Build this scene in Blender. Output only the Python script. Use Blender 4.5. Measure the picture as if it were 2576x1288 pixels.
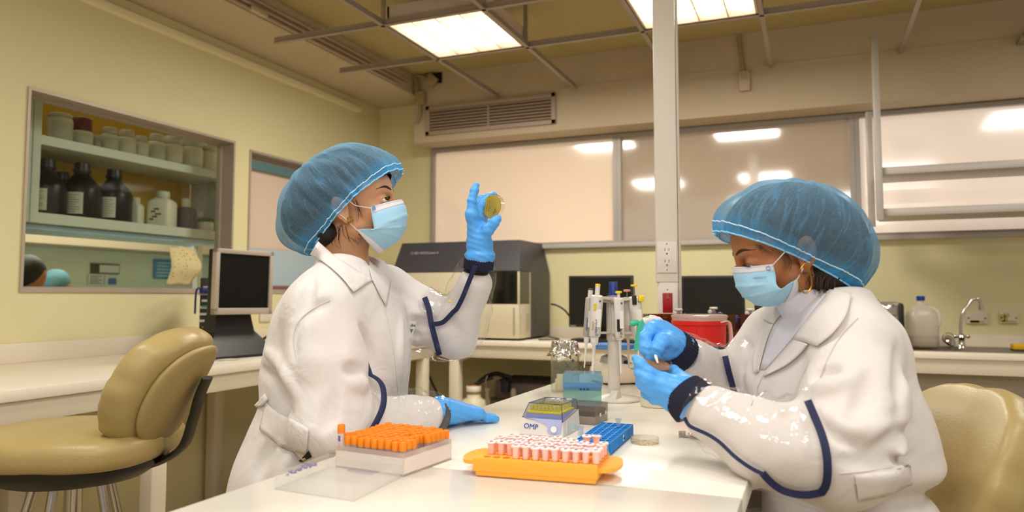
import bpy, bmesh, math, random
import numpy as np
from math import sin, cos, pi, radians, sqrt, atan2
from mathutils import Vector, Matrix, Euler
random.seed(7); RNG = np.random.default_rng(11)
SC = bpy.context.scene; COL = SC.collection
for o in list(bpy.data.objects): bpy.data.objects.remove(o)

# ------------------------------------------------------------------ camera
F = 1850.; CX = 1288.; PPY = 621.; TP = radians(3.8); YAW = radians(22.3); CZ = 1.19
cam = bpy.data.cameras.new('camera'); camo = bpy.data.objects.new('camera', cam); COL.objects.link(camo)
camo.location = (0, 0, CZ); camo.rotation_euler = (pi/2 + TP, 0, YAW)
cam.sensor_width = 36; cam.lens = 36*F/2576; cam.shift_y = -(644-PPY)/2576
cam.clip_start = .02; cam.clip_end = 60
cam.dof.use_dof = True; cam.dof.focus_distance = 1.72; cam.dof.aperture_fstop = 3.6
SC.camera = camo
# ------------------------------------------------------------------ world, exposure, light
SC.view_settings.view_transform = 'Standard'; SC.view_settings.look = 'None'
SC.view_settings.exposure = 0.25; SC.view_settings.gamma = 1; SC.view_settings.use_curve_mapping = False
SC.cycles.max_bounces = 10; SC.cycles.transparent_max_bounces = 48; SC.cycles.diffuse_bounces = 4
SC.cycles.sample_clamp_indirect = 4; SC.cycles.use_denoising = True; SC.cycles.caustics_refractive = False; SC.cycles.caustics_reflective = False
wd = bpy.data.worlds.new('world'); SC.world = wd; wd.use_nodes = True
wd.node_tree.nodes['Background'].inputs[0].default_value = (1.0, .955, .87, 1)
wd.node_tree.nodes['Background'].inputs[1].default_value = 0.3
def lamp(name, loc, size, power, col=(1, .96, .89), rot=(0, 0, 0), spread=180):
    l = bpy.data.lights.new(name, 'AREA'); l.shape = 'RECTANGLE'; l.size, l.size_y = size; l.energy = power; l.color = col
    l.spread = radians(spread)
    o = bpy.data.objects.new(name, l); COL.objects.link(o); o.location = loc; o.rotation_euler = rot
    return o
# the ceiling troffers: two in view, the others of the same grid further down the room (behind the camera) and next door
NW = (1, .965, .90)
lamp('troffer_lamp', (-1.765, 3.53, 2.585), (.5, .5), 20, NW)
lamp('troffer_lamp', (-.505, 3.53, 2.585), (.5, .5), 20, NW)
lamp('troffer_lamp', (-1.765, .9, 2.585), (.56, .56), 15, NW)
lamp('troffer_lamp', (-.505, .9, 2.585), (.56, .56), 12, NW)
lamp('troffer_lamp', (.95, .9, 2.585), (.56, .56), 13, NW)
lamp('troffer_lamp', (-.505, -1.3, 2.585), (1.2, .56), 24, NW)
lamp('troffer_lamp', (.95, -1.3, 2.585), (1.2, .56), 24, NW)
lamp('troffer_lamp', (1.6, 3.2, 2.585), (.56, .56), 14, NW)
lamp('next_room_lamp', (-4.7, 3.6, 2.6), (.6, 2.4), 75, (1, .98, .93))
lamp('next_room_lamp', (-3.9, 3.0, 2.66), (.3, 1.2), 2.5, (1, .97, .9))
# the camera's flash bounced from above and behind the photographer
lamp('flash', (.55, -.75, 1.95), (.7, .5), 6.5, (1, .96, .93), (radians(68), 0, radians(24)))

# ------------------------------------------------------------------ projection helpers (pixel of the 2576x1288 frame -> point on a real plane)
Rv = np.array([cos(YAW), sin(YAW), 0]); Fv = np.array([-sin(YAW)*cos(TP), cos(YAW)*cos(TP), sin(TP)]); Uv = np.cross(Rv, Fv); Cv = np.array([0, 0, CZ])
def ray(px, py): return (px-CX)/F*Rv + (PPY-py)/F*Uv + Fv
def W(px, py, d): return Cv + d*ray(px, py)
def onz(px, py, z): r = ray(px, py); return Cv + r*(z-CZ)/r[2]
def onX(px, py, x): r = ray(px, py); return Cv + r*x/r[0]
def onY(px, py, y): r = ray(px, py); return Cv + r*y/r[1]
def V(*a): return np.array(a, float)
def nrm(v): v = np.asarray(v, float); return v/(np.linalg.norm(v)+1e-12)

# ------------------------------------------------------------------ materials
MATS = {}
def s2l(c): return c/12.92 if c <= .04045 else ((c+.055)/1.055)**2.4
def hexc(h):
    h = h.lstrip('#'); return tuple(s2l(int(h[i:i+2], 16)/255) for i in (0, 2, 4)) + (1,)
def M(name, col='#808080', rough=.5, metal=0, spec=.5, bump=0, bscale=60, var=0, vscale=6, emit=0, ecol=None, trans=0, ior=1.45, alpha=1, coat=0, sss=0, sheen=0, stretch=None, detail=4):
    if name in MATS: return MATS[name]
    m = bpy.data.materials.new(name); m.use_nodes = True; nt = m.node_tree; b = nt.nodes['Principled BSDF']; L = nt.links.new
    c = hexc(col) if isinstance(col, str) else col
    b.inputs['Base Color'].default_value = c; b.inputs['Roughness'].default_value = rough; b.inputs['Metallic'].default_value = metal
    b.inputs['Specular IOR Level'].default_value = spec; b.inputs['IOR'].default_value = ior
    b.inputs['Transmission Weight'].default_value = trans; b.inputs['Alpha'].default_value = alpha; b.inputs['Coat Weight'].default_value = coat; b.inputs['Coat Roughness'].default_value = .06
    if sss: b.inputs['Subsurface Weight'].default_value = sss; b.inputs['Subsurface Radius'].default_value = (.012, .005, .003); b.inputs['Subsurface Scale'].default_value = 1
    if sheen: b.inputs['Sheen Weight'].default_value = sheen
    if emit: b.inputs['Emission Color'].default_value = hexc(ecol) if ecol else c; b.inputs['Emission Strength'].default_value = emit
    tc = None
    if bump or var:
        tc = nt.nodes.new('ShaderNodeTexCoord'); src = tc.outputs['Object']
        if stretch:
            mp = nt.nodes.new('ShaderNodeMapping'); mp.inputs['Scale'].default_value = stretch; L(src, mp.inputs[0]); src = mp.outputs[0]
    if var:
        n = nt.nodes.new('ShaderNodeTexNoise'); n.inputs['Scale'].default_value = vscale; n.inputs['Detail'].default_value = 4; L(src, n.inputs['Vector'])
        r = nt.nodes.new('ShaderNodeMixRGB'); r.blend_type = 'MIX'
        r.inputs[1].default_value = tuple(max(0, x*(1-var)) for x in c[:3])+(1,); r.inputs[2].default_value = tuple(min(1, x*(1+var)) for x in c[:3])+(1,)
        L(n.outputs['Fac'], r.inputs[0]); L(r.outputs[0], b.inputs['Base Color'])
    if bump:
        n = nt.nodes.new('ShaderNodeTexNoise'); n.inputs['Scale'].default_value = bscale; n.inputs['Detail'].default_value = detail; L(src, n.inputs['Vector'])
        bp = nt.nodes.new('ShaderNodeBump'); bp.inputs['Strength'].default_value = bump; bp.inputs['Distance'].default_value = .002; L(n.outputs['Fac'], bp.inputs['Height']); L(bp.outputs[0], b.inputs['Normal'])
    MATS[name] = m; return m
def clear(name, tint='#ffffff', opac=.15, rough=.05, col='#ffffff', noise=0, edge=.55, mixt=.4, base=.045):
    """thin clear or frosted plastic and glass: transparent + diffuse body + glossy skin"""
    if name in MATS: return MATS[name]
    m = bpy.data.materials.new(name); m.use_nodes = True; nt = m.node_tree; nt.nodes.clear(); L = nt.links.new; N = nt.nodes.new
    out = N('ShaderNodeOutputMaterial'); tr = N('ShaderNodeBsdfTransparent'); tr.inputs[0].default_value = hexc(tint)
    df = N('ShaderNodeBsdfDiffuse'); df.inputs[0].default_value = hexc(col); tl = N('ShaderNodeBsdfTranslucent'); tl.inputs[0].default_value = hexc(col)
    dm = N('ShaderNodeMixShader'); dm.inputs[0].default_value = mixt; L(df.outputs[0], dm.inputs[1]); L(tl.outputs[0], dm.inputs[2])
    mx = N('ShaderNodeMixShader'); mx.inputs[0].default_value = opac; L(tr.outputs[0], mx.inputs[1]); L(dm.outputs[0], mx.inputs[2])
    gl = N('ShaderNodeBsdfGlossy'); gl.inputs['Roughness'].default_value = rough; fr = N('ShaderNodeLayerWeight'); fr.inputs[0].default_value = .5
    pw = N('ShaderNodeMath'); pw.operation = 'POWER'; pw.inputs[1].default_value = 4; L(fr.outputs['Facing'], pw.inputs[0])
    ma = N('ShaderNodeMath'); ma.operation = 'MULTIPLY_ADD'; ma.inputs[1].default_value = edge; ma.inputs[2].default_value = base; L(pw.outputs[0], ma.inputs[0])
    m2 = N('ShaderNodeMixShader'); L(ma.outputs[0], m2.inputs[0]); L(mx.outputs[0], m2.inputs[1]); L(gl.outputs[0], m2.inputs[2]); L(m2.outputs[0], out.inputs[0])
    if noise:
        tc = N('ShaderNodeTexCoord'); n = N('ShaderNodeTexNoise'); n.inputs['Scale'].default_value = noise; n.inputs['Detail'].default_value = 3; L(tc.outputs['Object'], n.inputs['Vector'])
        bp = N('ShaderNodeBump'); bp.inputs['Strength'].default_value = .9; bp.inputs['Distance'].default_value = .006; L(n.outputs['Fac'], bp.inputs['Height']); L(bp.outputs[0], gl.inputs['Normal']); L(bp.outputs[0], fr.inputs['Normal'])
    MATS[name] = m; return m

# ------------------------------------------------------------------ mesh builder
class MB:
    def __init__(s): s.v = []; s.f = []; s.mi = []; s.n = 0
    def add(s, v, f, mi=0):
        s.v.append(np.asarray(v, float).reshape(-1, 3)); s.f += [tuple(i+s.n for i in q) for q in f]; s.mi += [mi]*len(f); s.n += len(s.v[-1]); return s
    def bm(s, b, mi=0):
        b.verts.ensure_lookup_table(); b.verts.index_update(); s.add([v.co[:] for v in b.verts], [[v.index for v in f.verts] for f in b.faces], mi); b.free(); return s
    def box(s, c, d, bev=0, rot=None, mi=0, seg=2):
        b = bmesh.new(); bmesh.ops.create_cube(b, size=1)
        for v in b.verts: v.co = Vector((v.co.x*d[0], v.co.y*d[1], v.co.z*d[2]))
        if bev: bmesh.ops.bevel(b, geom=b.edges[:], offset=bev, segments=seg, affect='EDGES', profile=.5)
        if rot is not None:
            R = rot if isinstance(rot, Matrix) else Euler(rot).to_matrix()
            for v in b.verts: v.co = R @ v.co
        for v in b.verts: v.co += Vector(c)
        return s.bm(b, mi)
    def bb(s, lo, hi, bev=0, mi=0):
        lo = np.asarray(lo, float); hi = np.asarray(hi, float); return s.box((lo+hi)/2, hi-lo, bev, mi=mi)
    def hexa(s, bot, top, mi=0):
        return s.add(list(bot)+list(top), [(3, 2, 1, 0), (4, 5, 6, 7)]+[(i, (i+1) % 4, 4+(i+1) % 4, 4+i) for i in range(4)], mi)
    def ring(s, rings, close=True, cap0=True, cap1=True, mi=0):
        n = len(rings[0]); v = np.concatenate([np.asarray(r, float) for r in rings]); f = []
        for i in range(len(rings)-1):
            for j in range(n if close else n-1):
                k = (j+1) % n; f.append((i*n+j, i*n+k, (i+1)*n+k, (i+1)*n+j))
        if cap0: f.append(tuple(range(n-1, -1, -1)))
        if cap1: f.append(tuple((len(rings)-1)*n+j for j in range(n)))
        return s.add(v, f, mi)
    def lathe(s, prof, c=(0, 0, 0), ax=(0, 0, 1), n=28, mi=0, cap=True, sx=1, sy=1):
        ax = nrm(ax); t = V(1, 0, 0) if abs(ax[0]) < .9 else V(0, 1, 0); e1 = nrm(np.cross(t, ax)); e1 = nrm(t-ax*(t@ax)); e2 = np.cross(ax, e1); c = np.asarray(c, float)
        rings = []
        for r, h in prof:
            r = max(r, 1e-5); rings.append([c+ax*h+r*(cos(2*pi*j/n)*e1*sx+sin(2*pi*j/n)*e2*sy) for j in range(n)])
        return s.ring(rings, True, cap, cap, mi)
    def cyl(s, a, b, r0, r1=None, n=16, mi=0):
        a = np.asarray(a, float); b = np.asarray(b, float); r1 = r0 if r1 is None else r1; L = np.linalg.norm(b-a)
        return s.lathe([(r0, 0), (r1, L)], a, b-a, n, mi)
    def tube(s, path, r, n=10, mi=0, closed=False, flat=None):
        P = np.asarray(path, float); m = len(P); rr = np.full(m, r) if np.isscalar(r) else np.asarray(r, float)
        T = np.gradient(P, axis=0) if not closed else np.roll(P, -1, 0)-np.roll(P, 1, 0)
        T /= np.linalg.norm(T, axis=1)[:, None]+1e-12
        u = np.cross(T[0], V(0, 0, 1)); u = nrm(u) if np.linalg.norm(u) > .1 else V(1, 0, 0); rings = []
        for i in range(m):
            u = nrm(u-T[i]*(u@T[i])); w = np.cross(T[i], u); fl = flat or 1
            rings.append([P[i]+rr[i]*(cos(2*pi*j/n)*u+fl*sin(2*pi*j/n)*w) for j in range(n)])
        if closed: rings.append(rings[0]); return s.ring(rings, True, False, False, mi)
        return s.ring(rings, True, True, True, mi)
    def prism(s, poly, o, ex, ey, ez, t, mi=0):
        """2D outline poly in plane (ex,ey) from o, extruded by t along ez"""
        o, ex, ey, ez = (np.asarray(a, float) for a in (o, ex, ey, ez)); n = len(poly)
        a = [o+p[0]*ex+p[1]*ey for p in poly]; b = [p+ez*t for p in a]
        return s.add(a+b, [tuple(range(n-1, -1, -1)), tuple(range(n, 2*n))]+[(j, (j+1) % n, n+(j+1) % n, n+j) for j in range(n)], mi)
    def ell(s, c, r, n=20, m=12, rot=None, mi=0):
        R = np.array(rot) if rot is not None else np.eye(3); c = np.asarray(c, float); rings = []
        for i in range(m+1):
            th = pi*i/m; z = cos(th); q = max(sin(th), 1e-4)
            rings.append([c+R@(V(q*cos(2*pi*j/n), q*sin(2*pi*j/n), z)*np.asarray(r)) for j in range(n)])
        return s.ring(rings[::-1], True, True, True, mi)
    def grid(s, P, mi=0):
        P = np.asarray(P, float); a, b = P.shape[:2]
        return s.add(P.reshape(-1, 3), [(i*b+j, i*b+j+1, (i+1)*b+j+1, (i+1)*b+j) for i in range(a-1) for j in range(b-1)], mi)
def smooth(P, n):
    """Catmull-Rom through the points, n steps each"""
    P = np.asarray(P, float); Q = np.vstack([2*P[0]-P[1], P, 2*P[-1]-P[-2]]); out = []
    for i in range(1, len(Q)-2):
        for k in range(n):
            t = k/n; out.append(.5*(2*Q[i]+(Q[i+1]-Q[i-1])*t+(2*Q[i-1]-5*Q[i]+4*Q[i+1]-Q[i+2])*t*t+(3*Q[i]-Q[i-1]-3*Q[i+1]+Q[i+2])*t**3))
    out.append(P[-1]); return np.array(out)
def chain_loc(p):
    o = np.zeros(3)
    while p is not None: o = o+np.array(p.location); p = p.parent
    return o
def put(name, mb, mat, parent=None, sm=40, world=False, **kw):
    me = bpy.data.meshes.new(name)
    v = np.concatenate(mb.v) if mb.v else np.zeros((0, 3))
    if world: v = v-chain_loc(parent)
    me.from_pydata(v.tolist(), [], mb.f)
    for m in (mat if isinstance(mat, (list, tuple)) else [mat]): me.materials.append(m)
    if any(mb.mi): me.polygons.foreach_set('material_index', mb.mi)
    b = bmesh.new(); b.from_mesh(me); bmesh.ops.recalc_face_normals(b, faces=b.faces[:]); b.to_mesh(me); b.free()
    if sm:
        me.shade_smooth()
        if sm < 180: me.set_sharp_from_angle(angle=radians(sm))
    o = bpy.data.objects.new(name, me); COL.objects.link(o)
    if parent is not None: o.parent = parent
    tag(o, **kw); return o
def tag(o, label=None, cat=None, group=None, kind=None):
    if label: o['label'] = label
    if cat: o['category'] = cat
    if group: o['group'] = group
    if kind: o['kind'] = kind
    return o
def thing(name, label, cat, loc=(0, 0, 0), rz=0, group=None):
    o = bpy.data.objects.new(name, None); COL.objects.link(o); o.location = tuple(loc); o.rotation_euler = (0, 0, rz); o.empty_display_size = .05
    return tag(o, label, cat, group)
def kids(o): return [c for c in bpy.data.objects if c.parent == o]
def dup(o, loc=None, rz=None, label=None, group=None, parent=None, rot=None):
    c = o.copy(); COL.objects.link(c)
    if parent is not None: c.parent = parent
    if loc is not None: c.location = tuple(loc)
    if rz is not None: c.rotation_euler = (0, 0, rz)
    if rot is not None: c.rotation_euler = rot
    if label: c['label'] = label
    if group: c['group'] = group
    for k in o.children: dup(k, parent=c)
    return c
def text(name, s, size, mat, o, ex, ey, parent=None, ext=.0004, world=True, align='LEFT', **kw):
    """lettering as a mesh lying in plane (ex, ey) with its origin at o"""
    cu = bpy.data.curves.new(name, 'FONT'); cu.body = s; cu.size = size; cu.extrude = ext; cu.align_x = align; cu.resolution_u = 2
    t = bpy.data.objects.new('tmp', cu); COL.objects.link(t); dg = bpy.context.evaluated_depsgraph_get(); dg.update()
    me = bpy.data.meshes.new_from_object(t.evaluated_get(dg)); bpy.data.objects.remove(t)
    ex = nrm(ex); ey = nrm(ey); ez = np.cross(ex, ey); base = np.asarray(o, float)
    if world: base = base-chain_loc(parent)
    for v in me.vertices: c = v.co; v.co = Vector(base+c.x*ex+c.y*ey+c.z*ez)
    me.name = name; me.materials.clear(); me.materials.append(mat); me.update()
    q = bpy.data.objects.new(name, me); COL.objects.link(q)
    if parent is not None: q.parent = parent
    return tag(q, **kw)
# ================================================================== room shell
XL = -3.2; YB = 5.0; YF = 4.75; ZG = 2.6; ZC = 2.84; XR = 3.2
wall_m = M('wall_paint', '#ddd3a4', .6, bump=.15, bscale=140, var=.03, vscale=2)
beam_m = M('beam_paint', '#c4b296', .7, bump=.15, bscale=120, var=.03, vscale=2)
slab_m = M('slab_paint', '#b8a673', .75, var=.05, vscale=1.5)
alu = M('aluminium', '#b5aea6', .38, metal=.75, bump=.1, bscale=300, stretch=(1, 1, .05))
alu_d = M('window_frame_paint', '#b3a493', .45, metal=.2)
grid_m = M('grid_paint', '#a79a8c', .5, metal=.2)
white_p = M('white_paint', '#e8dfd0', .45)
floor_m = M('floor_tile', '#b9a888', .35, var=.12, vscale=3)
dark_m = M('dark_gap', '#1c1812', .8)
def struct(name, mb, mat, **kw): return put(name, mb, mat, sm=30, kind='structure', **kw)
mb = MB(); mb.bb((-6.6, -2.6, -.1), (XR, 5.4, 0)); struct('floor', mb, floor_m)
mb = MB(); mb.bb((XL-.02, -2.6, ZC), (XR, 5.4, ZC+.1)); struct('ceiling', mb, slab_m)
# left wall with two window openings
T = .12; W1 = (2.15, 3.41, 1.205, 2.115); W2 = (3.535, 4.5, 1.205, 2.09)
mb = MB()
for lo, hi in (((XL-T, -2.6, 0), (XL, YB+.1, W1[2])), ((XL-T, -2.6, W1[3]), (XL, YB+.1, ZC)), ((XL-T, 1.47, W1[2]), (XL, W1[0], W1[3])), ((XL-T, -2.6, W1[2]), (XL, .9, W1[3])),
               ((XL-T, W1[1], W1[2]), (XL, W2[0], W1[3])), ((XL-T, W2[1], W1[2]), (XL, YB+.1, W1[3])), ((XL-T, W2[0], W2[3]), (XL, W2[1], W1[3])), ((XL-T, .9, 2.02), (XL, 1.47, W1[3]))): mb.bb(lo, hi)
struct('wall_left', mb, wall_m)
# back wall with the long window band
WB0, WB1, WZ0, WZ1 = -2.72, 2.9, 1.555, 2.32
mb = MB(); mb.bb((XL-T, YB, 0), (XR, YB+.12, WZ0)); mb.bb((XL-T, YB, WZ1), (XR, YB+.12, ZC)); mb.bb((XL-T, YB, WZ0), (WB0, YB+.12, WZ1)); mb.bb((WB1, YB, WZ0), (XR, YB+.12, WZ1))
struct('wall_back', mb, wall_m)
mb = MB(); mb.bb((-2.74, YF, WZ1+.005), (XR, YB-.001, ZC-.001)); mb.bb((XL+.001, 1.0-3.6, 2.69), (-2.74, YB-.001, ZC-.001)); mb.bb((-2.74, YF-.004, 2.612), (XR, YF+.01, 2.622))
struct('trim_beam', mb, beam_m)
mb = MB(); mb.bb((XL-.001, -2.6, 2.585), (XL+.042, 4.68, 2.625), .004); mb.bb((XL-.001, 4.16, 2.58), (XL+.031, 4.2, 2.635), .003); struct('trim_left', mb, M('trim_paint', '#f0e6bd', .5))
# --- left windows
def ring4(mb, xa, xb, y0, y1, z0, z1, w, wb, ax=0):
    """four frame members that meet without overlapping"""
    q = (lambda x, y, z: (x, y, z)) if ax == 0 else (lambda x, y, z: (y, x, z))
    for lo, hi in (((xa, y0, z0), (xb, y0+w, z1)), ((xa, y1-w, z0), (xb, y1, z1)), ((xa, y0+w, z1-w), (xb, y1-w, z1)), ((xa, y0+w, z0), (xb, y1-w, z0+wb))):
        mb.bb(np.minimum(q(*lo), q(*hi)), np.maximum(q(*lo), q(*hi)))
def glazed(n, y0, y1, z0, z1, glass, dep=.09):
    mb = MB(); w = .013
    ring4(mb, XL-dep, XL+.008, y0, y1, z0, z1, w, w+.008); i = w+.014
    ring4(mb, XL-dep-.02, XL-dep+.012, y0+w, y1-w, z0+w, z1-w, .014, .014)
    fr = struct('window_%d' % n, mb, alu_d)
    mb = MB(); mb.bb((XL-dep-.006, y0+i-.002, z0+i-.01), (XL-dep-.001, y1-i+.002, z1-i+.002)); put('window_glass', mb, glass, fr, sm=0)
    return fr
glass_m = clear('window_glass', '#f6fbf6', .004, .02, '#dfe8e0', edge=.3, base=.016)
frost_m = M('frosted_glass', '#dbc6b0', .16, spec=.7, coat=.3)
glazed(1, *W1, glass_m); glazed(2, *W2, frost_m)
mb = MB(); mb.bb((XL-.1, .9, 1.205), (XL+.008, 1.47, 1.24)); mb.bb((XL-.1, 1.44, 1.205), (XL+.008, 1.47, 2.02)); mb.bb((XL-.1, .9, 1.99), (XL+.008, 1.47, 2.02)); fr = struct('window_3', mb, alu_d)
mb = MB(); mb.bb((XL-.09, .9, 1.24), (XL-.08, 1.44, 1.99)); put('window_glass', mb, frost_m, fr, sm=0)
mb = MB(); mb.bb((XL-.075, W2[0]+.045, 1.99), (XL-.06, W2[1]-.045, 2.045)); put('blind_strip', mb, M('teal_film', '#5c7d80', .5), bpy.data.objects['window_2'], sm=0)
mb = MB(); mb.bb((XL-.085, W2[0]+.045, 1.255), (XL-.08, W2[1]-.045, 1.49)); put('privacy_film', mb, M('pale_blue_film', '#b5c7d0', .4), bpy.data.objects['window_2'], sm=0)
mb = MB(); mb.bb((XL-.085, W2[0]+.045, 1.24), (XL-.079, W2[1]-.045, 1.256)); put('privacy_film_edge', mb, M('red_film', '#a2606a', .4), bpy.data.objects['window_2'], sm=0)
# --- back window band (emission added to the panes brightens them, no source behind): panes between mullions
def mull(n, x0, x1, z0, z1, glass):
    mb = MB(); w = .028; y0, y1 = YB-.03, YB+.04
    ring4(mb, y0, y1, x0+.0005, x1-.0005, z0, z1, w, w*.6, 1)
    fr = struct('window_%d' % n, mb, M('mullion_paint', '#aaa198', .45, metal=.3))
    mb = MB(); mb.bb((x0+w-.002, YB+.008, z0+.015), (x1-w+.002, YB+.014, z1-w+.002)); put('window_glass', mb, glass, fr, sm=0); return fr
def pane_mat(name, col, mir, rough, lit=0):
    if name in MATS: return MATS[name]
    m = bpy.data.materials.new(name); m.use_nodes = True; nt = m.node_tree; nt.nodes.clear(); N = nt.nodes.new; L = nt.links.new
    out = N('ShaderNodeOutputMaterial'); df = N('ShaderNodeBsdfDiffuse'); gl = N('ShaderNodeBsdfGlossy'); mx = N('ShaderNodeMixShader')
    df.inputs[0].default_value = hexc(col); gl.inputs['Roughness'].default_value = rough; mx.inputs[0].default_value = mir; L(df.outputs[0], mx.inputs[1]); L(gl.outputs[0], mx.inputs[2]); 
    if lit:
        em = N('ShaderNodeEmission'); em.inputs[0].default_value = hexc(col); em.inputs[1].default_value = lit; ad = N('ShaderNodeAddShader'); L(mx.outputs[0], ad.inputs[0]); L(em.outputs[0], ad.inputs[1]); L(ad.outputs[0], out.inputs[0])  # glow put into the pane's own colour
    else: L(mx.outputs[0], out.inputs[0])
    MATS[name] = m; return m
p1 = pane_mat('film_backed_glass', '#e6ccb2', .12, .1, .3); p2 = pane_mat('grey_backed_glass', '#bda892', .26, .07, .12); p3 = pane_mat('white_backed_glass', '#f2dfcf', .14, .1, .38)
mull(4, WB0, -1.25, WZ0, WZ1, p1); mull(5, -1.25, .255, WZ0, WZ1, p2); mull(6, .255, WB1, WZ0, WZ1, p3)
mb = MB(); mb.bb((WB0, YB-.05, WZ0-.028), (WB1, YB+.02, WZ0), .003); struct('trim_sill', mb, M('sill_paint', '#b9b2aa', .5))
# skirting line above the benches
mb = MB(); mb.bb((XL+.002, -2.6, .9), (XL+.014, 4.98, .985), .002); struct('baseboard_left', mb, M('splash', '#e2d5c0', .4))
mb = MB(); mb.bb((XL+.02, YB-.014, .9), (XR, YB-.002, .965), .002); struct('baseboard_back', mb, MATS['splash'])
# --- suspended grid (tiles taken out)
def bar(a, b, w=.024, h=.035):
    mb = MB(); a = V(*a); b = V(*b); d = b-a; c = (a+b)/2; L = np.linalg.norm(d)
    along_x = abs(d[0]) > abs(d[1])
    mb.box(c-V(0, 0, .0), (L, w, .004) if along_x else (w, L, .004), .001); mb.box(c+V(0, 0, h/2), (L, .004, h) if along_x else (.004, L, h)); return mb
gx = [-2.055, -1.475, -.815, -.21, .5, 1.1]
gr = thing('ceiling_grid', 'beige metal T-bar ceiling grid with its tiles taken out', 'ceiling grid', (-1.5, 3.5, ZG)); gr['kind'] = 'structure'
for x in gx: put('main_bar', bar((x, -1.2, ZG), (x, YF-.005, ZG)), grid_m, gr, world=True, sm=0)
for y, x0 in ((3.83, -2.755), (3.23, -2.765), (1.2, -2.76)): put('cross_bar', bar((x0, y, ZG), (1.1, y, ZG)), grid_m, gr, world=True, sm=0)
for x, y in ((-2.055, 3.23), (-1.475, 3.8), (-.815, 3.23), (-.21, 3.8), (-1.475, 3.23)):
    mb = MB(); mb.bb((x-.011, y-.004, ZG+.01), (x+.011, y+.004, ZC)); put('hanger_strap', mb, grid_m, gr, world=True, sm=0)
# --- troffers
louv = M('louvre_metal', '#efe9dc', .25, metal=.6); tubem = M('lit_tube', '#fff2d8', .4, emit=9, ecol='#fff4e0'); refl = M('troffer_reflector', '#fff6e0', .35, emit=2.2, ecol='#fff2da'); trof_b = M('troffer_body', '#d9c6b6', .5)
def troffer(x0, x1, y0, y1, label):
    z = ZG+.005; t = thing('ceiling_light', label, 'ceiling light', ((x0+x1)/2, (y0+y1)/2, z), group='recessed louvre lights')
    mb = MB(); w = .012
    for lo, hi in (((x0, y0, z), (x1, y0+w, z+.1)), ((x0, y1-w, z), (x1, y1, z+.1)), ((x0, y0, z), (x0+w, y1, z+.1)), ((x1-w, y0, z), (x1, y1, z+.1)), ((x0, y0, z+.1), (x1, y1, z+.105))): mb.bb(lo, hi)
    put('housing', mb, trof_b, t, world=True, sm=0)
    mb = MB(); mb.bb((x0+w, y0+w, z+.095), (x1-w, y1-w, z+.099)); put('reflector', mb, refl, t, world=True, sm=0)
    for k in range(4):
        x = x0+(x1-x0)*(k+.5)/4
        mb = MB(); mb.cyl((x, y0+.02, z+.072), (x, y1-.02, z+.072), .013); put('tube', mb, tubem, t, world=True)
    mb = MB()
    for k in range(1, 4): x = x0+(x1-x0)*k/4; mb.bb((x-.004, y0+w, z+.002), (x+.004, y1-w, z+.045))
    for k in range(1, 7): y = y0+(y1-y0)*k/7; mb.bb((x0+w, y-.0015, z+.006), (x1-w, y+.0015, z+.042))
    put('louvre', mb, louv, t, world=True, sm=0); return t
troffer(-2.04, -1.49, 3.245, 3.815, 'lit square louvre ceiling light left of the white service pole')
troffer(-.8, -.225, 3.245, 3.815, 'lit square louvre ceiling light behind the top of the service pole')
# reflector duct behind the first light
mb = MB(); mb.bb((-2.0, 2.75, 2.7), (-1.4, 3.15, 2.83), .004); put('ceiling_duct', mb, M('duct_paint', '#c8ae9d', .5), sm=0, label='pinkish sheet metal duct above the grid beside the left ceiling light', cat='duct')
# conduits along the left beam
cond = M('conduit_paint', '#b39f86', .5)
for k, (dx, dz) in enumerate(((.012, 2.705), (.014, 2.735), (.016, 2.768))):
    mb = MB(); mb.cyl((-2.74+dx, -1.5, dz), (-2.74+dx, 4.45+.1*k, dz), .0095, n=10)
    put('conduit', mb, cond, sm=60, label=('thin beige conduit lowest of three along the left ceiling beam', 'thin beige conduit in the middle of three along the left beam', 'thin beige conduit topmost of three along the left ceiling beam')[k], cat='conduit', group='conduits along the ceiling beam')
mb = MB(); mb.box((-2.722, 3.05, 2.71), (.03, .12, .028), .004); put('conduit_coupling', mb, M('coupling', '#cbb89f', .5), sm=30, label='beige junction coupling on the lowest ceiling conduit', cat='conduit box')
# ================================================================== benches
top_m = M('bench_top', '#ebe2d0', .3, var=.015, vscale=3); edge_m = M('bench_frame', '#ddd2bc', .4)
island_m = M('island_top', '#efe9dd', .22, var=.01, vscale=3)
IX0, IX1, IY0, IY1 = -.812, -.103, .40, 2.70
t = thing('lab_table', 'long white island table between the two women in lab coats', 'table', ((IX0+IX1)/2, 1.5, 0))
mb = MB(); mb.bb((IX0, 1.126, .866), (IX1, IY1, .9), .003); mb.bb((IX0, IY0, .866), (IX1, 1.124, .9), .003); put('table_top', mb, island_m, t, world=True, sm=30)
mb = MB(); mb.bb((IX0+.05, IY0+.05, .79), (IX1-.06, IY1-.05, .864), .003); put('apron', mb, M('apron_grey', '#b9b2a8', .5), t, world=True, sm=30)
for x in (IX0+.08, IX1-.1):
    for y in (IY0+.1, IY1-.1):
        mb = MB(); mb.bb((x-.025, y-.025, 0), (x+.025, y+.025, .79), .003); put('leg', mb, edge_m, t, world=True, sm=30)
LBX = -2.30
t = thing('lab_bench', 'white wall bench under the interior window on the left wall', 'bench', (-2.75, 2.2, 0))
mb = MB(); mb.bb((XL+.004, -.6, .862), (LBX, 4.3, .9), .003); put('bench_top', mb, top_m, t, world=True, sm=30)
mb = MB(); mb.bb((LBX-.05, -.6, .79), (LBX-.015, 4.3, .861), .002); mb.bb((XL+.01, -.6, .79), (XL+.05, 4.3, .861), .002); put('apron', mb, edge_m, t, world=True, sm=30)
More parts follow.
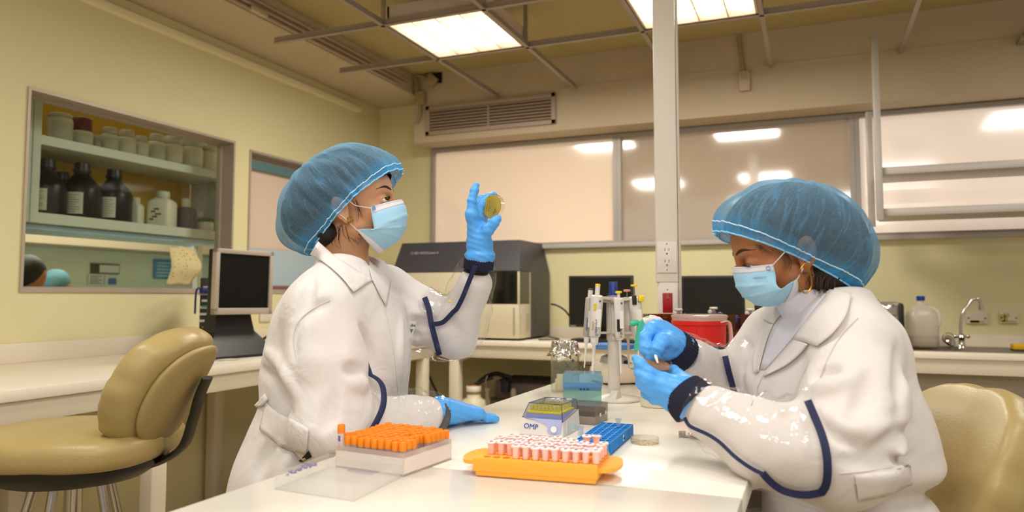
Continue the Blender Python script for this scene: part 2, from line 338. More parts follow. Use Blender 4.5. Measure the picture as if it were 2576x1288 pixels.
for y in (.6, 2.12, 3.25, 4.2):
    for x in (LBX-.045, XL+.06):
        mb = MB(); mb.bb((x-.03, y-.035, 0), (x+.03, y+.035, .79), .003); put('leg', mb, edge_m, t, world=True, sm=30)
BBY = 4.335
t = thing('lab_bench', 'long white bench along the back wall under the window band', 'bench', (-.6, 4.7, 0))
mb = MB(); mb.bb((XL+.004, BBY, .868), (.12, YB-.003, .9), .003)
mb.bb((.12, BBY, .868), (.36, YB-.003, .9)); mb.bb((.36, BBY, .868), (1.2, BBY+.09, .9), .002); mb.bb((.36, YB-.12, .868), (1.2, YB-.003, .9), .002); mb.bb((1.2, BBY, .868), (2.6, YB-.003, .9), .003)
put('bench_top', mb, top_m, t, world=True, sm=30)
mb = MB(); mb.bb((-2.25, BBY+.015, .79), (2.6, BBY+.05, .867), .002); put('apron', mb, edge_m, t, world=True, sm=30)
for x in (-2.2, -.6, .25, 1.6): mb = MB(); mb.bb((x-.033, BBY+.02, 0), (x+.033, BBY+.09, .79), .003); put('leg', mb, edge_m, t, world=True, sm=30)
# ================================================================== service pole with outlets
pc = W(1681, 640, 2.74); px_, py_ = pc[0], pc[1]
t = thing('service_pole', 'white vertical service pole rising from the island end to the ceiling', 'pole', (px_, py_, 1.1)); t.rotation_euler = (0, 0, YAW*.55)
pole_m = M('pole_paint', '#ece4d8', .4)
mb = MB(); mb.bb((-.046, -.03, .14), (.034, .03, ZC-1.1), .003); put('pole_body', mb, pole_m, t, sm=30)
mb = MB(); mb.bb((.036, -.022, -.0), (.046, .022, ZC-1.1), .002); put('side_rail', mb, M('rail_paint', '#d8cfc0', .4), t, sm=30)
mb = MB(); mb.bb((-.04, -.026, .002), (.0365, .024, .15), .012); put('lower_cover', mb, pole_m, t, sm=30)
def outlet(z, face, lab):
    mb = MB(); mb.box((-.006, -.034, z), (.072, .008, .117), .003); p = put('outlet_plate', mb, M('outlet_white', '#f0e8de', .35), t, sm=30)
    mb = MB(); mb.box((-.006, -.0385, z), (.036, .003, .072), .001); r = put('receptacle', mb, face, p, sm=30, label=lab)
    mb = MB()
    for dz in (-.021, .021):
        for dx in (-.007, .007): mb.box((-.006+dx, -.0401, z+dz+.006), (.0022, .001, .009))
        mb.lathe([(.0032, 0), (.0032, .0008)], (-.006, -.0398, z+dz-.009), (0, -1, 0), 10)
    for dz in (-.048, .048): mb.lathe([(.0025, 0), (.002, .0012)], (-.006, -.0378, z+dz), (0, -1, 0), 8)
    put('slots', mb, M('slot_dark', '#4a3e22', .6), p, sm=0)
outlet(.232, M('outlet_white', '#f0e8de', .35), None); outlet(.064, M('outlet_red', '#b01218', .35), 'red receptacle')
# ================================================================== stools
vinyl = M('tan_vinyl', '#ae9863', .38, bump=.25, bscale=220, var=.06, vscale=8); vinyl_b = M('tan_vinyl_back', '#a8925f', .42, bump=.3, bscale=200); blackp = M('black_plastic', '#15120e', .4); chrome = M('chrome', '#c9c4ba', .18, metal=1)
def cushion(outline, t0, t1, bulge, fold=0, seed=0, n=64, rows=9):
    """rounded pad: outline (superellipse a, b, p) in XY, from z=t0 to t1"""
    a, b, p = outline; rings = []; rg = np.random.default_rng(seed); ph = rg.uniform(0, 6.28, 6)
    for i in range(rows*2+1):
        u = -1+2*i/(rows*2); s = (1-abs(u)**2.6)**(1/2.6); s = max(s, .02)
        q = 1-bulge*(1-s); q = q if abs(u) < 1 else .0
        ring = []
        for j in range(n):
            th = 2*pi*j/n; c, d = cos(th), sin(th); r = (abs(c)**p+abs(d)**p)**(-1/p)
            w = fold*(sin(th*9+ph[0])*.5+sin(th*17+ph[1])*.35+sin(th*31+ph[2])*.3)*(s**2)
            rr = q*(1+w); z = t0+(t1-t0)*(.5+.5*np.sign(u)*(1-(1-abs(u))**1.0)); ring.append((a*r*c*rr, b*r*d*rr, z))
        rings.append(ring)
    mid = lambda R, z: [(x*.5, y*.5, z) for x, y, _ in R]
    return [mid(rings[1], t0-.002)]+rings[1:-1]+[mid(rings[-2], t1+.003), [(x*.1, y*.1, t1+.004) for x, y, _ in rings[-2]]]
def stool(name_lab, loc, rz, h, seat_r=(.25, .24), back_rise=.1):
    """chair faces +X in its own frame; back stands at -X"""
    t = thing('lab_stool', name_lab, 'chair', loc, rz)
    mb = MB(); mb.ring(cushion((seat_r[0], seat_r[1], 3.2), h-.085, h, .24, .018, 3)); put('seat', mb, vinyl, t, sm=60)
    mb = MB(); mb.ring([[(seat_r[0]*s*cos(2*pi*j/40), seat_r[1]*s*sin(2*pi*j/40), z) for j in range(40)] for s, z in ((.95, h-.066), (.93, h-.095), (.72, h-.13), (.25, h-.15))]); put('seat_shell', mb, blackp, t, sm=50)
    # backrest: front pad wraps round, rear panel sits inside the roll
    B = Matrix.Translation((-seat_r[0]-.005, 0, h+back_rise)) @ Euler((0, radians(-26), 0)).to_matrix().to_4x4()
    def place(rings): return [[tuple(B @ Vector((z, y, x))) for x, y, z in r] for r in rings]
    mb = MB()
    rings = cushion((.168, .195, 2.5), -.03, .066, .24, .026, 5)
    bend = lambda R: [[(x, y, z+1.1*y*y) for x, y, z in r] for r in R]
    mb.ring(place(bend(rings))); put('backrest', mb, vinyl, t, sm=60)
    mb = MB(); mb.ring(place(bend(cushion((.148, .165, 2.3), -.052, -.022, .35, 0, 6, rows=6)))); put('back_panel', mb, vinyl_b, t, sm=60)
    mb = MB(); pth = smooth([(-.1, 0, h-.11), (-.2, 0, h-.105), (-.285, 0, h-.06), (-.315, 0, h+.02), (-.33, 0, h+.08), (-.35, 0, h+.13)], 5)
    for i in range(len(pth)-1):
        pass
    mb.tube(pth, .034, 8, flat=.28); put('back_bracket', mb, blackp, t, sm=50)
    mb = MB(); mb.cyl((0, 0, .3), (0, 0, h-.13), .022, n=18); put('gas_column', mb, chrome, t)
    for k in range(5):
        a = 2*pi*k/5+.3; mb = MB(); mb.tube(smooth([(.09*cos(a), .09*sin(a), h-.135), (.17*cos(a), .17*sin(a), h*.45), (.27*cos(a), .27*sin(a), .02)], 4), .012, 10); lg = put('leg', mb, chrome, t)
        mb = MB(); mb.cyl((.27*cos(a), .27*sin(a), 0), (.27*cos(a), .27*sin(a), .022), .02, n=12); put('foot', mb, blackp, lg)
    mb = MB(); mb.tube([(.215*cos(2*pi*j/36), .215*sin(2*pi*j/36), .24) for j in range(36)], .009, 8, closed=True); put('foot_ring', mb, chrome, t)
    return t
s = W(190, 1120, 2.0); print('stoolL', s)
stool('tan vinyl stool with chrome legs pulled up to the left wall bench', (s[0], s[1], 0), radians(204), .835)
# ================================================================== the room behind the left window
nw = M('next_wall', '#ccd6c8', .6)
mb = MB(); mb.bb((-5.9, .4, 0), (-5.8, 6.2, 2.7)); struct('wall_next_room', mb, nw)
mb = MB(); mb.bb((-5.9, .3, 0), (XL-T, .4, 2.7)); struct('wall_next_room_end', mb, nw)
mb = MB(); mb.bb((-5.9, 6.1, 0), (XL-T, 6.2, 2.7)); struct('wall_next_room_far_end', mb, nw)
mb = MB(); mb.bb((-5.9, .3, 2.7), (XL-.02, 6.2, 2.8)); struct('ceiling_next_room', mb, slab_m)
mb = MB(); mb.bb((-5.79, .5, 1.585), (-5.4, 6.0, 2.4), .004); put('wall_cabinet', mb, M('beige_cabinet', '#a5947a', .5), sm=0, label='long beige wall cabinet behind the glass above the pale green wall', cat='cabinet')
# shelf unit in front of the glass: posts, two shelves, yellow back
sh = thing('shelf_unit', 'white double shelf with yellow back standing behind the left window glass', 'shelf', (-3.66, 2.95, 1.53))
shm = M('shelf_white', '#cfccc0', .45)
for z0, z1, lab in ((1.934, 1.982, 'u'), (1.545, 1.598, 'l')):
    mb = MB(); mb.bb((-3.86, 1.9, z0), (-3.5, 3.80, z1), .002); put('shelf_board', mb, shm, sh, world=True, sm=0)
for y in (2.36, 2.405):
    mb = MB(); mb.bb((-3.53, y-.021, 1.545), (-3.492, y+.021, 2.6), .003); put('post', mb, shm, sh, world=True, sm=0)
mb = MB(); mb.bb((-3.88, 1.9, 1.6), (-3.862, 3.72, 2.5)); put('back_panel', mb, M('yellow_panel', '#d0a012', .6), sh, world=True, sm=0)
mb = MB(); mb.bb((-3.86, 3.72, 1.6), (-3.5, 3.74, 2.5)); put('end_panel', mb, shm, sh, world=True, sm=0)
mb = MB(); mb.bb((-3.84, 2.0, 1.515), (-3.54, 3.66, 1.543), .004); put('under_shelf_light', mb, M('shelf_light', '#a9c4d8', .3), sh, world=True, sm=0)
for y in (2.0, 3.76): mb = MB(); mb.bb((-3.84, y-.02, 0), (-3.8, y+.02, 1.54)); put('post', mb, shm, sh, world=True, sm=0)
# bottles on the shelves
def at_shelf(px, up, X=-3.62): return onX(px, 420, X)[1], (1.983 if up else 1.599)
wj = M('white_jar', '#dcd2be', .4); wc = M('jar_cap', '#c3bba9', .45); amb = M('amber_bottle', '#0d0804', .32, spec=.25); lblm = M('paper_label', '#c8bfae', .7); capb = M('black_cap', '#14110e', .4)
def jar(px, w, h, lab, X=-3.62, up=True, body=wj, cap=wc, neck=.72, kind='jar', ch=.26, group=None, lbl=False):
    y, z = at_shelf(px, up, X); d = np.linalg.norm(V(X, y, z)-Cv); r = w/2*d/F*.98; H = h*d/F
    t = thing('plastic_jar' if kind == 'jar' else kind, lab, 'jar' if kind == 'jar' else 'bottle', (X, y, z+.0005), .6, group)
    mb = MB(); mb.lathe([(r*.9, 0), (r, .006), (r, H*(1-ch)*.86), (r*.94, H*(1-ch)*.94), (r*neck, H*(1-ch))], n=26); b = put('body', mb, body, t, sm=50)
    mb = MB(); mb.lathe([(r*neck*1.08, H*(1-ch)+.0008), (r*neck*1.1, H*(1-ch)+.004), (r*neck*1.08, H*.97), (r*neck*.95, H)], n=26); put('cap', mb, cap, t, sm=50)
    if lbl:
        mb = MB(); n = 14; R = r*1.006; a0, a1 = -1.9, .1
        mb.grid([[(R*cos(a0+(a1-a0)*k/n), R*sin(a0+(a1-a0)*k/n), zz) for k in range(n+1)] for zz in (H*.12, H*(1-ch)*.8)]); put('label', mb, lbl if not isinstance(lbl, bool) else lblm, b)
    return t
jar(147, 50, 62, 'square white tub leftmost on the upper shelf behind the window', ch=.12, neck=.85, lbl=True)
jar(203, 44, 64, 'white jar with a dark red screw lid on the upper shelf', cap=M('red_lid', '#6d1f24', .4), ch=.45, neck=.8, lbl=True)
jar(241, 20, 34, 'smallest grey jar on the upper shelf beside the red lidded jar', body=M('grey_jar', '#a59a94', .5))
jar(273, 38, 56, 'white jar with a pale label third from the red lidded jar', lbl=True)
jar(316, 40, 58, 'plain white jar at the middle of the upper shelf, left of the narrow one')
jar(353, 33, 52, 'narrow white jar on the upper shelf left of the tall printed one')
jar(392, 40, 64, 'tall white jar with a small dark print on the upper shelf', lbl=True)
jar(433, 44, 66, 'broad white jar right of the tall printed jar on the upper shelf', neck=.84)
jar(482, 50, 70, 'largest broad white jar second from the right end of the upper shelf', neck=.84)
jar(526, 40, 66, 'greyish white jar at the right end of the upper shelf', neck=.84, X=-3.6)
def amber(px, X, lab, label=True, s=1.):
    y, z = at_shelf(px, False, X); d = np.linalg.norm(V(X, y, z)-Cv); r = 40*s*d/F; H = 122*s*d/F
    t = thing('amber_bottle', lab, 'bottle', (X, y, z+.0005), 0, 'dark reagent bottles')
    mb = MB(); mb.lathe([(r*.92, 0), (r, .006), (r, H*.5), (r*.93, H*.58), (r*.55, H*.72), (r*.38, H*.8), (r*.38, H*.84)], n=30); b = put('body', mb, amb, t, sm=60)
    mb = MB(); mb.lathe([(r*.46, H*.842), (r*.46, H*.87), (r*.4, H*.875), (r*.38, H*.99), (r*.3, H)], n=24); put('cap', mb, capb, t, sm=50)
    if label:
        mb = MB(); R = r*1.006; n = 16; a0, a1 = -2.35, -.55
        mb.grid([[(R*cos(a0+(a1-a0)*k/n), R*sin(a0+(a1-a0)*k/n), zz) for k in range(n+1)] for zz in (H*.06, H*.44)]); lb = put('label', mb, lblm, b)
        mb = MB(); R = r*1.009
        for q in range(8): z = H*(.09+.042*q); mb.grid([[(R*cos(a0+.1+(a1-a0-.25-.2*(q % 3 == 0))*k/n), R*sin(a0+.1+(a1-a0-.25-.2*(q % 3 == 0))*k/n), zz) for k in range(n+1)] for zz in (z, z+H*.012)])
        put('print', mb, M('label_print', '#8d8578', .7), b)
amber(118, -3.62, 'dark reagent bottle half hidden behind the shelf post', True, .98); amber(158, -3.778, 'unlabelled dark bottle standing behind the others', False, .85)
amber(207, -3.62, 'dark reagent bottle with white label in the middle of the lower shelf'); amber(288, -3.62, 'dark reagent bottle right of the middle one beside the white bottles', True, .96)
def sqbot(px, w, h, lab, X=-3.62, body=wj, cap=wc, lbl=None, capw=.5, shoulder=.72, neckh=.82):
    y, z = at_shelf(px, False, X); d = np.linalg.norm(V(X, y, z)-Cv); r = w/2*d/F; H = h*d/F
    t = thing('plastic_bottle', lab, 'bottle', (X, y, z+.0005), .45)
    def sq(s, zz): return [(s*r*np.sign(cos(a))*abs(cos(a))**.35, s*r*np.sign(sin(a))*abs(sin(a))**.35, zz) for a in np.linspace(0, 2*pi, 33)[:-1]]
    mb = MB(); mb.ring([sq(.84, 0), sq(.87, .004), sq(.87, H*shoulder*.9), sq(.8, H*shoulder), sq(capw*.85, H*neckh)]); b = put('body', mb, body, t, sm=40)
    mb = MB(); mb.lathe([(r*capw, H*neckh+.0006), (r*capw, H*.98), (r*capw*.9, H)], n=22); put('cap', mb, cap, t, sm=40)
    if lbl:
        mb = MB()
        for k in range(5): mb.box((.1*r*((k*7) % 5-2)*1.2-.2*r, -.872*r, H*(.2+.07*k)), (r*(.3+.08*(k % 3)), .001, H*.05))
        put('print', mb, lbl, b, sm=0)
    return t
sqbot(344, 38, 64, 'slim white bottle right behind the dark bottles on the lower shelf', X=-3.7)
sqbot(412, 60, 82, 'white square bottle with dark red print on the lower shelf', lbl=M('red_print', '#7a3f38', .6))
sqbot(469, 48, 72, 'purple filled bottle with white cap on the lower shelf', body=M('purple_bottle', '#5b434a', .4), shoulder=.7, neckh=.72, capw=.38, cap=wj)
jar(522, 36, 30, 'small white tub with green bits at the right end of the lower shelf', up=False, X=-3.58, neck=.95, ch=.3, cap=M('green_bits', '#4d6a3c', .6))
jar(503, 30, 48, 'pale jar behind the small white tub on the lower shelf', up=False, X=-3.7, lbl=True)
mb = MB(); y, z = at_shelf(506, False, -3.72); mb.tube(smooth([(0, -.03, .09), (.01, 0, .13), (0, .03, .1)], 4), .012, 8); mb.cyl((0, 0, 0), (0, 0, .1), .004, n=8); o = put('wire_spool', mb, M('brown_wire', '#6a4c35', .6), label='brown coil of wire above the pale jar on the lower shelf', cat='coil'); o.location = (-3.81, y+.14, z+.0005)
# notices on the far wall
def notice(y0, y1, z0, z1, mat, lab, name='wall_notice', ink=None, cat='notice', rows=4, X=-5.795):
    t = thing(name, lab, cat, (X, (y0+y1)/2, z0)); mb = MB(); mb.bb((X, y0, z0), (X+.006, y1, z1)); put('sheet', mb, mat, t, world=True, sm=0)
    if ink:
        mb = MB(); h = z1-z0; w = y1-y0
        for k in range(rows): zz = z1-h*(k+1)/(rows+1); mb.bb((X+.0061, y0+.12*w, zz-h*.035), (X+.0075, y1-(.12+.2*(k % 2))*w, zz+h*.035))
        put('printing', mb, ink, t, world=True, sm=0)
    return t
k = 5.8/5.6; pap = M('notice_paper', '#c9d3d4', .7); ink = M('notice_ink', '#5f6c74', .7)
def wy(px, py): p = onX(px, py, -5.79); return p[1], p[2]
def nb(a, b): (y0, z1), (y1, z0) = wy(*a), wy(*b); return y0, y1, z0, z1
t = notice(*nb((229, 662), (301, 690)), M('notice_black', '#1d2320', .6), 'black edged notice board on the pale green wall behind the glass')
y0, y1, z0, z1 = nb((250, 666), (299, 687)); mb = MB(); mb.bb((-5.788, y0, z0), (-5.784, y1, z1)); put('sheet', mb, pap, t, world=True, sm=0)
notice(*nb((222, 690), (260, 718)), pap, 'white printed sheet below the black notice board, its left one', ink=ink, rows=5)
t = notice(*nb((264, 692), (301, 718)), pap, 'white sheet with a blue square below the black notice board'); y0, y1, z0, z1 = nb((272, 699), (292, 716)); mb = MB(); mb.bb((-5.788, y0, z0), (-5.786, y1, z1)); put('printing', mb, M('blue_ink', '#4a6fae', .6), t, world=True, sm=0)
notice(*nb((387, 652), (445, 703)), M('notice_blue', '#2f7fb4', .5), 'blue poster with pale writing behind the paper taped to the glass', ink=M('pale_ink', '#9cc4da', .6), name='wall_poster', cat='poster', rows=5)
notice(*nb((373, 611), (416, 641)), M('sheet_blue', '#b9cbd4', .6), 'pale blue sheet taped to the beige cabinet edge above the blue poster', X=-5.395, ink=ink)
# curled paper taped inside the left window
A = onX(430, 620, -3.27); B = onX(495, 618, -3.27); C_ = onX(424, 717, -3.27)
t = thing('taped_paper', 'curled yellowish paper with drawings taped low on the left window glass', 'paper', (-3.25, (A[1]+B[1])/2, C_[2]))
pts = []
for i in range(13):
    v = i/12; z = A[2]+(C_[2]-A[2])*v; off = .03*sin(pi*v)*.5
    pts.append([(-3.285+.05*sin(pi*v)**2*(.3+.7*u), A[1]-.012*v+(B[1]-A[1])*u+.012*sin(pi*v)-.03*max(0, v-.5)*u, z-.004*sin(3*pi*u)) for u in np.linspace(0, 1, 9)])
mb = MB(); mb.grid(pts); pp = put('sheet', mb, M('old_paper', '#d3c48e', .8), t, world=True); md = pp.modifiers.new('solid', 'SOLIDIFY'); md.thickness = .0008
mb = MB(); rg = np.random.default_rng(5); P = np.array(pts)
for k in range(60):
    i = rg.integers(1, 11); j = rg.integers(1, 8); p = P[i, j]+V(.0018, 0, 0)+V(0, rg.uniform(-.006, .006), rg.uniform(-.006, .006)); w, h = rg.uniform(.002, .009), rg.uniform(.001, .004); mb.box(p, (.0012, w, h))
put('drawing', mb, M('brown_ink', '#6d6030', .8), t, world=True, sm=0)
mb = MB(); mb.bb((-5.6, .6, .86), (-5.0, 6.0, .9)); mb.bb((-5.55, .6, 0), (-5.05, 6.0, .86)); put('far_counter', mb, M('counter_dark', '#8e9184', .5), sm=0, label='grey counter along the pale green wall of the next room', cat='counter')
# ================================================================== things on and above the back bench
Z = .9005
# flow cytometer
t = thing('lab_analyzer', 'large beige and charcoal bench analyzer with dark window on the back bench', 'analyzer', (-2.22, 4.68, Z))
x0, x1, y0, y1 = -2.695, -1.755, 4.40, 4.97; zb, zm = .915, 1.352
yt = 4.53; ptl = onY(1012, 611, yt); ptr = onY(1326, 604, yt); zt = (ptl[2]+ptr[2])/2; xl, xr = ptl[0], -1.80
bei = M('instrument_beige', '#c9bda2', .45); cha = M('instrument_charcoal', '#3d3b40', .45)
mb = MB(); mb.bb((x0, y0+.03, zb), (x1-.005, y1-.02, zm-.002)); mb.bb((x0, y0, zb), (-2.17, y0+.03, zm-.004), .004); mb.bb((-2.17, y0, zb), (x1, y0+.03, 1.135), .004); mb.bb((x1-.012, y0, 1.13), (x1, y0+.02, zm-.004), .002)
mb.bb((x1-.006, y0+.03, zb), (x1+.004, y0+.2, 1.135), .002); mb.bb((x1-.006, y0+.185, 1.13), (x1+.004, y0+.2, zm-.004), .002); put('body', mb, bei, t, world=True, sm=30)
mb = MB(); mb.hexa([(x0-.004, y0-.004, zm), (x1+.006, y0-.004, zm), (x1+.006, y1, zm), (x0-.004, y1, zm)], [(xl, yt, zt), (xr, yt, zt), (xr, y1, zt), (xl, y1, zt)]); hood = put('hood', mb, cha, t, world=True, sm=0)
mb = MB(); mb.bb((x1-.01, y0+.2, zb), (x1+.007, y1, zm+.001), .003); mb.bb((x1-.002, y0+.28, 1.0), (x1+.012, y1-.05, 1.2), .003); put('side_panel', mb, M('instrument_side', '#4b4542', .5), t, world=True, sm=30)
mb = MB(); mb.bb((-2.165, y0+.004, 1.138), (x1-.014, y0+.009, zm-.006)); mb.bb((x1-.004, y0+.022, 1.138), (x1+.001, y0+.184, zm-.006)); put('window', mb, M('smoked_glass', '#14160e', .08, coat=.4), t, world=True, sm=0)
mb = MB()
for k in range(9): mb.bb((x1+.003, y0+.11, .96+.013*k), (x1+.0048, y0+.17, .966+.013*k))
mb.bb((x1-.04, y0-.003, .935), (x1-.03, y0, 1.11)); put('vents', mb, M('vent_grey', '#9d9580', .5), t, world=True, sm=0)
mb = MB()
for x in (x0+.06, x1-.06):
    for y in (y0+.06, y1-.06): mb.cyl((x, y, Z), (x, y, zb), .02)
put('feet', mb, blackp, t, world=True)
a = nrm(V(0, yt-y0, zt-zm)); pl = onY(1020, 634, 4.46)
text('nameplate', '○ BD FACSCanto II', .026, M('plate_silver', '#b9b4b0', .4), V(-2.60, y0-.006, zm)+a*.148+V(0, -.0025, .0), (1, 0, 0), a, t)
mb = MB(); mb.tube(smooth([onY(1386, 765, 4.7), onY(1400, 768, 4.68), onY(1420, 780, 4.66), onY(1436, 800, 4.7)], 6), .006, 8); mb.tube(smooth([V(-1.70, 4.82, .906), V(-1.62, 4.72, .906), V(-1.55, 4.58, .906), V(-1.66, 4.5, .906)], 6), .004, 8)
put('power_cable', mb, blackp, label='black power cable looping from the analyzer side to the bench', cat='cable')
# monitors
scr = M('screen_black', '#16140f', .25); bez = M('bezel_black', '#1b1914', .4)
def monitor(pa, pb, Y, lab, zb_=1.02):
    a = onY(*pa, Y); b = onY(*pb, Y); x0, x1, zt = a[0], b[0], a[2]; w = x1-x0; xm = (x0+x1)/2
    t = thing('computer_monitor', lab, 'monitor', (xm, Y+.03, Z))
    mb = MB(); mb.bb((x0, Y, zb_), (x1, Y+.035, zt), .006); mb.bb((x0+.06, Y+.035, zb_+.04), (x1-.06, Y+.06, zt-.05), .01); put('housing', mb, bez, t, world=True, sm=30)
    mb = MB(); mb.bb((x0+.015, Y-.0015, zb_+.022), (x1-.015, Y, zt-.014)); put('screen', mb, scr, t, world=True, sm=0)
    mb = MB(); mb.bb((xm-.03, Y+.03, .91), (xm+.03, Y+.05, zb_+.1), .004); put('neck', mb, bez, t, world=True, sm=30)
    mb = MB(); mb.lathe([(.11, 0), (.11, .008), (.05, .014)], (xm, Y+.03, Z), n=30, sx=1.1, sy=.8); put('foot', mb, bez, t, world=True)
    mb = MB(); mb.bb((x0+.012, Y-.002, zb_+.005), (x0+.05, Y, zb_+.012)); put('badge', mb, M('badge_grey', '#8c8880', .4), t, world=True, sm=0)
monitor((1430, 694), (1592, 694), 4.62, 'black computer monitor right of the charcoal analyzer', .985); monitor((1712, 694), (1872, 694), 4.62, 'black computer monitor right of the white service pole', .985)
mb = MB(); a = onY(1897, 752, 4.7); mb.bb((a[0], 4.7, Z), (a[0]+.12, 4.8, 1.17), .01); put('speaker_box', mb, bez, sm=30, label='small black box right of the second black monitor', cat='box')
mb = MB(); a = onz(1480, 862, .9); mb.box((a[0]+.1, a[1]+.05, .912), (.42, .14, .02), .005); put('keyboard', mb, bez, sm=30, label='black keyboard in front of the monitor beside the analyzer', cat='keyboard')
# sink
ss = M('stainless', '#9a8f80', .3, metal=.9, var=.05); t = thing('steel_sink', 'stainless steel sink sunk into the right end of the back bench', 'sink', (.78, 4.62, .7))
mb = MB(); X0, X1, Y0, Y1 = .36, 1.2, BBY+.09, YB-.12; zz = .9015; r = .05
mb.bb((X0, Y0-.012, .899), (X1, Y0+r, zz), .001); mb.bb((X0, Y1-r, .899), (X1, Y1+.012, zz), .001); mb.bb((X0-.01, Y0, .899), (X0+r*1.2, Y1, zz), .001); mb.bb((X1-r, Y0, .899), (X1+.01, Y1, zz), .001); put('rim', mb, ss, t, world=True, sm=30)
mb = MB()
for lo, hi in (((X0+.05, Y0+.045, .56), (X1-.04, Y0+.05, .899)), ((X0+.05, Y1-.05, .56), (X1-.04, Y1-.045, .899)), ((X0+.05, Y0+.045, .56), (X0+.055, Y1-.045, .899)), ((X1-.045, Y0+.045, .56), (X1-.04, Y1-.045, .899)), ((X0+.05, Y0+.045, .555), (X1-.04, Y1-.045, .56))): mb.bb(lo, hi)
put('basin', mb, M('basin_steel', '#a99d88', .5, metal=.5, var=.08), t, world=True, sm=0)
mb = MB(); a = onY(2538, 1037, 4.6); mb.cyl((a[0], 4.6, .42), (a[0], 4.6, .555), .022); mb.cyl((a[0], 4.52, a[2]), (a[0], 4.6, a[2]), .02); put('drain_trap', mb, blackp, t, world=True)
# faucet
cr = M('tap_chrome', '#cfc9be', .12, metal=1); f = onz(2418, 876, .9); fy = f[1]-.02; f = V(f[0], fy, .902)
t = thing('gooseneck_tap', 'chrome gooseneck tap arching over the steel sink', 'tap', f)
pth = smooth([onY(2418, 860, fy), onY(2417, 810, fy), onY(2424, 785, fy), onY(2444, 756, fy), onY(2457, 751, fy), onY(2465, 757, fy), onY(2468, 775, fy)], 8)
mb = MB(); mb.tube(pth, .0085, 12); put('spout', mb, cr, t, world=True)
mb = MB(); mb.cyl(pth[-1]+V(0, 0, .012), pth[-1]-V(-.002, 0, .012), .013); put('aerator', mb, cr, t, world=True)
mb = MB(); mb.lathe([(.026, 0), (.024, .006), (.016, .02), (.015, .05), (.02, .06), (.014, .075), (.01, .08)], f, n=22); put('tap_body', mb, cr, t, world=True)
mb = MB(); h = f+V(0, 0, .065); e = Rv
for k in (-1, 1): mb.cyl(h, h-e*.032*k+V(0, -.012, 0), .006); mb.ell(h-e*.034*k+V(0, -.012, 0), (.011, .011, .011))
put('cross_handle', mb, cr, t, world=True)
st = onz(2388, 874, .9); mb = MB(); mb.lathe([(.036, 0), (.034, .012), (.022, .02), (.006, .024)], st+V(0, .0, .034), nrm(V(.55, -.6, .55)), 26); mb.tube([st+V(.05*cos(a)*.6, .02, .05+.03*sin(a)) for a in np.linspace(0, 6.2, 24)], .003, 6)
put('sink_strainer', mb, cr, label='round chrome sink strainer leaning left of the tap base', cat='strainer')
# milk jug
j = onz(2319, 872, .9); j = V(j[0], j[1]-.02, .9025); jm = clear('jug_plastic', '#fdfaf5', .6, .3, '#fffaf2', mixt=.55)
t = thing('plastic_jug', 'translucent plastic jug with blue cap left of the tap', 'jug', j, .2)
H = .27; R = .083
def rs(s, z, e=.55): return [(s*R*np.sign(cos(a))*abs(cos(a))**e, s*R*.8*np.sign(sin(a))*abs(sin(a))**e, z) for a in np.linspace(0, 2*pi, 37)[:-1]]
mb = MB(); mb.ring([rs(.9, 0), rs(.98, .01), rs(1, .04), rs(.97, .05), rs(1, .058), rs(.97, .09), rs(1, .1), rs(.99, .15), rs(.93, .18), rs(.7, .215), rs(.3, .24, 1), rs(.2, .245, 1), rs(.2, .262, 1)]); b = put('body', mb, jm, t, sm=60)
mb = MB(); mb.tube(smooth([(.03, -.03, .225), (.07, -.045, .2), (.078, -.055, .15), (.07, -.05, .12)], 6), .011, 10); put('handle', mb, jm, t)
mb = MB(); mb.lathe([(.021, .26), (.022, .262), (.022, .283), (.018, .286)], n=24); put('cap', mb, M('blue_cap', '#1a3f9c', .4), t, sm=50)
mb = MB(); mb.ring([rs(.9*.95, .004), rs(.95, .012), rs(.95, .06)]); put('water', mb, clear('jug_water', '#f6f0de', .15, .1, '#ded2b8'), t)
# coffee machine
c = onz(2246, 872, .9); t = thing('coffee_machine', 'grey and silver coffee machine behind the right woman\'s shoulder', 'coffee machine', (c[0]-.09, c[1]-.03, Z)); cx, cy = c[0]-.09, c[1]-.03
mb = MB(); mb.bb((cx-.13, cy-.09, Z), (cx+.125, cy+.09, 1.155), .02); put('body', mb, M('silver_plastic', '#8f897f', .35, metal=.4), t, world=True, sm=30)
mb = MB(); mb.bb((cx+.11, cy-.095, Z), (cx+.142, cy+.095, 1.15), .015); put('side_panel', mb, blackp, t, world=True, sm=30)
mb = MB(); mb.bb((cx+.02, cy-.098, 1.085), (cx+.105, cy-.088, 1.14), .004); put('chrome_panel', mb, cr, t, world=True, sm=30)
mb = MB(); mb.bb((cx-.1, cy-.06, 1.155), (cx+.02, cy+.06, 1.168), .005); put('lid', mb, blackp, t, world=True, sm=30)
# wall sockets above the sink, third one by the left bench
so = M('socket_plate', '#d9ccb8', .5); chip = M('chipped_paint', '#bfae72', .7)
def socket(pa, pb, lab, chips):
    a = onY(*pa, YB-.012); b = onY(*pb, YB-.012); t = thing('wall_socket_plate', lab, 'socket plate', ((a[0]+b[0])/2, YB-.006, b[2])); w = b[0]-a[0]; h = a[2]-b[2]
    mb = MB(); mb.bb((a[0], YB-.014, b[2]), (b[0], YB-.001, a[2]), .003); put('plate', mb, so, t, world=True, sm=30)
    mb = MB()
    for k, (u, v, s, q) in enumerate(chips): mb.box((a[0]+u*w, YB-.0145, b[2]+v*h), (s*w, .002, q*h), 0)
    put('paint_smears', mb, chip, t, world=True, sm=0)
    mb = MB()
    for u in (.12, .88): mb.lathe([(.006, 0), (.005, .002)], (a[0]+u*w, YB-.0135, b[2]+.47*h), (0, -1, 0), 12)
    put('screws', mb, M('screw_grey', '#8d7f66', .5), t, world=True)
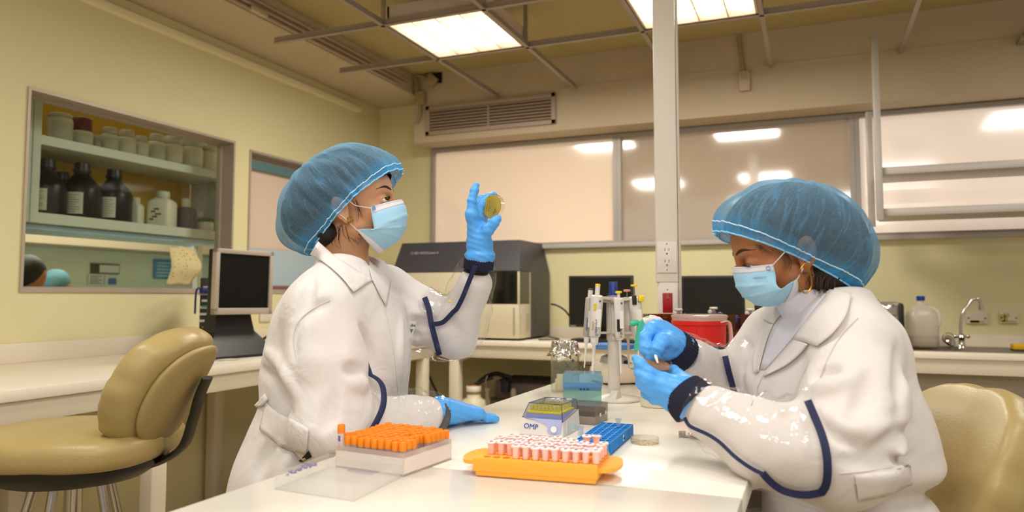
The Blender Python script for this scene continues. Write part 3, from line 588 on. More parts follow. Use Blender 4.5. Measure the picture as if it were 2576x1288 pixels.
socket((2429, 784), (2486, 815), 'white blank socket plate just right of the tap spout', ((.5, .14, .66, .26), (.4, .2, .4, .2))); socket((2513, 783), (2562, 814), 'chipped socket plate right of the blank one above the sink', ((.15, .45, .3, .6), (.4, .7, .3, .3), (.5, .12, .8, .24), (.35, .4, .2, .4)))
mb = MB(); p = onX(668, 797, XL); mb.bb((XL+.001, p[1]-.06, p[2]-.03), (XL+.012, p[1]+.07, p[2]+.03), .003); put('wall_socket_plate', mb, so, sm=30, label='cream socket plate on the left wall right of the silver monitor', cat='socket plate')
# sponge and wash bottle at the picture's right edge
p = onz(2563, 884, .902); mb = MB(); mb.box(p+V(.03, .0, .024), (.12, .075, .028), .006); sp = put('sponge', mb, M('sponge_yellow', '#d6a51a', .9, bump=.8, bscale=300), sm=30, label='yellow and green scouring sponge on the sink edge', cat='sponge')
mb = MB(); mb.box(p+V(.03, 0, .0055), (.121, .076, .009), .002); put('scouring_pad', mb, M('sponge_green', '#2c4a26', .9), sp, sm=30)
p = onz(2572, 866, .9); t = thing('wash_bottle', 'clear plastic bottle at the far right edge above the sponge', 'bottle', (p[0]+.01, YB-.085, .902)); mb = MB(); mb.lathe([(.04, 0), (.042, .005), (.042, .1), (.036, .125), (.016, .15), (.016, .165)], n=24); put('body', mb, clear('wash_plastic', '#f1efe4', .35, .15, '#d9cfb8'), t, sm=60); mb = MB(); mb.lathe([(.019, .164), (.019, .18), (.008, .2), (.004, .22)], n=20); put('nozzle', mb, M('nozzle_white', '#ddd3c2', .5), t, sm=50)
# ---------------- on the beam: grille, switch box, junction boxes, pipes
a = onY(1070, 265, YF-.02); b = onY(1397, 310, YF-.02); gx0, gx1, gz0, gz1 = a[0], b[0], 2.372, 2.592
vp = M('grille_paint', '#ab9683', .5); t = thing('air_grille', 'long pinkish white air grille on the beam above the analyzer', 'air vent', ((gx0+gx1)/2, YF, gz0)); mb = MB(); w = .032
for lo, hi in (((gx0, YF-.02, gz0), (gx1, YF-.001, gz0+w)), ((gx0, YF-.02, gz1-w), (gx1, YF-.001, gz1)), ((gx0, YF-.02, gz0), (gx0+w, YF-.001, gz1)), ((gx1-w, YF-.02, gz0), (gx1, YF-.001, gz1))): mb.bb(lo, hi, .003)
put('grille_frame', mb, vp, t, world=True, sm=30); mb = MB(); mb.bb((gx0+w, YF-.004, gz0+w), (gx1-w, YF-.0015, gz1-w)); put('duct_opening', mb, M('grille_dark', '#3d3010', .8), t, world=True, sm=0)
mb = MB()
for k in range(7): z = gz0+w+(gz1-gz0-2*w)*(k+.5)/7; mb.box(((gx0+gx1)/2, YF-.012, z+.002), (gx1-gx0-2*w, .004, .0135), 0, (radians(-25), 0, 0))
mb.bb(((gx0+gx1)/2-.006, YF-.018, gz0+w), ((gx0+gx1)/2+.006, YF-.006, gz1-w)); put('slats', mb, vp, t, world=True, sm=0)
bx = M('box_plastic', '#a58e6a', .5); a = onY(1873, 204, YF-.015); t = thing('switch_box', 'small beige switch box on the beam right of the service pole', 'switch box', (a[0], YF, a[2]-.06))
mb = MB(); mb.box((a[0], YF-.018, a[2]), (.07, .034, .128), .008); put('cover', mb, M('switch_paint', '#bfa98e', .5), t, world=True, sm=30); mb = MB(); mb.cyl((a[0]-.005, YF-.012, a[2]+.06), (a[0]-.03, YF-.012, ZC-.02), .0125); put('conduit', mb, bx, t, world=True)
mb = MB()
for k in range(3): mb.box((a[0]+(k-1)*.014, YF-.0358, a[2]+.02), (.004, .0012, .03))
put('marks', mb, M('switch_ink', '#8f7c66', .6), t, world=True, sm=0)
t = thing('junction_box', 'beige junction box with curved conduits at the corner of the beam', 'junction box', onY(1057, 247, YF-.03)); q = np.array(t.location)
mb = MB(); mb.box(q, (.082, .05, .1), .012); put('box_body', mb, bx, t, world=True, sm=30)
mb = MB(); mb.tube(smooth([onY(985, 160, YF-.05), onY(1020, 176, YF-.04), onY(1043, 196, YF-.03), onY(1053, 228, YF-.03)], 8), .014, 10); mb.tube(smooth([onY(1056, 265, YF-.02), onY(1057, 285, YF-.02), onY(1048, 312, YF-.02)], 8), .013, 10); put('conduit', mb, bx, t, world=True)
t = thing('junction_box', 'tilted square junction box beside a dark hole in the beam', 'junction box', onY(1085, 202, YF-.03)); q = np.array(t.location)
mb = MB(); mb.box(q, (.08, .05, .08), .01, (0, radians(40), 0)); put('box_body', mb, bx, t, world=True, sm=30); mb = MB(); mb.tube(smooth([onY(1046, 189, YF-.03), onY(1060, 192, YF-.03), onY(1072, 193, YF-.03)], 6), .01, 10); put('conduit', mb, bx, t, world=True)
a = onY(1101, 196, YF); mb = MB(); mb.box((a[0], YF-.004, a[2]), (.075, .004, .085)); put('trim_hole', mb, dark_m, sm=0, kind='structure')
# ---------------- hanging shelf frame at the right
hs = thing('hanging_shelf', 'aluminium hanging shelf frame before the right window pane', 'hanging shelf', (1.0, 4.4, 1.6)); am = M('rail_alu', '#bab2aa', .4, metal=.3)
for z in (1.834, 1.612): mb = MB(); mb.bb((.352, 4.35, z), (2.2, 4.68, z+.04), .002); put('shelf_rail', mb, am, hs, world=True, sm=30)
mb = MB(); mb.bb((.318, 4.33, 1.59), (.352, 4.365, ZG+.01), .002); put('hanging_post', mb, am, hs, world=True, sm=30); mb = MB(); mb.bb((.30, 4.65, 1.585), (.335, 4.69, 2.25), .002); put('hanging_post', mb, am, hs, world=True, sm=30)
mb = MB(); mb.bb((2.17, 4.33, 1.59), (2.2, 4.365, ZG+.01), .002); put('hanging_post', mb, am, hs, world=True, sm=30)
mb = MB(); a = onY(2568, 100, YF-.06); mb.bb((a[0]-.01, YF-.1, a[2]-.014), (a[0]+.2, YF-.002, a[2]+.014), .003); put('wall_bracket', mb, grid_m, sm=30, label='short metal bracket on the beam at the upper right corner', cat='bracket')
# ---------------- under the back bench
t = thing('waste_carboy', 'white carboy with red and white screw cap under the back bench', 'carboy', (0, 0, 0)); a = onY(1192, 990, 4.445); t.location = (a[0], 4.445, .002)
zc = lambda py: onY(1192, py, 4.445)[2]-.002
wj2 = M('carboy_plastic', '#d8ccac', .4); mb = MB(); mb.lathe([(.082, 0), (.088, .01), (.088, zc(1018)-.02), (.075, zc(1006)), (.047, zc(1000)), (.046, zc(990))], n=30); put('body', mb, wj2, t, sm=60)
mb = MB(); mb.lathe([(.046, zc(992)), (.047, zc(986)), (.046, zc(981))], n=30); put('neck_ring', mb, M('olive_band', '#8d7f40', .5), t, sm=50)
mb = MB(); mb.lathe([(.049, zc(984)), (.05, zc(983)), (.05, zc(971)), (.047, zc(970))], n=30); cp = put('cap', mb, M('cap_white', '#e3d8c8', .45), t, sm=50); mb = MB(); mb.lathe([(.046, zc(970.2)), (.046, zc(969.4)), (.03, zc(969.2)), (.03, zc(970.2))], n=30); put('red_ring', mb, M('ring_red', '#c04a30', .5), cp, sm=40)
t = thing('fluid_cart', 'grey fluid cart with pump and hoses under the back bench', 'cart', (-1.72, 4.66, 0)); a = onY(1225, 950, 4.62); b = onY(1395, 958, 4.62); c2 = onY(1240, 1003, 4.62)
gm = M('cart_grey', '#6f6259', .5); mb = MB(); mb.bb((a[0], 4.55, .02), (b[0]+.15, 4.85, c2[2]), .01); mb.bb((a[0]+.05, 4.64, c2[2]), (b[0]+.15, 4.85, a[2]-.02), .008); put('body', mb, gm, t, world=True, sm=30); mb = MB(); mb.bb((a[0]+.1, 4.6, a[2]-.02), (b[0]+.15, 4.87, a[2]+.0), .004); put('top_plate', mb, dark_m, t, world=True, sm=30)
mb = MB(); q = onY(1272, 972, 4.6); mb.box(q, (.055, .05, .07), .006); mb.box(q+V(0, -.02, .035), (.03, .03, .02), .004); put('pump_head', mb, M('pump_dark', '#1f2430', .4), t, world=True, sm=30)
mb = MB(); mb.tube(smooth([onY(1205, 962, 4.6), onY(1225, 947, 4.62), onY(1248, 940, 4.62), onY(1270, 946, 4.62), onY(1290, 952, 4.62)], 8), .016, 10); mb.tube(smooth([onY(1195, 968, 4.55), onY(1215, 958, 4.58), onY(1240, 950, 4.6)], 6), .012, 8); put('hose', mb, blackp, t, world=True)
mb = MB(); mb.tube(smooth([onY(1224, 985, 4.56), onY(1222, 960, 4.56), onY(1226, 945, 4.56)], 6), .004, 6); mb.lathe([(.03, 0), (.03, .05), (.018, .07), (.018, .11), (.024, .112), (.024, .13)], onY(1224, 1025, 4.56), n=16); put('small_bottle', mb, M('cart_white', '#b5a590', .5), t, world=True); mb = MB(); mb.lathe([(.02, 0), (.018, .05), (.01, .06)], onY(1292, 1000, 4.56), n=14); put('drip_cup', mb, M('cart_white', '#b5a590', .5), t, world=True)
mb = MB(); mb.tube(smooth([onY(1050, 872, 4.42)+V(0, 0, .02), onY(1062, 950, 4.42), onY(1085, 1040, 4.42), onY(1098, 1070, 4.42)], 8), .011, 8); mb.tube(smooth([onY(1064, 872, 4.43)+V(0, 0, .02), onY(1078, 940, 4.43), onY(1110, 1010, 4.43)], 8), .008, 8); put('hanging_cable', mb, blackp, label='black cables hanging under the corner of the back bench', cat='cable')
# ---------------- left bench: silver monitor, tower, mouse, papers
dl, dr = 3.34, 3.62; TL, TR, BL, BR = W(533, 621, dl), W(681, 637, dr), W(541, 794, dl), W(683, 787, dr)
ex = nrm(TR-TL+(BR-BL)); ez = nrm(nrm(TL-BL)+nrm(TR-BR)); ey = nrm(np.cross(ez, ex)); ez = np.cross(ex, ey); cen = (TL+TR+BL+BR)/4; w = (np.linalg.norm(TR-TL)+np.linalg.norm(BR-BL))/2; h = (np.linalg.norm(TL-BL)+np.linalg.norm(TR-BR))/2
Rm = Matrix((ex, ey, ez)).transposed(); bs = cen+ey*.08; t = thing('computer_monitor', 'silver framed monitor with black screen on the left bench', 'monitor', (bs[0], bs[1], Z))
silv = M('bezel_silver', '#b3a596', .4, metal=.15)
mb = MB()
for c, d in ((( -w/2+.011, .0, 0), (.022, .03, h)), ((w/2-.011, 0, 0), (.022, .03, h)), ((0, 0, h/2-.011), (w, .03, .022)), ((0, 0, -h/2+.015), (w, .03, .03))): mb.box(cen+Rm@Vector(c), d, .003, Rm)
put('bezel', mb, silv, t, world=True, sm=30)
mb = MB(); mb.box(cen+ey*.004, (w-.04, .02, h-.045), 0, Rm); put('screen', mb, M('lcd_dark', '#0e0c08', .5, spec=.2), t, world=True, sm=0)
mb = MB(); mb.box(cen+ey*.03, (w-.004, .034, h-.004), .008, Rm); put('rear_shell', mb, blackp, t, world=True, sm=30)
mb = MB(); exh = nrm(V(ex[0], ex[1], 0)); eyh = V(-exh[1], exh[0], 0)
def q4(wd, dp, z, off): c = V(bs[0], bs[1], 0)+eyh*off; return [c+exh*sx*wd/2+eyh*sy*dp/2+V(0, 0, z) for sx, sy in ((-1, -1), (1, -1), (1, 1), (-1, 1))]
mb.ring([q4(.40, .2, Z, .0), q4(.40, .2, Z+.012, 0), q4(.22, .1, Z+.12, .02), q4(.18, .06, Z+.24, .02), q4(.17, .05, Z+.34, 0)]); put('stand', mb, blackp, t, world=True, sm=20)
a = W(500, 838, 3.75); t = thing('computer_tower', 'upright computer tower with rear ports behind the silver monitor', 'computer', (a[0], a[1], Z)); Rt = Euler((0, 0, radians(35))).to_matrix(); ax = np.array(Rt@Vector((1, 0, 0))); ay = np.array(Rt@Vector((0, 1, 0)))
o0 = V(a[0], a[1], 0)+ax*.05; mb = MB(); mb.box(o0+V(0, 0, Z+.19)+ay*.1, (.09, .25, .38), .004, Rt); put('case', mb, M('tower_black', '#2a2724', .5), t, world=True, sm=30)
mb = MB(); rg = np.random.default_rng(3)
for k in range(9): mb.box(o0-ay*.027+V(0, 0, Z+.06+.034*k)+ax*rg.uniform(-.02, .0), (.05+.02*(k % 2), .004, .012), .001, Rt)
mb.lathe([(.028, 0), (.028, .004), (.02, .005)], o0-ay*.026+V(0, 0, Z+.055)-ax*.005, -ay, 20); put('ports', mb, M('port_metal', '#c9c1b4', .35, metal=.6), t, world=True, sm=0)
mb = MB(); mb.box(o0-ay*.028+V(0, 0, Z+.235), (.07, .005, .01), 0, Rt); put('audio_ports', mb, M('port_green', '#3f8a66', .5), t, world=True, sm=0)
mb = MB(); mb.box(o0-ay*.045+V(0, 0, Z+.315)-ax*.02, (.045, .035, .03), .005, Rt); mb.tube(smooth([o0-ay*.06+V(0, 0, Z+.325)-ax*.03, o0-ay*.09+V(0, 0, Z+.315)-ax*.05, o0-ay*.06+V(0, 0, Z+.2)-ax*.06], 6), .005, 8); put('video_plug', mb, M('plug_blue', '#1d2a6b', .4), t, world=True, sm=30)
p = onz(540, 893, .9); mb = MB(); mb.ell((p[0], p[1], Z+.008), (.055, .032, .012), rot=np.array(Rt)); put('computer_mouse', mb, M('mouse_white', '#e4dccd', .35), label='white computer mouse in front of the monitor stand on the left bench', cat='mouse')
for k, (px, py, w_, c, lab) in enumerate(((530, 907, .12, '#b8aaa6', 'greyish printed paper lying on the left bench below the mouse'), (575, 905, .09, '#d9cdb6', 'cream paper slip lying on the left bench below the silver monitor'))):
    p = onz(px, py, .9); mb = MB(); mb.box((p[0], p[1], Z+.001+.001*k), (w_, .07, .001), 0, (0, 0, .5)); put('paper_sheet', mb, M('loose_paper_%d' % k, c, .7), sm=0, label=lab, cat='paper')
mb = MB(); p = onz(655, 880, .9); mb.tube(smooth([p+V(-.05, 0, .01), p+V(0, .06, .07), p+V(.05, .1, .06), p+V(.1, .15, .01)], 8), .007, 8); mb.tube(smooth([p+V(-.02, .02, .01), p+V(.06, .08, .04), p+V(.1, .1, .01)], 8), .006, 8); put('cable_coil', mb, blackp, label='black cables bunched right of the monitor stand on the left bench', cat='cable')
mb = MB(); p = onz(545, 1235, 0); mb.box((-2.65, 3.55, .14), (.3, .5, .28), .004); put('cardboard_box', mb, M('box_brown', '#b59a6c', .7), sm=0, label='brown box on the floor under the left bench', cat='box')
# ================================================================== things on the island table
Z = .9006
def yaw(v): return atan2(v[1], v[0])
def flat(v): return V(v[0], v[1], 0)
# ---- freezer box of orange capped tubes
Nn = flat(onz(1015, 1200, .9)); Rr = flat(onz(1133.5, 1157, .9)); e1 = Rr-Nn; S = .142; e1 = nrm(e1); e2 = V(-e1[1], e1[0], 0)
fro = clear('frosted_box', '#ffffff', .42, .3, '#fff3ec', mixt=.6); fro2 = clear('frosted_lid', '#ffffff', .13, .25, '#ffffff', mixt=.6)
bc = Nn+e1*S/2+e2*S/2; ang = yaw(e1)
box = thing('freezer_box', 'frosted plastic freezer box full of orange capped tubes', 'tube box', (bc[0], bc[1], Z), ang)
hb = .036; mb = MB(); w = .0018
for lo, hi in (((-S/2, -S/2, 0), (S/2, -S/2+w, hb)), ((-S/2, S/2-w, 0), (S/2, S/2, hb)), ((-S/2, -S/2, 0), (-S/2+w, S/2, hb)), ((S/2-w, -S/2, 0), (S/2, S/2, hb)), ((-S/2, -S/2, 0), (S/2, S/2, w))): mb.bb(lo, hi)
put('box_wall', mb, fro, box, sm=0)
mb = MB(); NN = 10; p = S/NN*.985
for k in range(NN+1):
    c = -p*NN/2+p*k; mb.bb((c-.0006, -p*NN/2, .003), (c+.0006, p*NN/2, hb-.008)); mb.bb((-p*NN/2, c-.0006, .003), (p*NN/2, c+.0006, hb-.008))
put('divider_grid', mb, M('divider_plastic', '#f8efe9', .5, sss=.2), box, sm=0)
ora = M('orange_cap', '#f08a12', .42, bump=.05, bscale=200); tubp = clear('tube_plastic', '#ffffff', .35, .15, '#fdf0ec', mixt=.6)
def cryo(lab, grp):
    t = thing('screw_cap_tube', lab, 'tube', (0, 0, 0), 0, grp)
    mb = MB(); mb.lathe([(.0042, 0), (.0053, .002), (.0055, .03), (.0055, .041)], n=14); put('tube_body', mb, tubp, t, sm=60)
    mb = MB(); n = 20; prof = [(.0062, .0345), (.0064, .036), (.0064, .0475), (.0058, .0488), (.0052, .049), (.005, .0478), (.0002, .0478)]; mb.lathe(prof, n=n); put('cap', mb, ora, t, sm=45); return t
RG = np.random.default_rng(4); first = None; miss = {(3, 0), (4, 0), (0, 9)}
lab = 'orange screw capped tube standing among its rows in the frosted freezer box'
for i in range(NN):
    for j in range(NN):
        if (i, j) in miss or RG.random() < .02: continue
        u = -S/2+.0075+(S-.015)*i/(NN-1); v = -S/2+.0075+(S-.015)*j/(NN-1); q = bc+e2*(v)+e1*(u)
        ii = NN-1-i  # i runs along e1, j along e2 (row nearest the camera is j=0 side)
        loc = (q[0], q[1], Z+.003+RG.uniform(0, .0025))
        if first is None: first = cryo(lab, 'orange capped tubes in the freezer box'); first.location = loc
        else: dup(first, loc, RG.uniform(0, 6))
q = Nn+e2*(S-.007)+e1*.006
tl = dup(first, (q[0], q[1], Z+.022), 0, 'raised orange capped tube standing highest at the left corner of the box'); tl['group'] = 'orange capped tubes in the freezer box'
mb = MB(); mb.box((0, -.0056, .026), (.004, .0008, .009)); put('ink_mark', mb, M('violet_ink', '#6a58b0', .6), tl, sm=0)
# ---- lid lying in front
N2 = flat(onz(890, 1262, .9)); R2 = flat(onz(1008, 1202, .9)); L2 = flat(onz(691, 1231, .9)); a1 = R2-N2; a2 = L2-N2
t = thing('box_lid', 'clear frosted lid lying open side up in front of the freezer box', 'lid', ((N2+R2+L2-N2)/2)+V(0, 0, Z)); o = N2+V(0, 0, Z)
mb = MB(); h = .023; ez = V(0, 0, 1)
def par(o, u, v, t_, hh): return mb.hexa([o, o+u, o+u+v, o+v], [o+V(0, 0, hh), o+u+V(0, 0, hh), o+u+v+V(0, 0, hh), o+v+V(0, 0, hh)])
k = .0018; u1 = nrm(a1)*k; u2 = nrm(a2)*k
par(o, a1, a2, 0, k); par(o, a1, u2, 0, h); par(o+a2-u2, a1, u2, 0, h); par(o, u1, a2, 0, h); par(o+a1-u1, u1, a2, 0, h); put('lid_shell', mb, fro2, t, world=True, sm=0)
mb = MB(); rg = np.random.default_rng(2)
for s in range(16):
    c = o+a2*.985+a1*(.2+.035*s)+V(0, 0, h*.7+rg.uniform(-.003, .003)); mb.box(c, (.003, .003, rg.uniform(.002, .006)), 0, (0, 0, ang))
put('ink_writing', mb, M('faded_ink', '#9c97b8', .6), t, world=True, sm=0); mb = MB()
for s in range(12): c = o+a1*(.96-.0*s)+a2*(.35+.03*s)+V(0, 0, .003); mb.box(c, (.004, .002, .001), 0, (0, 0, ang+.6))
put('ink_note', mb, M('faded_ink', '#9c97b8', .6), t, world=True, sm=0)
# ---- orange cold rack with pink tubes
A = flat(onz(1189, 1199, .9)); B = flat(onz(1503, 1223, .9)); ex = nrm(B-A); Lx = np.linalg.norm(B-A); ey = V(-ex[1], ex[0], 0); hr = .03; topFR = onz(1503, 1178, Z+hr); topBR = onz(1525, 1140, Z+hr); Dy = abs((topBR-topFR)@ey); print('rack', Lx, Dy)
c = A+ex*Lx/2+ey*Dy/2; ork = M('orange_rack', '#faad38', .45, sss=.15)
rk = thing('tube_rack', 'bright orange tube rack with handles holding the pink tubes', 'tube rack', (c[0], c[1], Z), yaw(ex))
mb = MB(); mb.bb((-Lx/2+.003, -Dy/2+.003, 0), (Lx/2-.003, Dy/2-.003, hr-.006), .003); mb.bb((-Lx/2, -Dy/2, .008), (Lx/2, Dy/2, hr), .002); put('rack_body', mb, ork, rk, sm=30)
for sgn in (-1, 1):
    pts = [(sgn*Lx/2-sgn*.012, -Dy*.42)]+[(sgn*(Lx/2+.03*cos(a)**.7), Dy*.46*sin(a)) for a in np.linspace(-1.45, 1.45, 18)]+[(sgn*Lx/2-sgn*.012, Dy*.42)]
    mb = MB(); mb.prism(pts if sgn > 0 else pts[::-1], (0, 0, hr-.012), (1, 0, 0), (0, 1, 0), (0, 0, 1), .006); put('handle', mb, ork, rk, sm=30)
mb = MB(); mb.bb((Lx/2-.022, -Dy*.3, hr), (Lx/2-.003, Dy*.45, hr+.008), .002); put('end_block', mb, ork, rk, sm=30)
cols, rows = 12, 5; pitch = (1497-1213)/11*1.155/1850; x_first = -Lx/2+.021; py_ = (Dy-.022)/(rows-1)
mb = MB()
for i in range(cols):
    for j in range(rows):
        mb.lathe([(.0062, 0), (.0062, .0006)], (x_first+pitch*i, -Dy/2+.011+py_*j, hr), n=12)
put('holes', mb, M('rack_hole', '#c9700f', .6), rk, sm=0)
pk = M('pink_tube', '#ffc9c0', .35, sss=.2); pkl = M('pink_lid', '#fde2df', .4, sss=.1); inkm = [M('lid_ink_violet', '#7a62a0', .7), M('lid_ink_brown', '#8d5a56', .7)]
def eppi(ink):
    t = thing('snap_cap_tube', 'pink snap cap tube standing in the orange rack', 'tube', (0, 0, 0), 0, 'pink tubes in the orange rack')
    mb = MB(); mb.lathe([(.0045, .001), (.0051, .004), (.0056, .021), (.0058, .0225)], n=16); put('tube_body', mb, pk, t, sm=60)
    mb = MB(); mb.lathe([(.0078, .0224), (.0081, .023), (.0081, .0247), (.0074, .0252)], n=18); mb.box((.0075, 0, .024), (.004, .005, .0012), .0004); put('lid', mb, pkl, t, sm=45)
    mb = MB(); rg = np.random.default_rng(8)
    for k in range(5): mb.box((-.0032+.0016*k, rg.uniform(-.0012, .0012), .0254), (.0009, .0042 if k % 2 else .003, .0004), 0, (0, 0, rg.uniform(-.7, .7)))
    put('ink_mark', mb, ink, t, sm=0); return t
protos = [None, None]; ca, sa = cos(yaw(ex)), sin(yaw(ex))
for j in range(rows):
    for i in range(cols):
        if (j == 0 and i < 3) or (j == 4 and i in (8, 11, 0)) or (j == 3 and i in (10,)): continue
        x = x_first+pitch*i; y = -Dy/2+.011+py_*j; p3 = c+ex*x+ey*y; loc = (p3[0], p3[1], Z+hr-.0055+RG.uniform(-.0, .002)+(.006 if j == 4 and i in (9, 10) else 0)); k = int(RG.random() < .4)
        if protos[k] is None: protos[k] = eppi(inkm[k]); protos[k].location = loc; protos[k].rotation_euler = (0, 0, yaw(ex)+1.2)
        else: dup(protos[k], loc, rot=(RG.uniform(-.06, .06), RG.uniform(-.06, .06), yaw(ex)+1.2+RG.uniform(-.5, .5)))
# ---- pipette tip box
A = flat(onz(1306.5, 1092, .9)); B = flat(onz(1417, 1101, .9)); C2 = flat(onz(1467, 1073, .9)); ex = nrm(B-A); ey = V(-ex[1], ex[0], 0); Lx = np.linalg.norm(B-A); Dy = .108; hh = .0385; ht = .064
c = A+ex*Lx/2+ey*Dy/2; t = thing('tip_box', 'grey pipette tip box with smoky blue lid and yellow tip tray', 'tip box', (c[0], c[1], Z), yaw(ex))
gw = M('tipbox_grey', '#d9d3cf', .4); lil = M('tipbox_lilac', '#aab2de', .4); x, y = Lx/2, Dy/2
mb = MB(); mb.hexa([(-x, -y, 0), (x, -y, 0), (x, y, 0), (-x, y, 0)], [(-x+.004, -y+.004, hh-.006), (x-.002, -y+.004, hh-.012), (x-.002, y-.002, hh+.004), (-x+.004, y-.002, hh)]); put('base', mb, gw, t, sm=0)
mb = MB(); pts = [(-x+.012, .034)]+[tuple(q) for q in smooth([(-x+.03, .0325), (-x+.06, .022), (x-.034, .008), (x-.02, .003), (x-.006, .007)], 6)]+[(x-.004, .034)]; mb.prism(pts, (0, -y-.0012, 0), (1, 0, 0), (0, .105, .995), (0, 1, 0), .004); put('swoosh_panel', mb, lil, t, sm=0)
mb = MB(); mb.lathe([(.0065, 0), (.0065, .002)], (x-.02, -y-.001, .0145), (0, -1, .1), 20); put('disc', mb, M('disc_white', '#efeae4', .4), t, sm=40)
mb = MB()
for k in range(10): mb.bb((x-.0012, -y+.02+.004*k, .006), (x+.0012, -y+.022+.004*k, .03-.001*k))
put('grip_ribs', mb, gw, t, sm=0)
text('handwriting', 'OMP', .0155, M('marker_blue', '#1f4f9c', .5), (-x+.0085, -y+.0012, .0125), (.99, 0, -.05), (.1, .105, .99), t, world=False, ext=.0006)
mb = MB(); mb.bb((-x+.01, -y+.012, .03), (x-.008, y-.01, .043)); put('inner_tray', mb, lil, t, sm=0)
yl = M('tip_yellow', '#f4e01c', .4); mb = MB(); mb.bb((-x+.011, -y+.011, .043), (x-.009, y-.009, .0475), .001); tr_ = put('tip_tray', mb, yl, t, sm=30)
ty = clear('tip_plastic', '#fbf6b4', .6, .2, '#f6ee8a')
tip = None
for i in range(8):
    for j in range(5):
        mb = MB()
        if tip is None: mb.lathe([(.0038, .0476), (.0034, .05), (.0036, .058), (.003, .0585)], n=10); tip = put('tip', mb, ty, t, sm=50); q = tip
        else: q = tip.copy(); COL.objects.link(q)
        q.location = (-x+.02+(2*x-.037)*i/7, -y+.02+(2*y-.036)*j/4, 0)
smk = clear('smoky_lid', '#e4e7f3', .04, .05, '#7a83ae'); nav = M('lid_edge', '#2a2f5a', .3)
b4 = [(-x+.005, -y+.005, hh-.004), (x-.003, -y+.005, hh-.009), (x-.003, y-.003, hh+.004), (-x+.005, y-.003, hh)]; t4 = [(-x+.017, -y+.012, ht), (x-.007, -y+.009, ht), (x-.006, y-.004, ht), (-x+.02, y-.004, ht)]
mb = MB(); mb.add(b4+t4, [(4, 5, 6, 7)]+[(i, (i+1) % 4, 4+(i+1) % 4, 4+i) for i in range(4)]); ld = put('lid', mb, smk, t, sm=0)
mb = MB(); 
for i in range(4): mb.tube([b4[i], t4[i]], .0006, 6); mb.tube([t4[i], t4[(i+1) % 4]], .0007, 6); mb.tube([b4[i], b4[(i+1) % 4]], .0005, 6)
put('lid_edge', mb, nav, ld)
mb = MB(); mb.box((.0, y-.02, ht+.0004), (.02, .012, .0006)); mb.box((x-.02, y-.012, ht+.0004), (.012, .006, .0006)); put('sticker', mb, M('sticker_white', '#ece6dc', .5), ld, sm=0)
mb = MB(); mb.lathe([(.003, 0), (.003, .0006)], (.0, y-.02, ht+.0007), n=12); put('sticker_dot', mb, M('dot_blue', '#4058c8', .5), ld, sm=0)
# ---- clear blue box
fl = onz(1415, 1034, .9); fr = onz(1515, 1036, .9); ex = nrm(flat(fr-fl)); ey = V(-ex[1], ex[0], 0); Lx = np.linalg.norm(flat(fr-fl)); Dy = .085; c = flat(fl)+ex*Lx/2+ey*Dy/2; hT = .0925
t = thing('tip_box', 'clear pale blue tip box with dark blue tray before the pipette stand', 'tip box', (c[0], c[1], Z), yaw(ex)); x, y = Lx/2, Dy/2
bl = clear('blue_clear', '#cfeaf6', .34, .15, '#8fc3de'); bl2 = clear('blue_clear_base', '#d3eee9', .4, .15, '#a6cfd0')
def shell(mb, x, y, z0, z1, tp=1., w=.0012, top=True, bot=False):
    b = [(-x, -y, z0), (x, -y, z0), (x, y, z0), (-x, y, z0)]; u = [(a*tp, b_*tp, z1) for a, b_, _ in b]
    mb.add(b+u, ([(4, 5, 6, 7)] if top else [])+([(3, 2, 1, 0)] if bot else [])+[(i, (i+1) % 4, 4+(i+1) % 4, 4+i) for i in range(4)])
mb = MB(); shell(mb, x*.96, y*.96, 0, .06, 1, top=False, bot=True); put('base', mb, bl2, t, sm=0)
mb = MB(); shell(mb, x, y, .057, hT, .97); lid = put('lid', mb, bl, t, sm=0); md = lid.modifiers.new('bevel', 'BEVEL'); md.width = .003; md.segments = 2
mb = MB(); mb.bb((-x*.95, -y*.95, .050), (x*.95, y*.95, .061), .001); put('tray', mb, M('tray_blue', '#4a7fc4', .4), t, sm=30)
mb = MB()
for k in range(3): mb.box((-.004+.009*k, -y*.953, .0545), (.0055, .001, .005))
put('tray_print', mb, M('tray_print', '#1f3f8f', .5), t, sm=0)
mb = MB(); mb.prism([(-.005, -.011), (.005, -.011), (0, .012)], (x*.995, y*-.3, .072), (0, 1, 0), (0, 0, 1), (1, 0, 0), .0025); mb.prism([(-.005, -.011), (.005, -.011), (0, .012)], (x*.995, y*.45, .072), (0, 1, 0), (0, 0, 1), (1, 0, 0), .0025); put('latch', mb, bl, t, sm=0)
# ---- grey box
fr = onz(1497.5, 1070.5, .9); bk = onz(1537, 1052.5, .9); ey = nrm(flat(bk-fr)); ex = V(ey[1], -ey[0], 0); Lx, Dy = .075, .085; c = flat(fr)-ex*Lx/2+ey*Dy/2; hT = .041; x, y = Lx/2, Dy/2
t = thing('slide_box', 'grey clear lidded box with dark tray beside the smoky lidded tip box', 'box', (c[0], c[1], Z), yaw(ex))
mb = MB(); mb.bb((-x, -y, 0), (x, y, .018), .0015); put('base', mb, M('slide_grey', '#8a8078', .35, coat=.2), t, sm=30)
mb = MB(); mb.bb((-x+.004, -y+.004, .0185), (x-.004, y-.004, .029)); put('tray', mb, M('tray_dark', '#33302e', .4), t, sm=0)
mb = MB(); shell(mb, x, y, .0187, hT, 1); put('lid', mb, clear('grey_lid', '#d5ccc6', .3, .12, '#b5a89e'), t, sm=0)
mb = MB(); mb.box((x+.0012, -.012, .019), (.0025, .008, .008), .001); mb.box((x+.0012, .024, .019), (.0025, .008, .008), .001); put('latch', mb, M('latch_clear', '#d8cdc6', .3), t, sm=30)
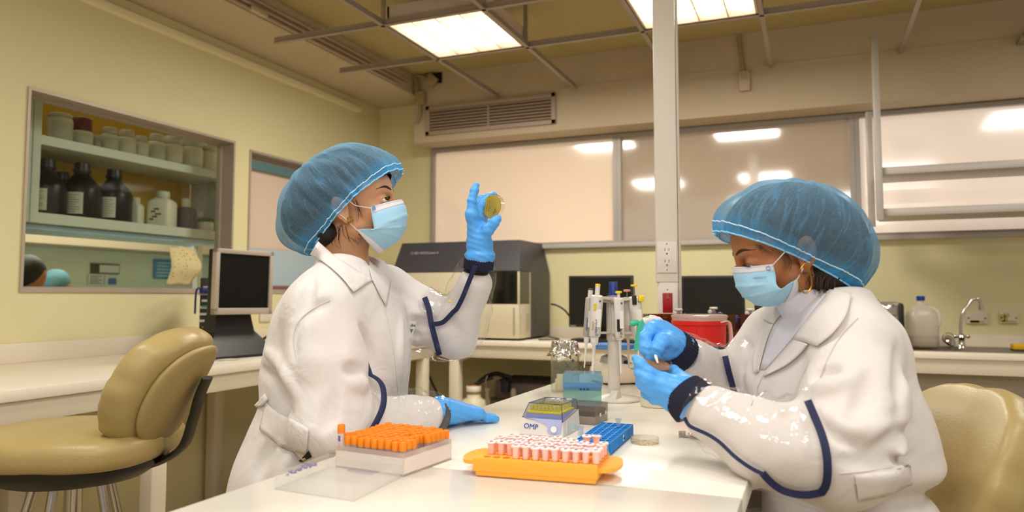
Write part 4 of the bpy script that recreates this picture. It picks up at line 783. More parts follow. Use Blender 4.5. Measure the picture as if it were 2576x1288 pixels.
# ---- foil covered jar
p = onz(1421, 984, .9); d = np.linalg.norm(p-Cv); t = thing('glass_jar', 'square glass jar capped with crumpled aluminium foil', 'jar', (p[0], p[1], Z), yaw(Rv)); s = .0425; H = .128
def rsq(s, z, e=.3): return [(s*np.sign(cos(a))*abs(cos(a))**e, s*np.sign(sin(a))*abs(sin(a))**e, z) for a in np.linspace(0, 2*pi, 41)[:-1]]
gm_ = clear('jar_glass', '#fbfbf4', .05, .02, '#cfd0c0'); mb = MB(); mb.ring([rsq(s*.95, 0), rsq(s, .004), rsq(s, H*.88), rsq(s*.9, H*.97, .6), rsq(s*.8, H*1.02, 1)], cap1=False); put('glass', mb, gm_, t, sm=60)
mb = MB(); mb.ring([rsq(s*.955, .004), rsq(s*.955, H*.84), rsq(s*.85, H*.95, .6)][::-1], cap0=False, cap1=False); put('inner_wall', mb, gm_, t, sm=60)
foil = M('foil', '#d6d2cb', .22, metal=1, bump=1, bscale=160, detail=2); rg = np.random.default_rng(6); mb = MB(); n = 64; rings = []
for zz, rr, am in ((H*.86, .047, .006), (H*.9, .0475, .0045), (H*.95, .043, .003), (H*1.02, .04, .002), (H*1.1, .0385, .0018), (H*1.17, .038, .0015), (H*1.185, .034, .001), (H*1.188, .015, .0008)):
    ph = rg.uniform(0, 6, 4); rings.append([((rr+am*(sin(9*a+ph[0])+.7*sin(17*a+ph[1])+.6*sin(29*a+ph[2])))*cos(a), (rr+am*(sin(9*a+ph[0])+.7*sin(17*a+ph[1])+.6*sin(29*a+ph[2])))*sin(a), zz+am*.9*sin(7*a+ph[3])+.5*am*sin(19*a)) for a in np.linspace(0, 2*pi, n+1)[:-1]])
mb.ring(rings, cap0=False); put('foil_cover', mb, foil, t, sm=30)
mb = MB(); mb.box((.0, -s*.3, .028), (.05, .012, .05), .002, (0, 0, .2)); mb.box((-.006, .01, .02), (.04, .03, .035), .002, (.1, 0, -.3)); put('paper_packets', mb, M('packet_white', '#d9d2c0', .6), t, sm=30)
mb = MB()
for k in range(14): mb.box((rg.uniform(-.02, .035), s*.93, rg.uniform(.05, .11)), (rg.uniform(.004, .012), .001, rg.uniform(.003, .012)), 0, (0, rg.uniform(-1, 1), 0))
put('stains', mb, M('jar_stain', '#77705a', .6), t, sm=0)
# ---- pipette stand
p = onz(1545, 1006, .9); sx_, sy_ = p[0], p[1]; d0 = (p-Cv)@Fv; stm = M('stand_grey', '#cfc7bd', .4)
t = thing('pipette_stand', 'grey carousel pipette stand with blue cap on the island table', 'pipette stand', (sx_, sy_, Z))
mb = MB(); mb.lathe([(.074, 0), (.075, .004), (.072, .007), (.02, .016), (.017, .02)], n=44); put('foot_plate', mb, stm, t, sm=50)
mb = MB(); mb.lathe([(.0168, .018), (.0168, .165)], n=28); mb.lathe([(.0195, .165), (.0195, .285), (.016, .29)], n=28); put('column', mb, stm, t, sm=40)
mb = MB(); mb.bb((-.002, -.0207, .166), (-.0008, -.0185, .284)); put('seam', mb, M('seam_grey', '#968e84', .5), t, sm=0)
mb = MB(); mb.lathe([(.012, .288), (.012, .327), (.0105, .329)], n=24); mb.lathe([(.018, .287), (.018, .2895)], n=24); put('cap', mb, M('stand_blue', '#1f3480', .35), t, sm=40)
# pipettes hang from the arms: (top px, bottom px, depth offset, style)
def ptd(px, py, dd): return W(px, py, d0+dd)
pipw = M('pipette_white', '#ddd6cd', .35); pipg = M('pipette_grey', '#aaa49d', .4); shaftw = M('shaft_white', '#e9e5e0', .3); stl = M('tip_steel', '#a8a29a', .25, metal=1); pur = M('purple_sticker', '#6b3f9c', .5); yb = M('button_yellow', '#f0cc18', .35)
arms = MB(); arms_lo = MB()
def pipette(name, top, bot, dd, wpx, bcol, stem, body_m, lab, fr_=(.0, .12, .58, .7, 1.), ang_=0, sticker=True, stemr=.0035, shaft_m=None, capflat=.0085, hand=None):
    A_ = ptd(*top, dd); B_ = ptd(*bot, dd); ax = nrm(B_-A_); L = np.linalg.norm(B_-A_); t = thing('pipette', lab, 'pipette', tuple(B_), 0, 'pipettes on the carousel stand'); r = wpx/2*(d0+dd)/F
    side = nrm(np.cross(ax, Fv)); fw = np.cross(side, ax)
    def sec(f, rs, fl=1.25): c = A_+ax*L*f; return [c+rs*(cos(a)*side*.92+sin(a)*fw*fl) for a in np.linspace(0, 2*pi, 25)[:-1]]
    f0, f1, f2, f3, f4 = fr_
    mb = MB(); mb.ring([sec(f1, r*.8), sec(f1+.012, r), sec((f1+f2)/2, r*.98), sec(f2-.02, r*.92), sec(f2, r*.86, 1)]); b = put('handle', mb, body_m, t, world=True, sm=50)
    mb = MB(); mb.ring([sec(f2, r*.7, 1), sec(f2+.05*(f4-f2), r*.66, 1), sec(f3-.02, r*.6, 1), sec(f3, r*.3, 1), sec(.9, r*.2, 1), sec(f4, r*.14, 1)]); put('shaft', mb, shaft_m or shaftw, t, world=True, sm=50)
    mb = MB(); mb.ring([sec(f0+.008, stemr, 1), sec(f1+.01, stemr, 1)]); st_ = put('plunger', mb, stem, t, world=True, sm=50)
    mb = MB(); mb.ring([sec(f0-.012, capflat*.92, 1), sec(f0-.008, capflat, 1), sec(f0+.01, capflat, 1), sec(f0+.013, capflat*.8, 1)]); put('button', mb, bcol, st_, world=True, sm=40)
    front = lambda f, u, s=1.02: A_+ax*L*f-fw*(r*1.25*s*sqrt(max(0, 1-u*u)))*1.0+side*u*r*.92
    if sticker: mb = MB(); mb.box(front(f1+.06, .35, 1.0), (.0048, .004, .0048), 0, Matrix((side, fw, ax)).transposed()); put('sticker', mb, pur, b, world=True, sm=0)
    mb = MB(); mb.box(front((f1+f2)/2+.02, .25, .99), (r*.75, .003, L*(f2-f1)*.42), .0005, Matrix((side, fw, ax)).transposed()); put('label_plate', mb, M('pip_label', '#e8e2d8', .5), t, world=True, sm=0)
    # holder arm
    ht_ = A_+ax*L*(f1+.02); cz = ht_[2]-.004; cc = V(sx_, sy_, cz)
    v = flat(ht_-cc); vn = nrm(v); w = V(-vn[1], vn[0], 0); tip_ = flat(ht_)+V(0, 0, cz); 
    arms.hexa([cc-w*.012+V(0, 0, -.008), cc+w*.012+V(0, 0, -.008), tip_+w*.012-vn*.004, tip_-w*.012-vn*.004], [cc-w*.012+V(0, 0, .006), cc+w*.012+V(0, 0, .006), tip_+w*.012+V(0, 0, .004), tip_-w*.012+V(0, 0, .004)])
    lo = A_+ax*L*(f2-.03); c2 = V(sx_, sy_, lo[2]); arms_lo.hexa([c2-w*.01, c2+w*.01, lo+w*.008, lo-w*.008], [c2-w*.01+V(0, 0, .004), c2+w*.01+V(0, 0, .004), lo+w*.008+V(0, 0, .005), lo-w*.008+V(0, 0, .005)])
    return t, A_, ax, L, side, fw, r, front
redt = M('print_red', '#c0503a', .6); blut = M('print_blue', '#3b4fa0', .6); dkt = M('print_dark', '#4a4640', .6)
P = pipette('pipette', (1486, 728), (1470, 925), .0, 24, M('button_dark', '#3a3836', .4), pipw, pipg, 'grey bodied pipette with a dark button, leftmost on the stand', fr_=(0, .105, .6, .69, 1), stemr=.0075, capflat=.007, sticker=False)
text('brand_print', 'eppendorf', .0085, blut, P[7](.52, -.05, 1.06)-P[4]*.002, -P[2], -P[4], P[0]); 
P = pipette('pipette', (1504, 717), (1490, 940), -.03, 34, yb, pipw, pipw, 'white pipette with yellow button and printed label, second from the left', fr_=(0, .115, .58, .68, 1), stemr=.0075, capflat=.0078)
text('brand_print', 'eppendorf', .0088, blut, P[7](.53, .1, 1.03), -P[2], -P[4], P[0]); text('model_print', 'Research', .0065, redt, P[7](.5, -.45, 1.08), -P[2], -P[4], P[0]); text('volume_print', '20', .008, dkt, P[7](.56, -.1, 1.05), -P[4]*-1, -P[2], P[0])
mb = MB(); mb.box(P[7](.24, -.35, 1.0), (.0075, .003, .018), .0005, Matrix((P[4], P[5], P[2])).transposed()); put('volume_window', mb, M('window_yellow', '#d8bd2a', .4), P[0], world=True, sm=0)
P = pipette('pipette', (1556, 735), (1562, 940), -.045, 27, yb, pipw, pipw, 'white pipette with yellow button hanging before the column at its right', fr_=(0, .07, .56, .585, 1), stemr=.0045, capflat=.0098)
mb = MB(); mb.box(P[7](.4, -.35, 1.02), (.0085, .003, .033), .0005, Matrix((P[4], P[5], P[2])).transposed()); put('volume_window', mb, M('window_black', '#1d1b1a', .4), P[0], world=True, sm=0); text('volume_print', 'P 20 N', .008, dkt, P[7](.545, .3, 1.06), -P[2], -P[4], P[0])
P = pipette('pipette', (1577, 731), (1582, 926), .05, 28, M('button_pink', '#df8f86', .4), stl, pipw, 'white pipette with pink button behind the yellow buttoned one', fr_=(0, .09, .56, .6, 1), stemr=.0017, capflat=.011, sticker=False, shaft_m=M('shaft_grey', '#c9c2ba', .35))
text('model_print', 'RESEARCH', .008, redt, P[7](.5, .45, 1.05), -P[2], -P[4], P[0])
P = pipette('pipette', (1595, 718), (1606, 893), .02, 36, yb, stl, pipw, 'white pipette with a yellow finger hook, rightmost on the stand', fr_=(0, .16, .72, .8, 1), stemr=.0017, capflat=.0105)
mb = MB(); q = ptd(1612, 751, -.0); mb.box(q, (.016, .022, .018), .004, (0, 0, YAW)); put('finger_hook', mb, yb, P[0], world=True, sm=30); mb = MB(); mb.box(P[7](.2, -.3, 1.0), (.012, .006, .026), .001, Matrix((P[4], P[5], P[2])).transposed()); put('recess', mb, M('recess_dark', '#201f1d', .4), P[0], world=True, sm=30)
text('sticker_text', 'MICORRIZAS', .0055, dkt, P[7](.5, -.75, 1.22), P[4], -P[2], P[0])
put('carousel', arms, stm, t, world=True, sm=0); put('lower_ring', arms_lo, stm, t, world=True, sm=0)
mb = MB(); bq = onz(1556, 1008, .9); mb.hexa([(.0+a, b-.045, .006) for a, b in ((-.004, -.012), (.02, -.018), (.03, .012), (.004, .016))], [(.0+a, b-.045, .03) for a, b in ((.006, -.004), (.022, -.004), (.026, .012), (.01, .014))]); put('label_bracket', mb, stm, t, sm=0)
# ---- vortex mixer behind the stand
q = onz(1575, 990, .9); vx = onz(1556, 962, .9); vx = V(vx[0]-.015, vx[1], 0); beige_m = M('mixer_beige', '#d6cbb6', .4)
t = thing('vortex_mixer', 'beige vortex mixer with blue foam platform behind the pipette stand', 'vortex mixer', (vx[0], vx[1], Z), YAW+.25)
def rc(sx, sy, z, e=.45): return [(sx*np.sign(cos(a))*abs(cos(a))**e, sy*np.sign(sin(a))*abs(sin(a))**e, z) for a in np.linspace(0, 2*pi, 41)[:-1]]
mb = MB(); mb.ring([rc(.066, .085, .006), rc(.07, .09, .012), rc(.066, .085, .045), rc(.056, .074, .062), rc(.05, .066, .066)]); put('body', mb, beige_m, t, sm=50)
mb = MB()
for sx in (-1, 1):
    for sy in (-1, 1): mb.cyl((sx*.045, sy*.06, 0), (sx*.045, sy*.06, .008), .01)
put('feet', mb, blackp, t)
mb = MB(); mb.ring([rc(.045, .05, .066, .8), rc(.04, .046, .085, .8), rc(.025, .03, .092, 1)]); put('head_cover', mb, M('mixer_grey', '#9d978e', .4), t, sm=50); mb = MB(); mb.cyl((0, 0, .09), (0, 0, .112), .013); put('neck', mb, blackp, t)
mb = MB(); mb.lathe([(.066, .112), (.068, .114), (.068, .126), (.066, .128)], n=36); put('foam_platform', mb, M('foam_blue', '#4f86c6', .8, bump=.4, bscale=400), t, sm=40)
mb = MB(); mb.lathe([(.009, 0), (.009, .012)], (.02, -.058, .063), (0, -.2, 1), 16); put('knob', mb, blackp, t); 
for px_o in ((.036, -.05), (.03, -.075)):
    mb = MB(); mb.lathe([(.008, 0), (.007, .003)], (px_o[0], px_o[1], .052 if px_o[1] < -.06 else .064), (0, -.3, 1), 16, sx=1.3); put('button', mb, M('teal_button', '#63b8a8', .4), t)
mb = MB(); mb.tube(smooth([onz(1498, 932, .905), onz(1470, 935, .905), onz(1461, 925, .908), onz(1480, 918, .91), onz(1500, 920, .91)], 6), .0035, 8); put('mixer_cable', mb, blackp, label='black mixer cable looping behind the foil topped jar', cat='cable')
# ---- spray bottle
p = onz(1655, 1022, .9); dS = (p-Cv)@Fv; sp = lambda px, py, dd=0: W(px, py, dS+dd)
t = thing('spray_bottle', 'cream spray bottle with teal trigger behind the gloved hands', 'spray bottle', (p[0], p[1], Z)); cb = M('spray_cream', '#e3dac4', .4); teal = M('teal_plastic', '#3fb795', .35)
mb = MB(); mb.lathe([(.043, 0), (.046, .004), (.046, .105), (.04, .128), (.02, .155), (.014, .165), (.014, .185)], n=34); put('bottle_body', mb, cb, t, sm=60)
mb = MB(); mb.lathe([(.0165, .178), (.0165, .202)], n=24); put('collar', mb, teal, t)
nz = sp(1585, 815, -.0); hd = sp(1622, 806, 0); mb = MB(); mb.lathe([(.0075, 0), (.0085, .002), (.0078, .018), (.006, .024)], nz, nrm(hd-nz)*1.0, 18); put('nozzle', mb, teal, t, world=True)
pl = [(1606, 812), (1612, 806), (1622, 799), (1632, 795), (1637, 800), (1641, 812), (1630, 816), (1620, 824), (1612, 842), (1608, 862), (1604, 882), (1597, 885), (1594, 878), (1597, 858), (1601, 836), (1602, 824)]
mb = MB(); pts = [sp(*q) for q in pl]; o_ = pts[0]; mb.prism([((q-o_)@Rv, (q-o_)@V(0, 0, 1)) for q in pts], o_-V(-Rv[1], Rv[0], 0)*.007, Rv, (0, 0, 1), V(-Rv[1], Rv[0], 0), .014); hdl = put('trigger', mb, teal, t, world=True, sm=30); md = hdl.modifiers.new('bevel', 'BEVEL'); md.width = .002; md.segments = 2
mb = MB(); mb.tube(smooth([sp(1618, 808), sp(1636, 803), sp(1652, 808), sp(1660, 818), sp(1660, 835)], 6), [.009]*6+[.012]*6+[.014]*6+[.015]*7, 14); put('head_shell', mb, M('shell_white', '#ece4dc', .4), t, world=True)
# ---- blue micro tube rack
hT = .022; zT = Z+hT; FL, FR, BR_, BL_ = (flat(onz(*q, zT)) for q in ((1446, 1107), (1534, 1115.5), (1593, 1067), (1530, 1062))); ey = nrm(BR_-FR); ex = V(ey[1], -ey[0], 0); Dy = np.linalg.norm(BR_-FR); Lx = .064*1.05; Lx = abs((FR-FL)@ex); print('bluerack', Lx, Dy)
c = FR-ex*Lx/2+ey*Dy/2; t = thing('tube_rack', 'bright blue grid tube rack lying right of the smoky lidded tip box', 'tube rack', (c[0], c[1], Z), yaw(ex)); blu = M('rack_blue', '#1d8fe0', .4); x, y = Lx/2, Dy/2
mb = MB(); w = .0016
for lo, hi in (((-x, -y, 0), (x, -y+w, hT)), ((-x, y-w, 0), (x, y, hT)), ((-x, -y, 0), (-x+w, y, hT)), ((x-w, -y, 0), (x, y, hT)), ((-x, -y, 0), (x, y, .002))): mb.bb(lo, hi)
n1, n2 = 5, 12
for k in range(1, n1): q = -x+2*x*k/n1; mb.bb((q-.0014, -y, hT-.006), (q+.0014, y, hT-.0001))
for k in range(1, n2): q = -y+2*y*k/n2; mb.bb((-x, q-.0016, hT-.006), (x, q+.0016, hT-.0002))
mb.bb((-x-.001, -y-.002, .0), (x+.001, -y+.004, .005)); put('rack_body', mb, blu, t, sm=0)
mb = MB(); mb.bb((-x+.001, -y+.001, hT-.0075), (x-.001, y-.001, hT-.0062)); put('hole_floor', mb, M('rack_blue_dark', '#1672bd', .5), t, sm=0)
mb = MB()
for k in range(22): q = -y+.004+(2*y-.008)*k/21; mb.bb((x-.0005, q-.0006, .003), (x+.0008, q+.0006, hT-.002))
put('side_ribs', mb, blu, t, sm=0); mb = MB(); mb.box((x+.0012, .005, .012), (.0006, .009, .011)); lb = put('label', mb, M('label_white', '#e8e6e4', .5), t, sm=0)
text('label_print', 'MM', .006, M('ink_black', '#2a2a2a', .5), (x+.0016, .0025, .009), (0, 1, 0), (0, 0, 1), t, world=False)
ct = clear('clear_tube', '#eaf4fa', .3, .12, '#cfdfe8')
q = c+ex*(-x+2*x*3.5/n1*.98)+ey*(y*.58); t = thing('micro_tube', 'small clear open tube standing in the far part of the blue rack', 'tube', (q[0], q[1], zT+.0005)); mb = MB(); mb.lathe([(.004, -.0), (.0043, .001), (.0047, .012)], n=14, cap=False); mb.lathe([(.0062, .012), (.0062, .017)], n=14, cap=False); put('tube_body', mb, ct, t, sm=50)
q = onz(1461, 1098, zT); t = thing('micro_tube', 'clear tube with open flip lid at the left corner of the blue rack', 'tube', (q[0], q[1], zT+.0006)); mb = MB(); mb.lathe([(.0045, 0), (.0052, .002), (.0055, .02)], n=14, cap=False); put('tube_body', mb, ct, t, sm=50); mb = MB(); mb.cyl((-.012, .004, .016), (-.02, .008, .0145), .006, n=14); mb.box((-.008, .002, .018), (.009, .003, .001), 0, (0, .2, -.4)); put('lid', mb, ct, t, sm=40)
# ---- petri dishes
pg = clear('dish_plastic', '#fbf8f3', .015, .05, '#efe6d8', edge=.8); soil = M('soil_brown', '#86664c', .8, bump=.8, bscale=500, var=.25, vscale=90)
def dish(name, lab, loc, r, fill, rot=None, h=.0115, fill_h=.004):
    t = thing(name, lab, 'petri dish', loc)
    if rot is not None: t.rotation_mode = 'QUATERNION'; t.rotation_quaternion = rot.to_quaternion()
    mb = MB(); mb.lathe([(r-.001, .0), (r, .0005), (r, h), (r-.0012, h), (r-.0012, .0015)], n=44, cap=False); mb.lathe([(.0002, 0), (r-.001, 0)], n=44, cap=False); put('dish_wall', mb, pg, t, sm=40)
    if fill is not None: mb = MB(); mb.lathe([(r-.0018, .0008), (r-.0018, fill_h)], n=40); put('contents', mb, fill, t, sm=40)
    return t
p = onz(1622, 1115, .9); dd = (p-Cv)@Fv; pd = dish('petri_dish', 'small clear open petri dish lying on the table right of the blue rack', (p[0], p[1], Z), 35.5*dd/F, None)
mb = MB(); rg = np.random.default_rng(9)
for k in range(26): a = rg.uniform(0, 6.28); r = .026*sqrt(rg.random()); mb.ell((r*cos(a), r*sin(a), .0012), (rg.uniform(.0008, .003), rg.uniform(.0008, .002), .0006), 8, 4)
put('residue', mb, M('residue', '#c9a878', .8), pd, kind='stuff')
p = onz(1716, 1100, .9); mb = MB(); mb.box((0, 0, .006), (.014, .004, .012), 0, (0, .0, .4)); mb.box((.012, .004, .0015), (.02, .012, .003), 0, (0, .1, .3)); o = put('foil_scrap', mb, foil, sm=0, label='tiny folded foil scrap on the table right of the open petri dish', cat='foil scrap'); o.location = (p[0], p[1], Z)
p = onz(1768, 1103, .9); P_ = []; rg = np.random.default_rng(12)
for i in range(9): P_.append([((i-4)*.0065, (j-3)*.006, .004+.007*abs(sin(i*1.3+j*.8))*rg.uniform(.6, 1)) for j in range(7)])
mb = MB(); mb.grid(P_); o = put('foil_wrapper', mb, foil, sm=0, label='crumpled foil wrapper lying under the seated woman\'s wrist', cat='foil wrapper'); o.location = (p[0], p[1], Z); o.rotation_euler = (0, 0, -.2); md = o.modifiers.new('solid', 'SOLIDIFY'); md.thickness = .0006
# ---- red bucket
dB = 2.22; bc = W(1762, 977, dB); bc = V(bc[0], bc[1], 0); s_ = dB/F; zt = W(1762, 806, dB)[2]; Hb = zt-Z
redm = M('bucket_red', '#d4231c', .3, sss=.12); wlid = clear('bucket_lid', '#fbeeea', .62, .15, '#ecd3cb')
t = thing('sharps_bucket', 'red round bucket with translucent lid and strap behind the sleeve', 'bucket', (bc[0], bc[1], Z))
mb = MB(); rT = 66*s_; mb.lathe([(rT*.88, 0), (rT*.9, .004), (rT*.995, Hb-.014), (rT*1.055, Hb-.012), (rT*1.055, Hb-.002), (rT*1.02, Hb)], n=48); b = put('bucket_body', mb, redm, t, sm=40); mb = MB(); a = atan2(-bc[1], -bc[0])-.1; mb.cyl((rT*.9*cos(a), rT*.9*sin(a), .004), (rT*1.0*cos(a), rT*1.0*sin(a), Hb-.016), .0011, n=6); put('mould_seam', mb, redm, b)
mb = MB(); mb.lathe([(rT*1.035, Hb), (rT*1.035, Hb+.008), (rT*1.06, Hb+.009), (rT*1.06, Hb+.015), (rT*1.0, Hb+.0175), (.001, Hb+.0175)], n=48); put('lid', mb, wlid, t, sm=40)
hx = Rv; pth = smooth([bc+hx*rT*.55-V(-hx[1], hx[0], 0)*rT*.88+V(0, 0, Z+Hb-.004), bc+hx*rT*.95-V(-hx[1], hx[0], 0)*rT*.5+V(0, 0, Z+Hb-.002), bc+hx*rT*1.12-V(-hx[1], hx[0], 0)*rT*.2+V(0, 0, Z+Hb-.022), bc+hx*rT*1.2+V(0, 0, Z+Hb-.06), bc+hx*rT*1.14+V(0, 0, Z+Hb-.1)], 6)
mb = MB(); mb.tube(pth, .0065, 8, flat=.3); put('strap_handle', mb, M('strap_pink', '#eacdc4', .4), t, world=True)
# ---- amber rack with purple pipettors behind the bucket
dA = 2.52; al = clear('amber_acrylic', '#d09334', .3, .06, '#7a480c'); x0 = W(1630, 800, dA); x1 = W(1905, 800, dA); zt = W(1640, 791, dA)[2]; zl = W(1640, 828, dA)[2]
ex = Rv; eyA = V(-Rv[1], Rv[0], 0); o = flat(x0)+V(0, 0, Z); Lw = (x1-x0)@Rv; t = thing('acrylic_rack', 'amber acrylic rack standing behind the red bucket at the island end', 'rack', tuple(o+ex*Lw/2)); Hh = zt-Z
def obx(mb, a, b, c0, c1, z0, z1): mb.hexa([o+ex*a+eyA*c0+V(0, 0, z0), o+ex*b+eyA*c0+V(0, 0, z0), o+ex*b+eyA*c1+V(0, 0, z0), o+ex*a+eyA*c1+V(0, 0, z0)], [o+ex*a+eyA*c0+V(0, 0, z1), o+ex*b+eyA*c0+V(0, 0, z1), o+ex*b+eyA*c1+V(0, 0, z1), o+ex*a+eyA*c1+V(0, 0, z1)])
mb = MB()
for k in range(6): a = Lw*k/6; obx(mb, a+.006, a+Lw/6-.012, .0, .006, Hh-.06, Hh)
obx(mb, 0, Lw, 0, .006, 0, Hh-.05); obx(mb, 0, Lw, .09, .096, 0, Hh-.0); obx(mb, 0, .006, 0, .096, 0, Hh); obx(mb, Lw-.006, Lw, 0, .096, 0, Hh); put('panel', mb, al, t, world=True, sm=0)
mb = MB(); obx(mb, 0, Lw, 0, .096, Hh-.065, Hh-.058); put('shelf_plate', mb, M('amber_edge', '#7d4a12', .4), t, world=True, sm=0)
mb = MB(); obx(mb, .02, Lw-.02, .03, .08, Hh-.055, Hh-.012); put('dark_block', mb, M('amber_dark', '#4a2206', .5), t, world=True, sm=0)
prp = M('pipettor_purple', '#6b5070', .4); pwh = M('pipettor_white', '#d6cfc4', .4)
def pipettor(px, py, lab, dd):
    q = W(px, py, dA+dd); t = thing('pipette_controller', lab, 'pipette', (q[0], q[1], q[2]), 0, 'purple pipette controllers on the amber rack')
    mb = MB(); mb.lathe([(.006, -.11), (.011, -.06), (.0135, -.03), (.012, -.004), (.008, .004)], n=20); mb.tube(smooth([(.008, -.006, -.01), (.026, -.012, -.004), (.03, -.012, -.03)], 5), .006, 10); put('body', mb, prp, t, sm=60)
    mb = MB(); mb.cyl((0, 0, .003), (0, 0, .012), .0055); mb.lathe([(.012, .010), (.0145, .012), (.0145, .017), (.012, .019)], n=22); put('button', mb, pwh, t, sm=40); mb = MB(); mb.ell((-.010, -.014, .002), (.008, .006, .008)); put('side_knob', mb, pwh, t); return t
pipettor(1707, 790, 'purple pipette controller right beside the foot of the service pole', .05); pipettor(1795, 786, 'purple pipette controller standing above the middle of the bucket lid', .05); pipettor(1888, 790, 'purple pipette controller nearest the seated woman\'s shoulder', .03)
mb = MB(); q = W(1846, 804, dA+.04); mb.box(q, (.03, .02, .03), .003); put('blue_holder', mb, M('holder_blue', '#223a86', .4), sm=30, label='small dark blue holder in the amber rack behind the bucket', cat='holder')
# ================================================================== organic modelling: signed distance fields meshed with surface nets
class Field:
    def __init__(s, lo, hi, h):
        s.lo = np.asarray(lo, float); s.h = h; s.n = np.maximum(((np.asarray(hi)-s.lo)/h).astype(int)+2, 4); s.d = np.full(s.n, 1., np.float32)
    def blk(s, lo, hi):
        a = np.clip(np.floor((np.asarray(lo)-s.lo)/s.h).astype(int), 0, s.n); b = np.clip(np.ceil((np.asarray(hi)-s.lo)/s.h).astype(int)+1, 0, s.n)
        if (b <= a).any(): return None
        sl = tuple(slice(i, j) for i, j in zip(a, b)); g = np.meshgrid(*[s.lo[k]+s.h*np.arange(a[k], b[k]) for k in range(3)], indexing='ij', sparse=True); return sl, g
    def op(s, sl, e, k, mode):
        d = s.d[sl]; e = e.astype(np.float32)
        if mode == 'u':
            if k: hh = np.maximum(k-np.abs(d-e), 0)/k; s.d[sl] = np.minimum(d, e)-hh*hh*k*.25
            else: s.d[sl] = np.minimum(d, e)
        else:
            if k: hh = np.maximum(k-np.abs(d+e), 0)/k; s.d[sl] = np.maximum(d, -e)+hh*hh*k*.25
            else: s.d[sl] = np.maximum(d, -e)
    def cone(s, a, b, ra, rb=None, k=.0, mode='u', flat=None, bend=0):
        a = np.asarray(a, float); b = np.asarray(b, float); rb = ra if rb is None else rb; R = max(ra, rb)+k+3*s.h+.012
        q = s.blk(np.minimum(a, b)-R, np.maximum(a, b)+R)
        if q is None: return s
        sl, (X, Y, Z) = q; ba = b-a; L2 = ba@ba+1e-12
        t = np.clip(((X-a[0])*ba[0]+(Y-a[1])*ba[1]+(Z-a[2])*ba[2])/L2, 0, 1)
        dx, dy, dz = X-a[0]-t*ba[0], Y-a[1]-t*ba[1], Z-a[2]-t*ba[2]
        if flat is not None:
            n, f = nrm(flat[0]), flat[1]; pn = dx*n[0]+dy*n[1]+dz*n[2]; g = (1/f-1)*pn; dx = dx+g*n[0]; dy = dy+g*n[1]; dz = dz+g*n[2]
            e = (np.sqrt(dx*dx+dy*dy+dz*dz)-(ra+t*(rb-ra)))*min(1, f**.5)
        else: e = np.sqrt(dx*dx+dy*dy+dz*dz)-(ra+t*(rb-ra))
        s.op(sl, e, k, mode); return s
    def chain(s, pts, rs, k=.0, flat=None, mode='u'):
        for i in range(len(pts)-1): s.cone(pts[i], pts[i+1], rs[i], rs[i+1], k if i == 0 or k > .02 else min(k, .012), mode, flat)
        return s
    def ell(s, c, r, R=None, k=.0, mode='u'):
        c = np.asarray(c, float); r = np.asarray(r, float); m = max(r)+k+3*s.h+.01; q = s.blk(c-m, c+m)
        if q is None: return s
        sl, (X, Y, Z) = q; X, Y, Z = X-c[0], Y-c[1], Z-c[2]
        if R is not None: R = np.asarray(R, float); X, Y, Z = (R[0, i]*X+R[1, i]*Y+R[2, i]*Z for i in range(3))
        k0 = np.sqrt((X/r[0])**2+(Y/r[1])**2+(Z/r[2])**2)+1e-9; k1 = np.sqrt((X/r[0]**2)**2+(Y/r[1]**2)**2+(Z/r[2]**2)**2)+1e-9
        s.op(sl, k0*(k0-1)/k1, k, mode); return s
    def loft(s, rings, ex, ey, k=.0, p=2.3):
        """stack of superellipses along z: (center xyz, half size along ex, along ey)"""
        rings = sorted(rings, key=lambda r: r[0][2]); zs = np.array([r[0][2] for r in rings]); C = np.array([r[0] for r in rings]); A = np.array([r[1] for r in rings]); B = np.array([r[2] for r in rings])
        m = max(A.max(), B.max())+.06; q = s.blk(C.min(0)-V(m, m, .03+k), C.max(0)+V(m, m, .03+k)); sl, (X, Y, Z) = q; z = Z.ravel()
        def ip(v): return smooth_interp(zs, v, z).reshape(Z.shape)
        cx, cy, a, b = ip(C[:, 0]), ip(C[:, 1]), ip(A), ip(B)
        u = (X-cx)*ex[0]+(Y-cy)*ex[1]; v = (X-cx)*ey[0]+(Y-cy)*ey[1]
        e = ((np.abs(u/a)**p+np.abs(v/b)**p)**(1/p)-1)*np.minimum(a, b)
        e = np.maximum(e, np.maximum(zs[0]-Z, Z-zs[-1])); s.op(sl, e, k, 'u'); return s
    def disp(s, fn, lo=None, hi=None):
        q = s.blk(s.lo if lo is None else lo, s.lo+s.h*s.n if hi is None else hi); sl, (X, Y, Z) = q; s.d[sl] += fn(X, Y, Z).astype(np.float32); return s
    def samp(s, P):
        P = np.atleast_2d(P); g = (P-s.lo)/s.h; g = np.clip(g, 0, s.n-1.001); i = g.astype(int); f = g-i; o = 0
        for a in (0, 1):
            for b in (0, 1):
                for c in (0, 1):
                    o = o+s.d[i[:, 0]+a, i[:, 1]+b, i[:, 2]+c]*(f[:, 0] if a else 1-f[:, 0])*(f[:, 1] if b else 1-f[:, 1])*(f[:, 2] if c else 1-f[:, 2])
        return o
    def inside(s, p): g = (np.asarray(p)-s.lo)/s.h; return ((g >= 0) & (g < s.n-1)).all()
    def hit(s, o, dr, t0=0, t1=3., off=0, step=None):
        """first surface crossing from o along dr (None if missed)"""
        dr = nrm(dr); st = step or s.h*.7; ts = np.arange(t0, t1, st); P = o+ts[:, None]*dr; v = s.samp(P); g = (P-s.lo)/s.h; ok = ((g >= 0) & (g < s.n-1)).all(1); v = np.where(ok, v, 1)
        w = np.where(v < 0)[0]
        if len(w) == 0: j = np.argmin(v); return P[j]-dr*off, False
        i = max(w[0], 1); t = ts[i-1]+st*v[i-1]/(v[i-1]-v[i]+1e-9); return o+(t-off)*dr, True
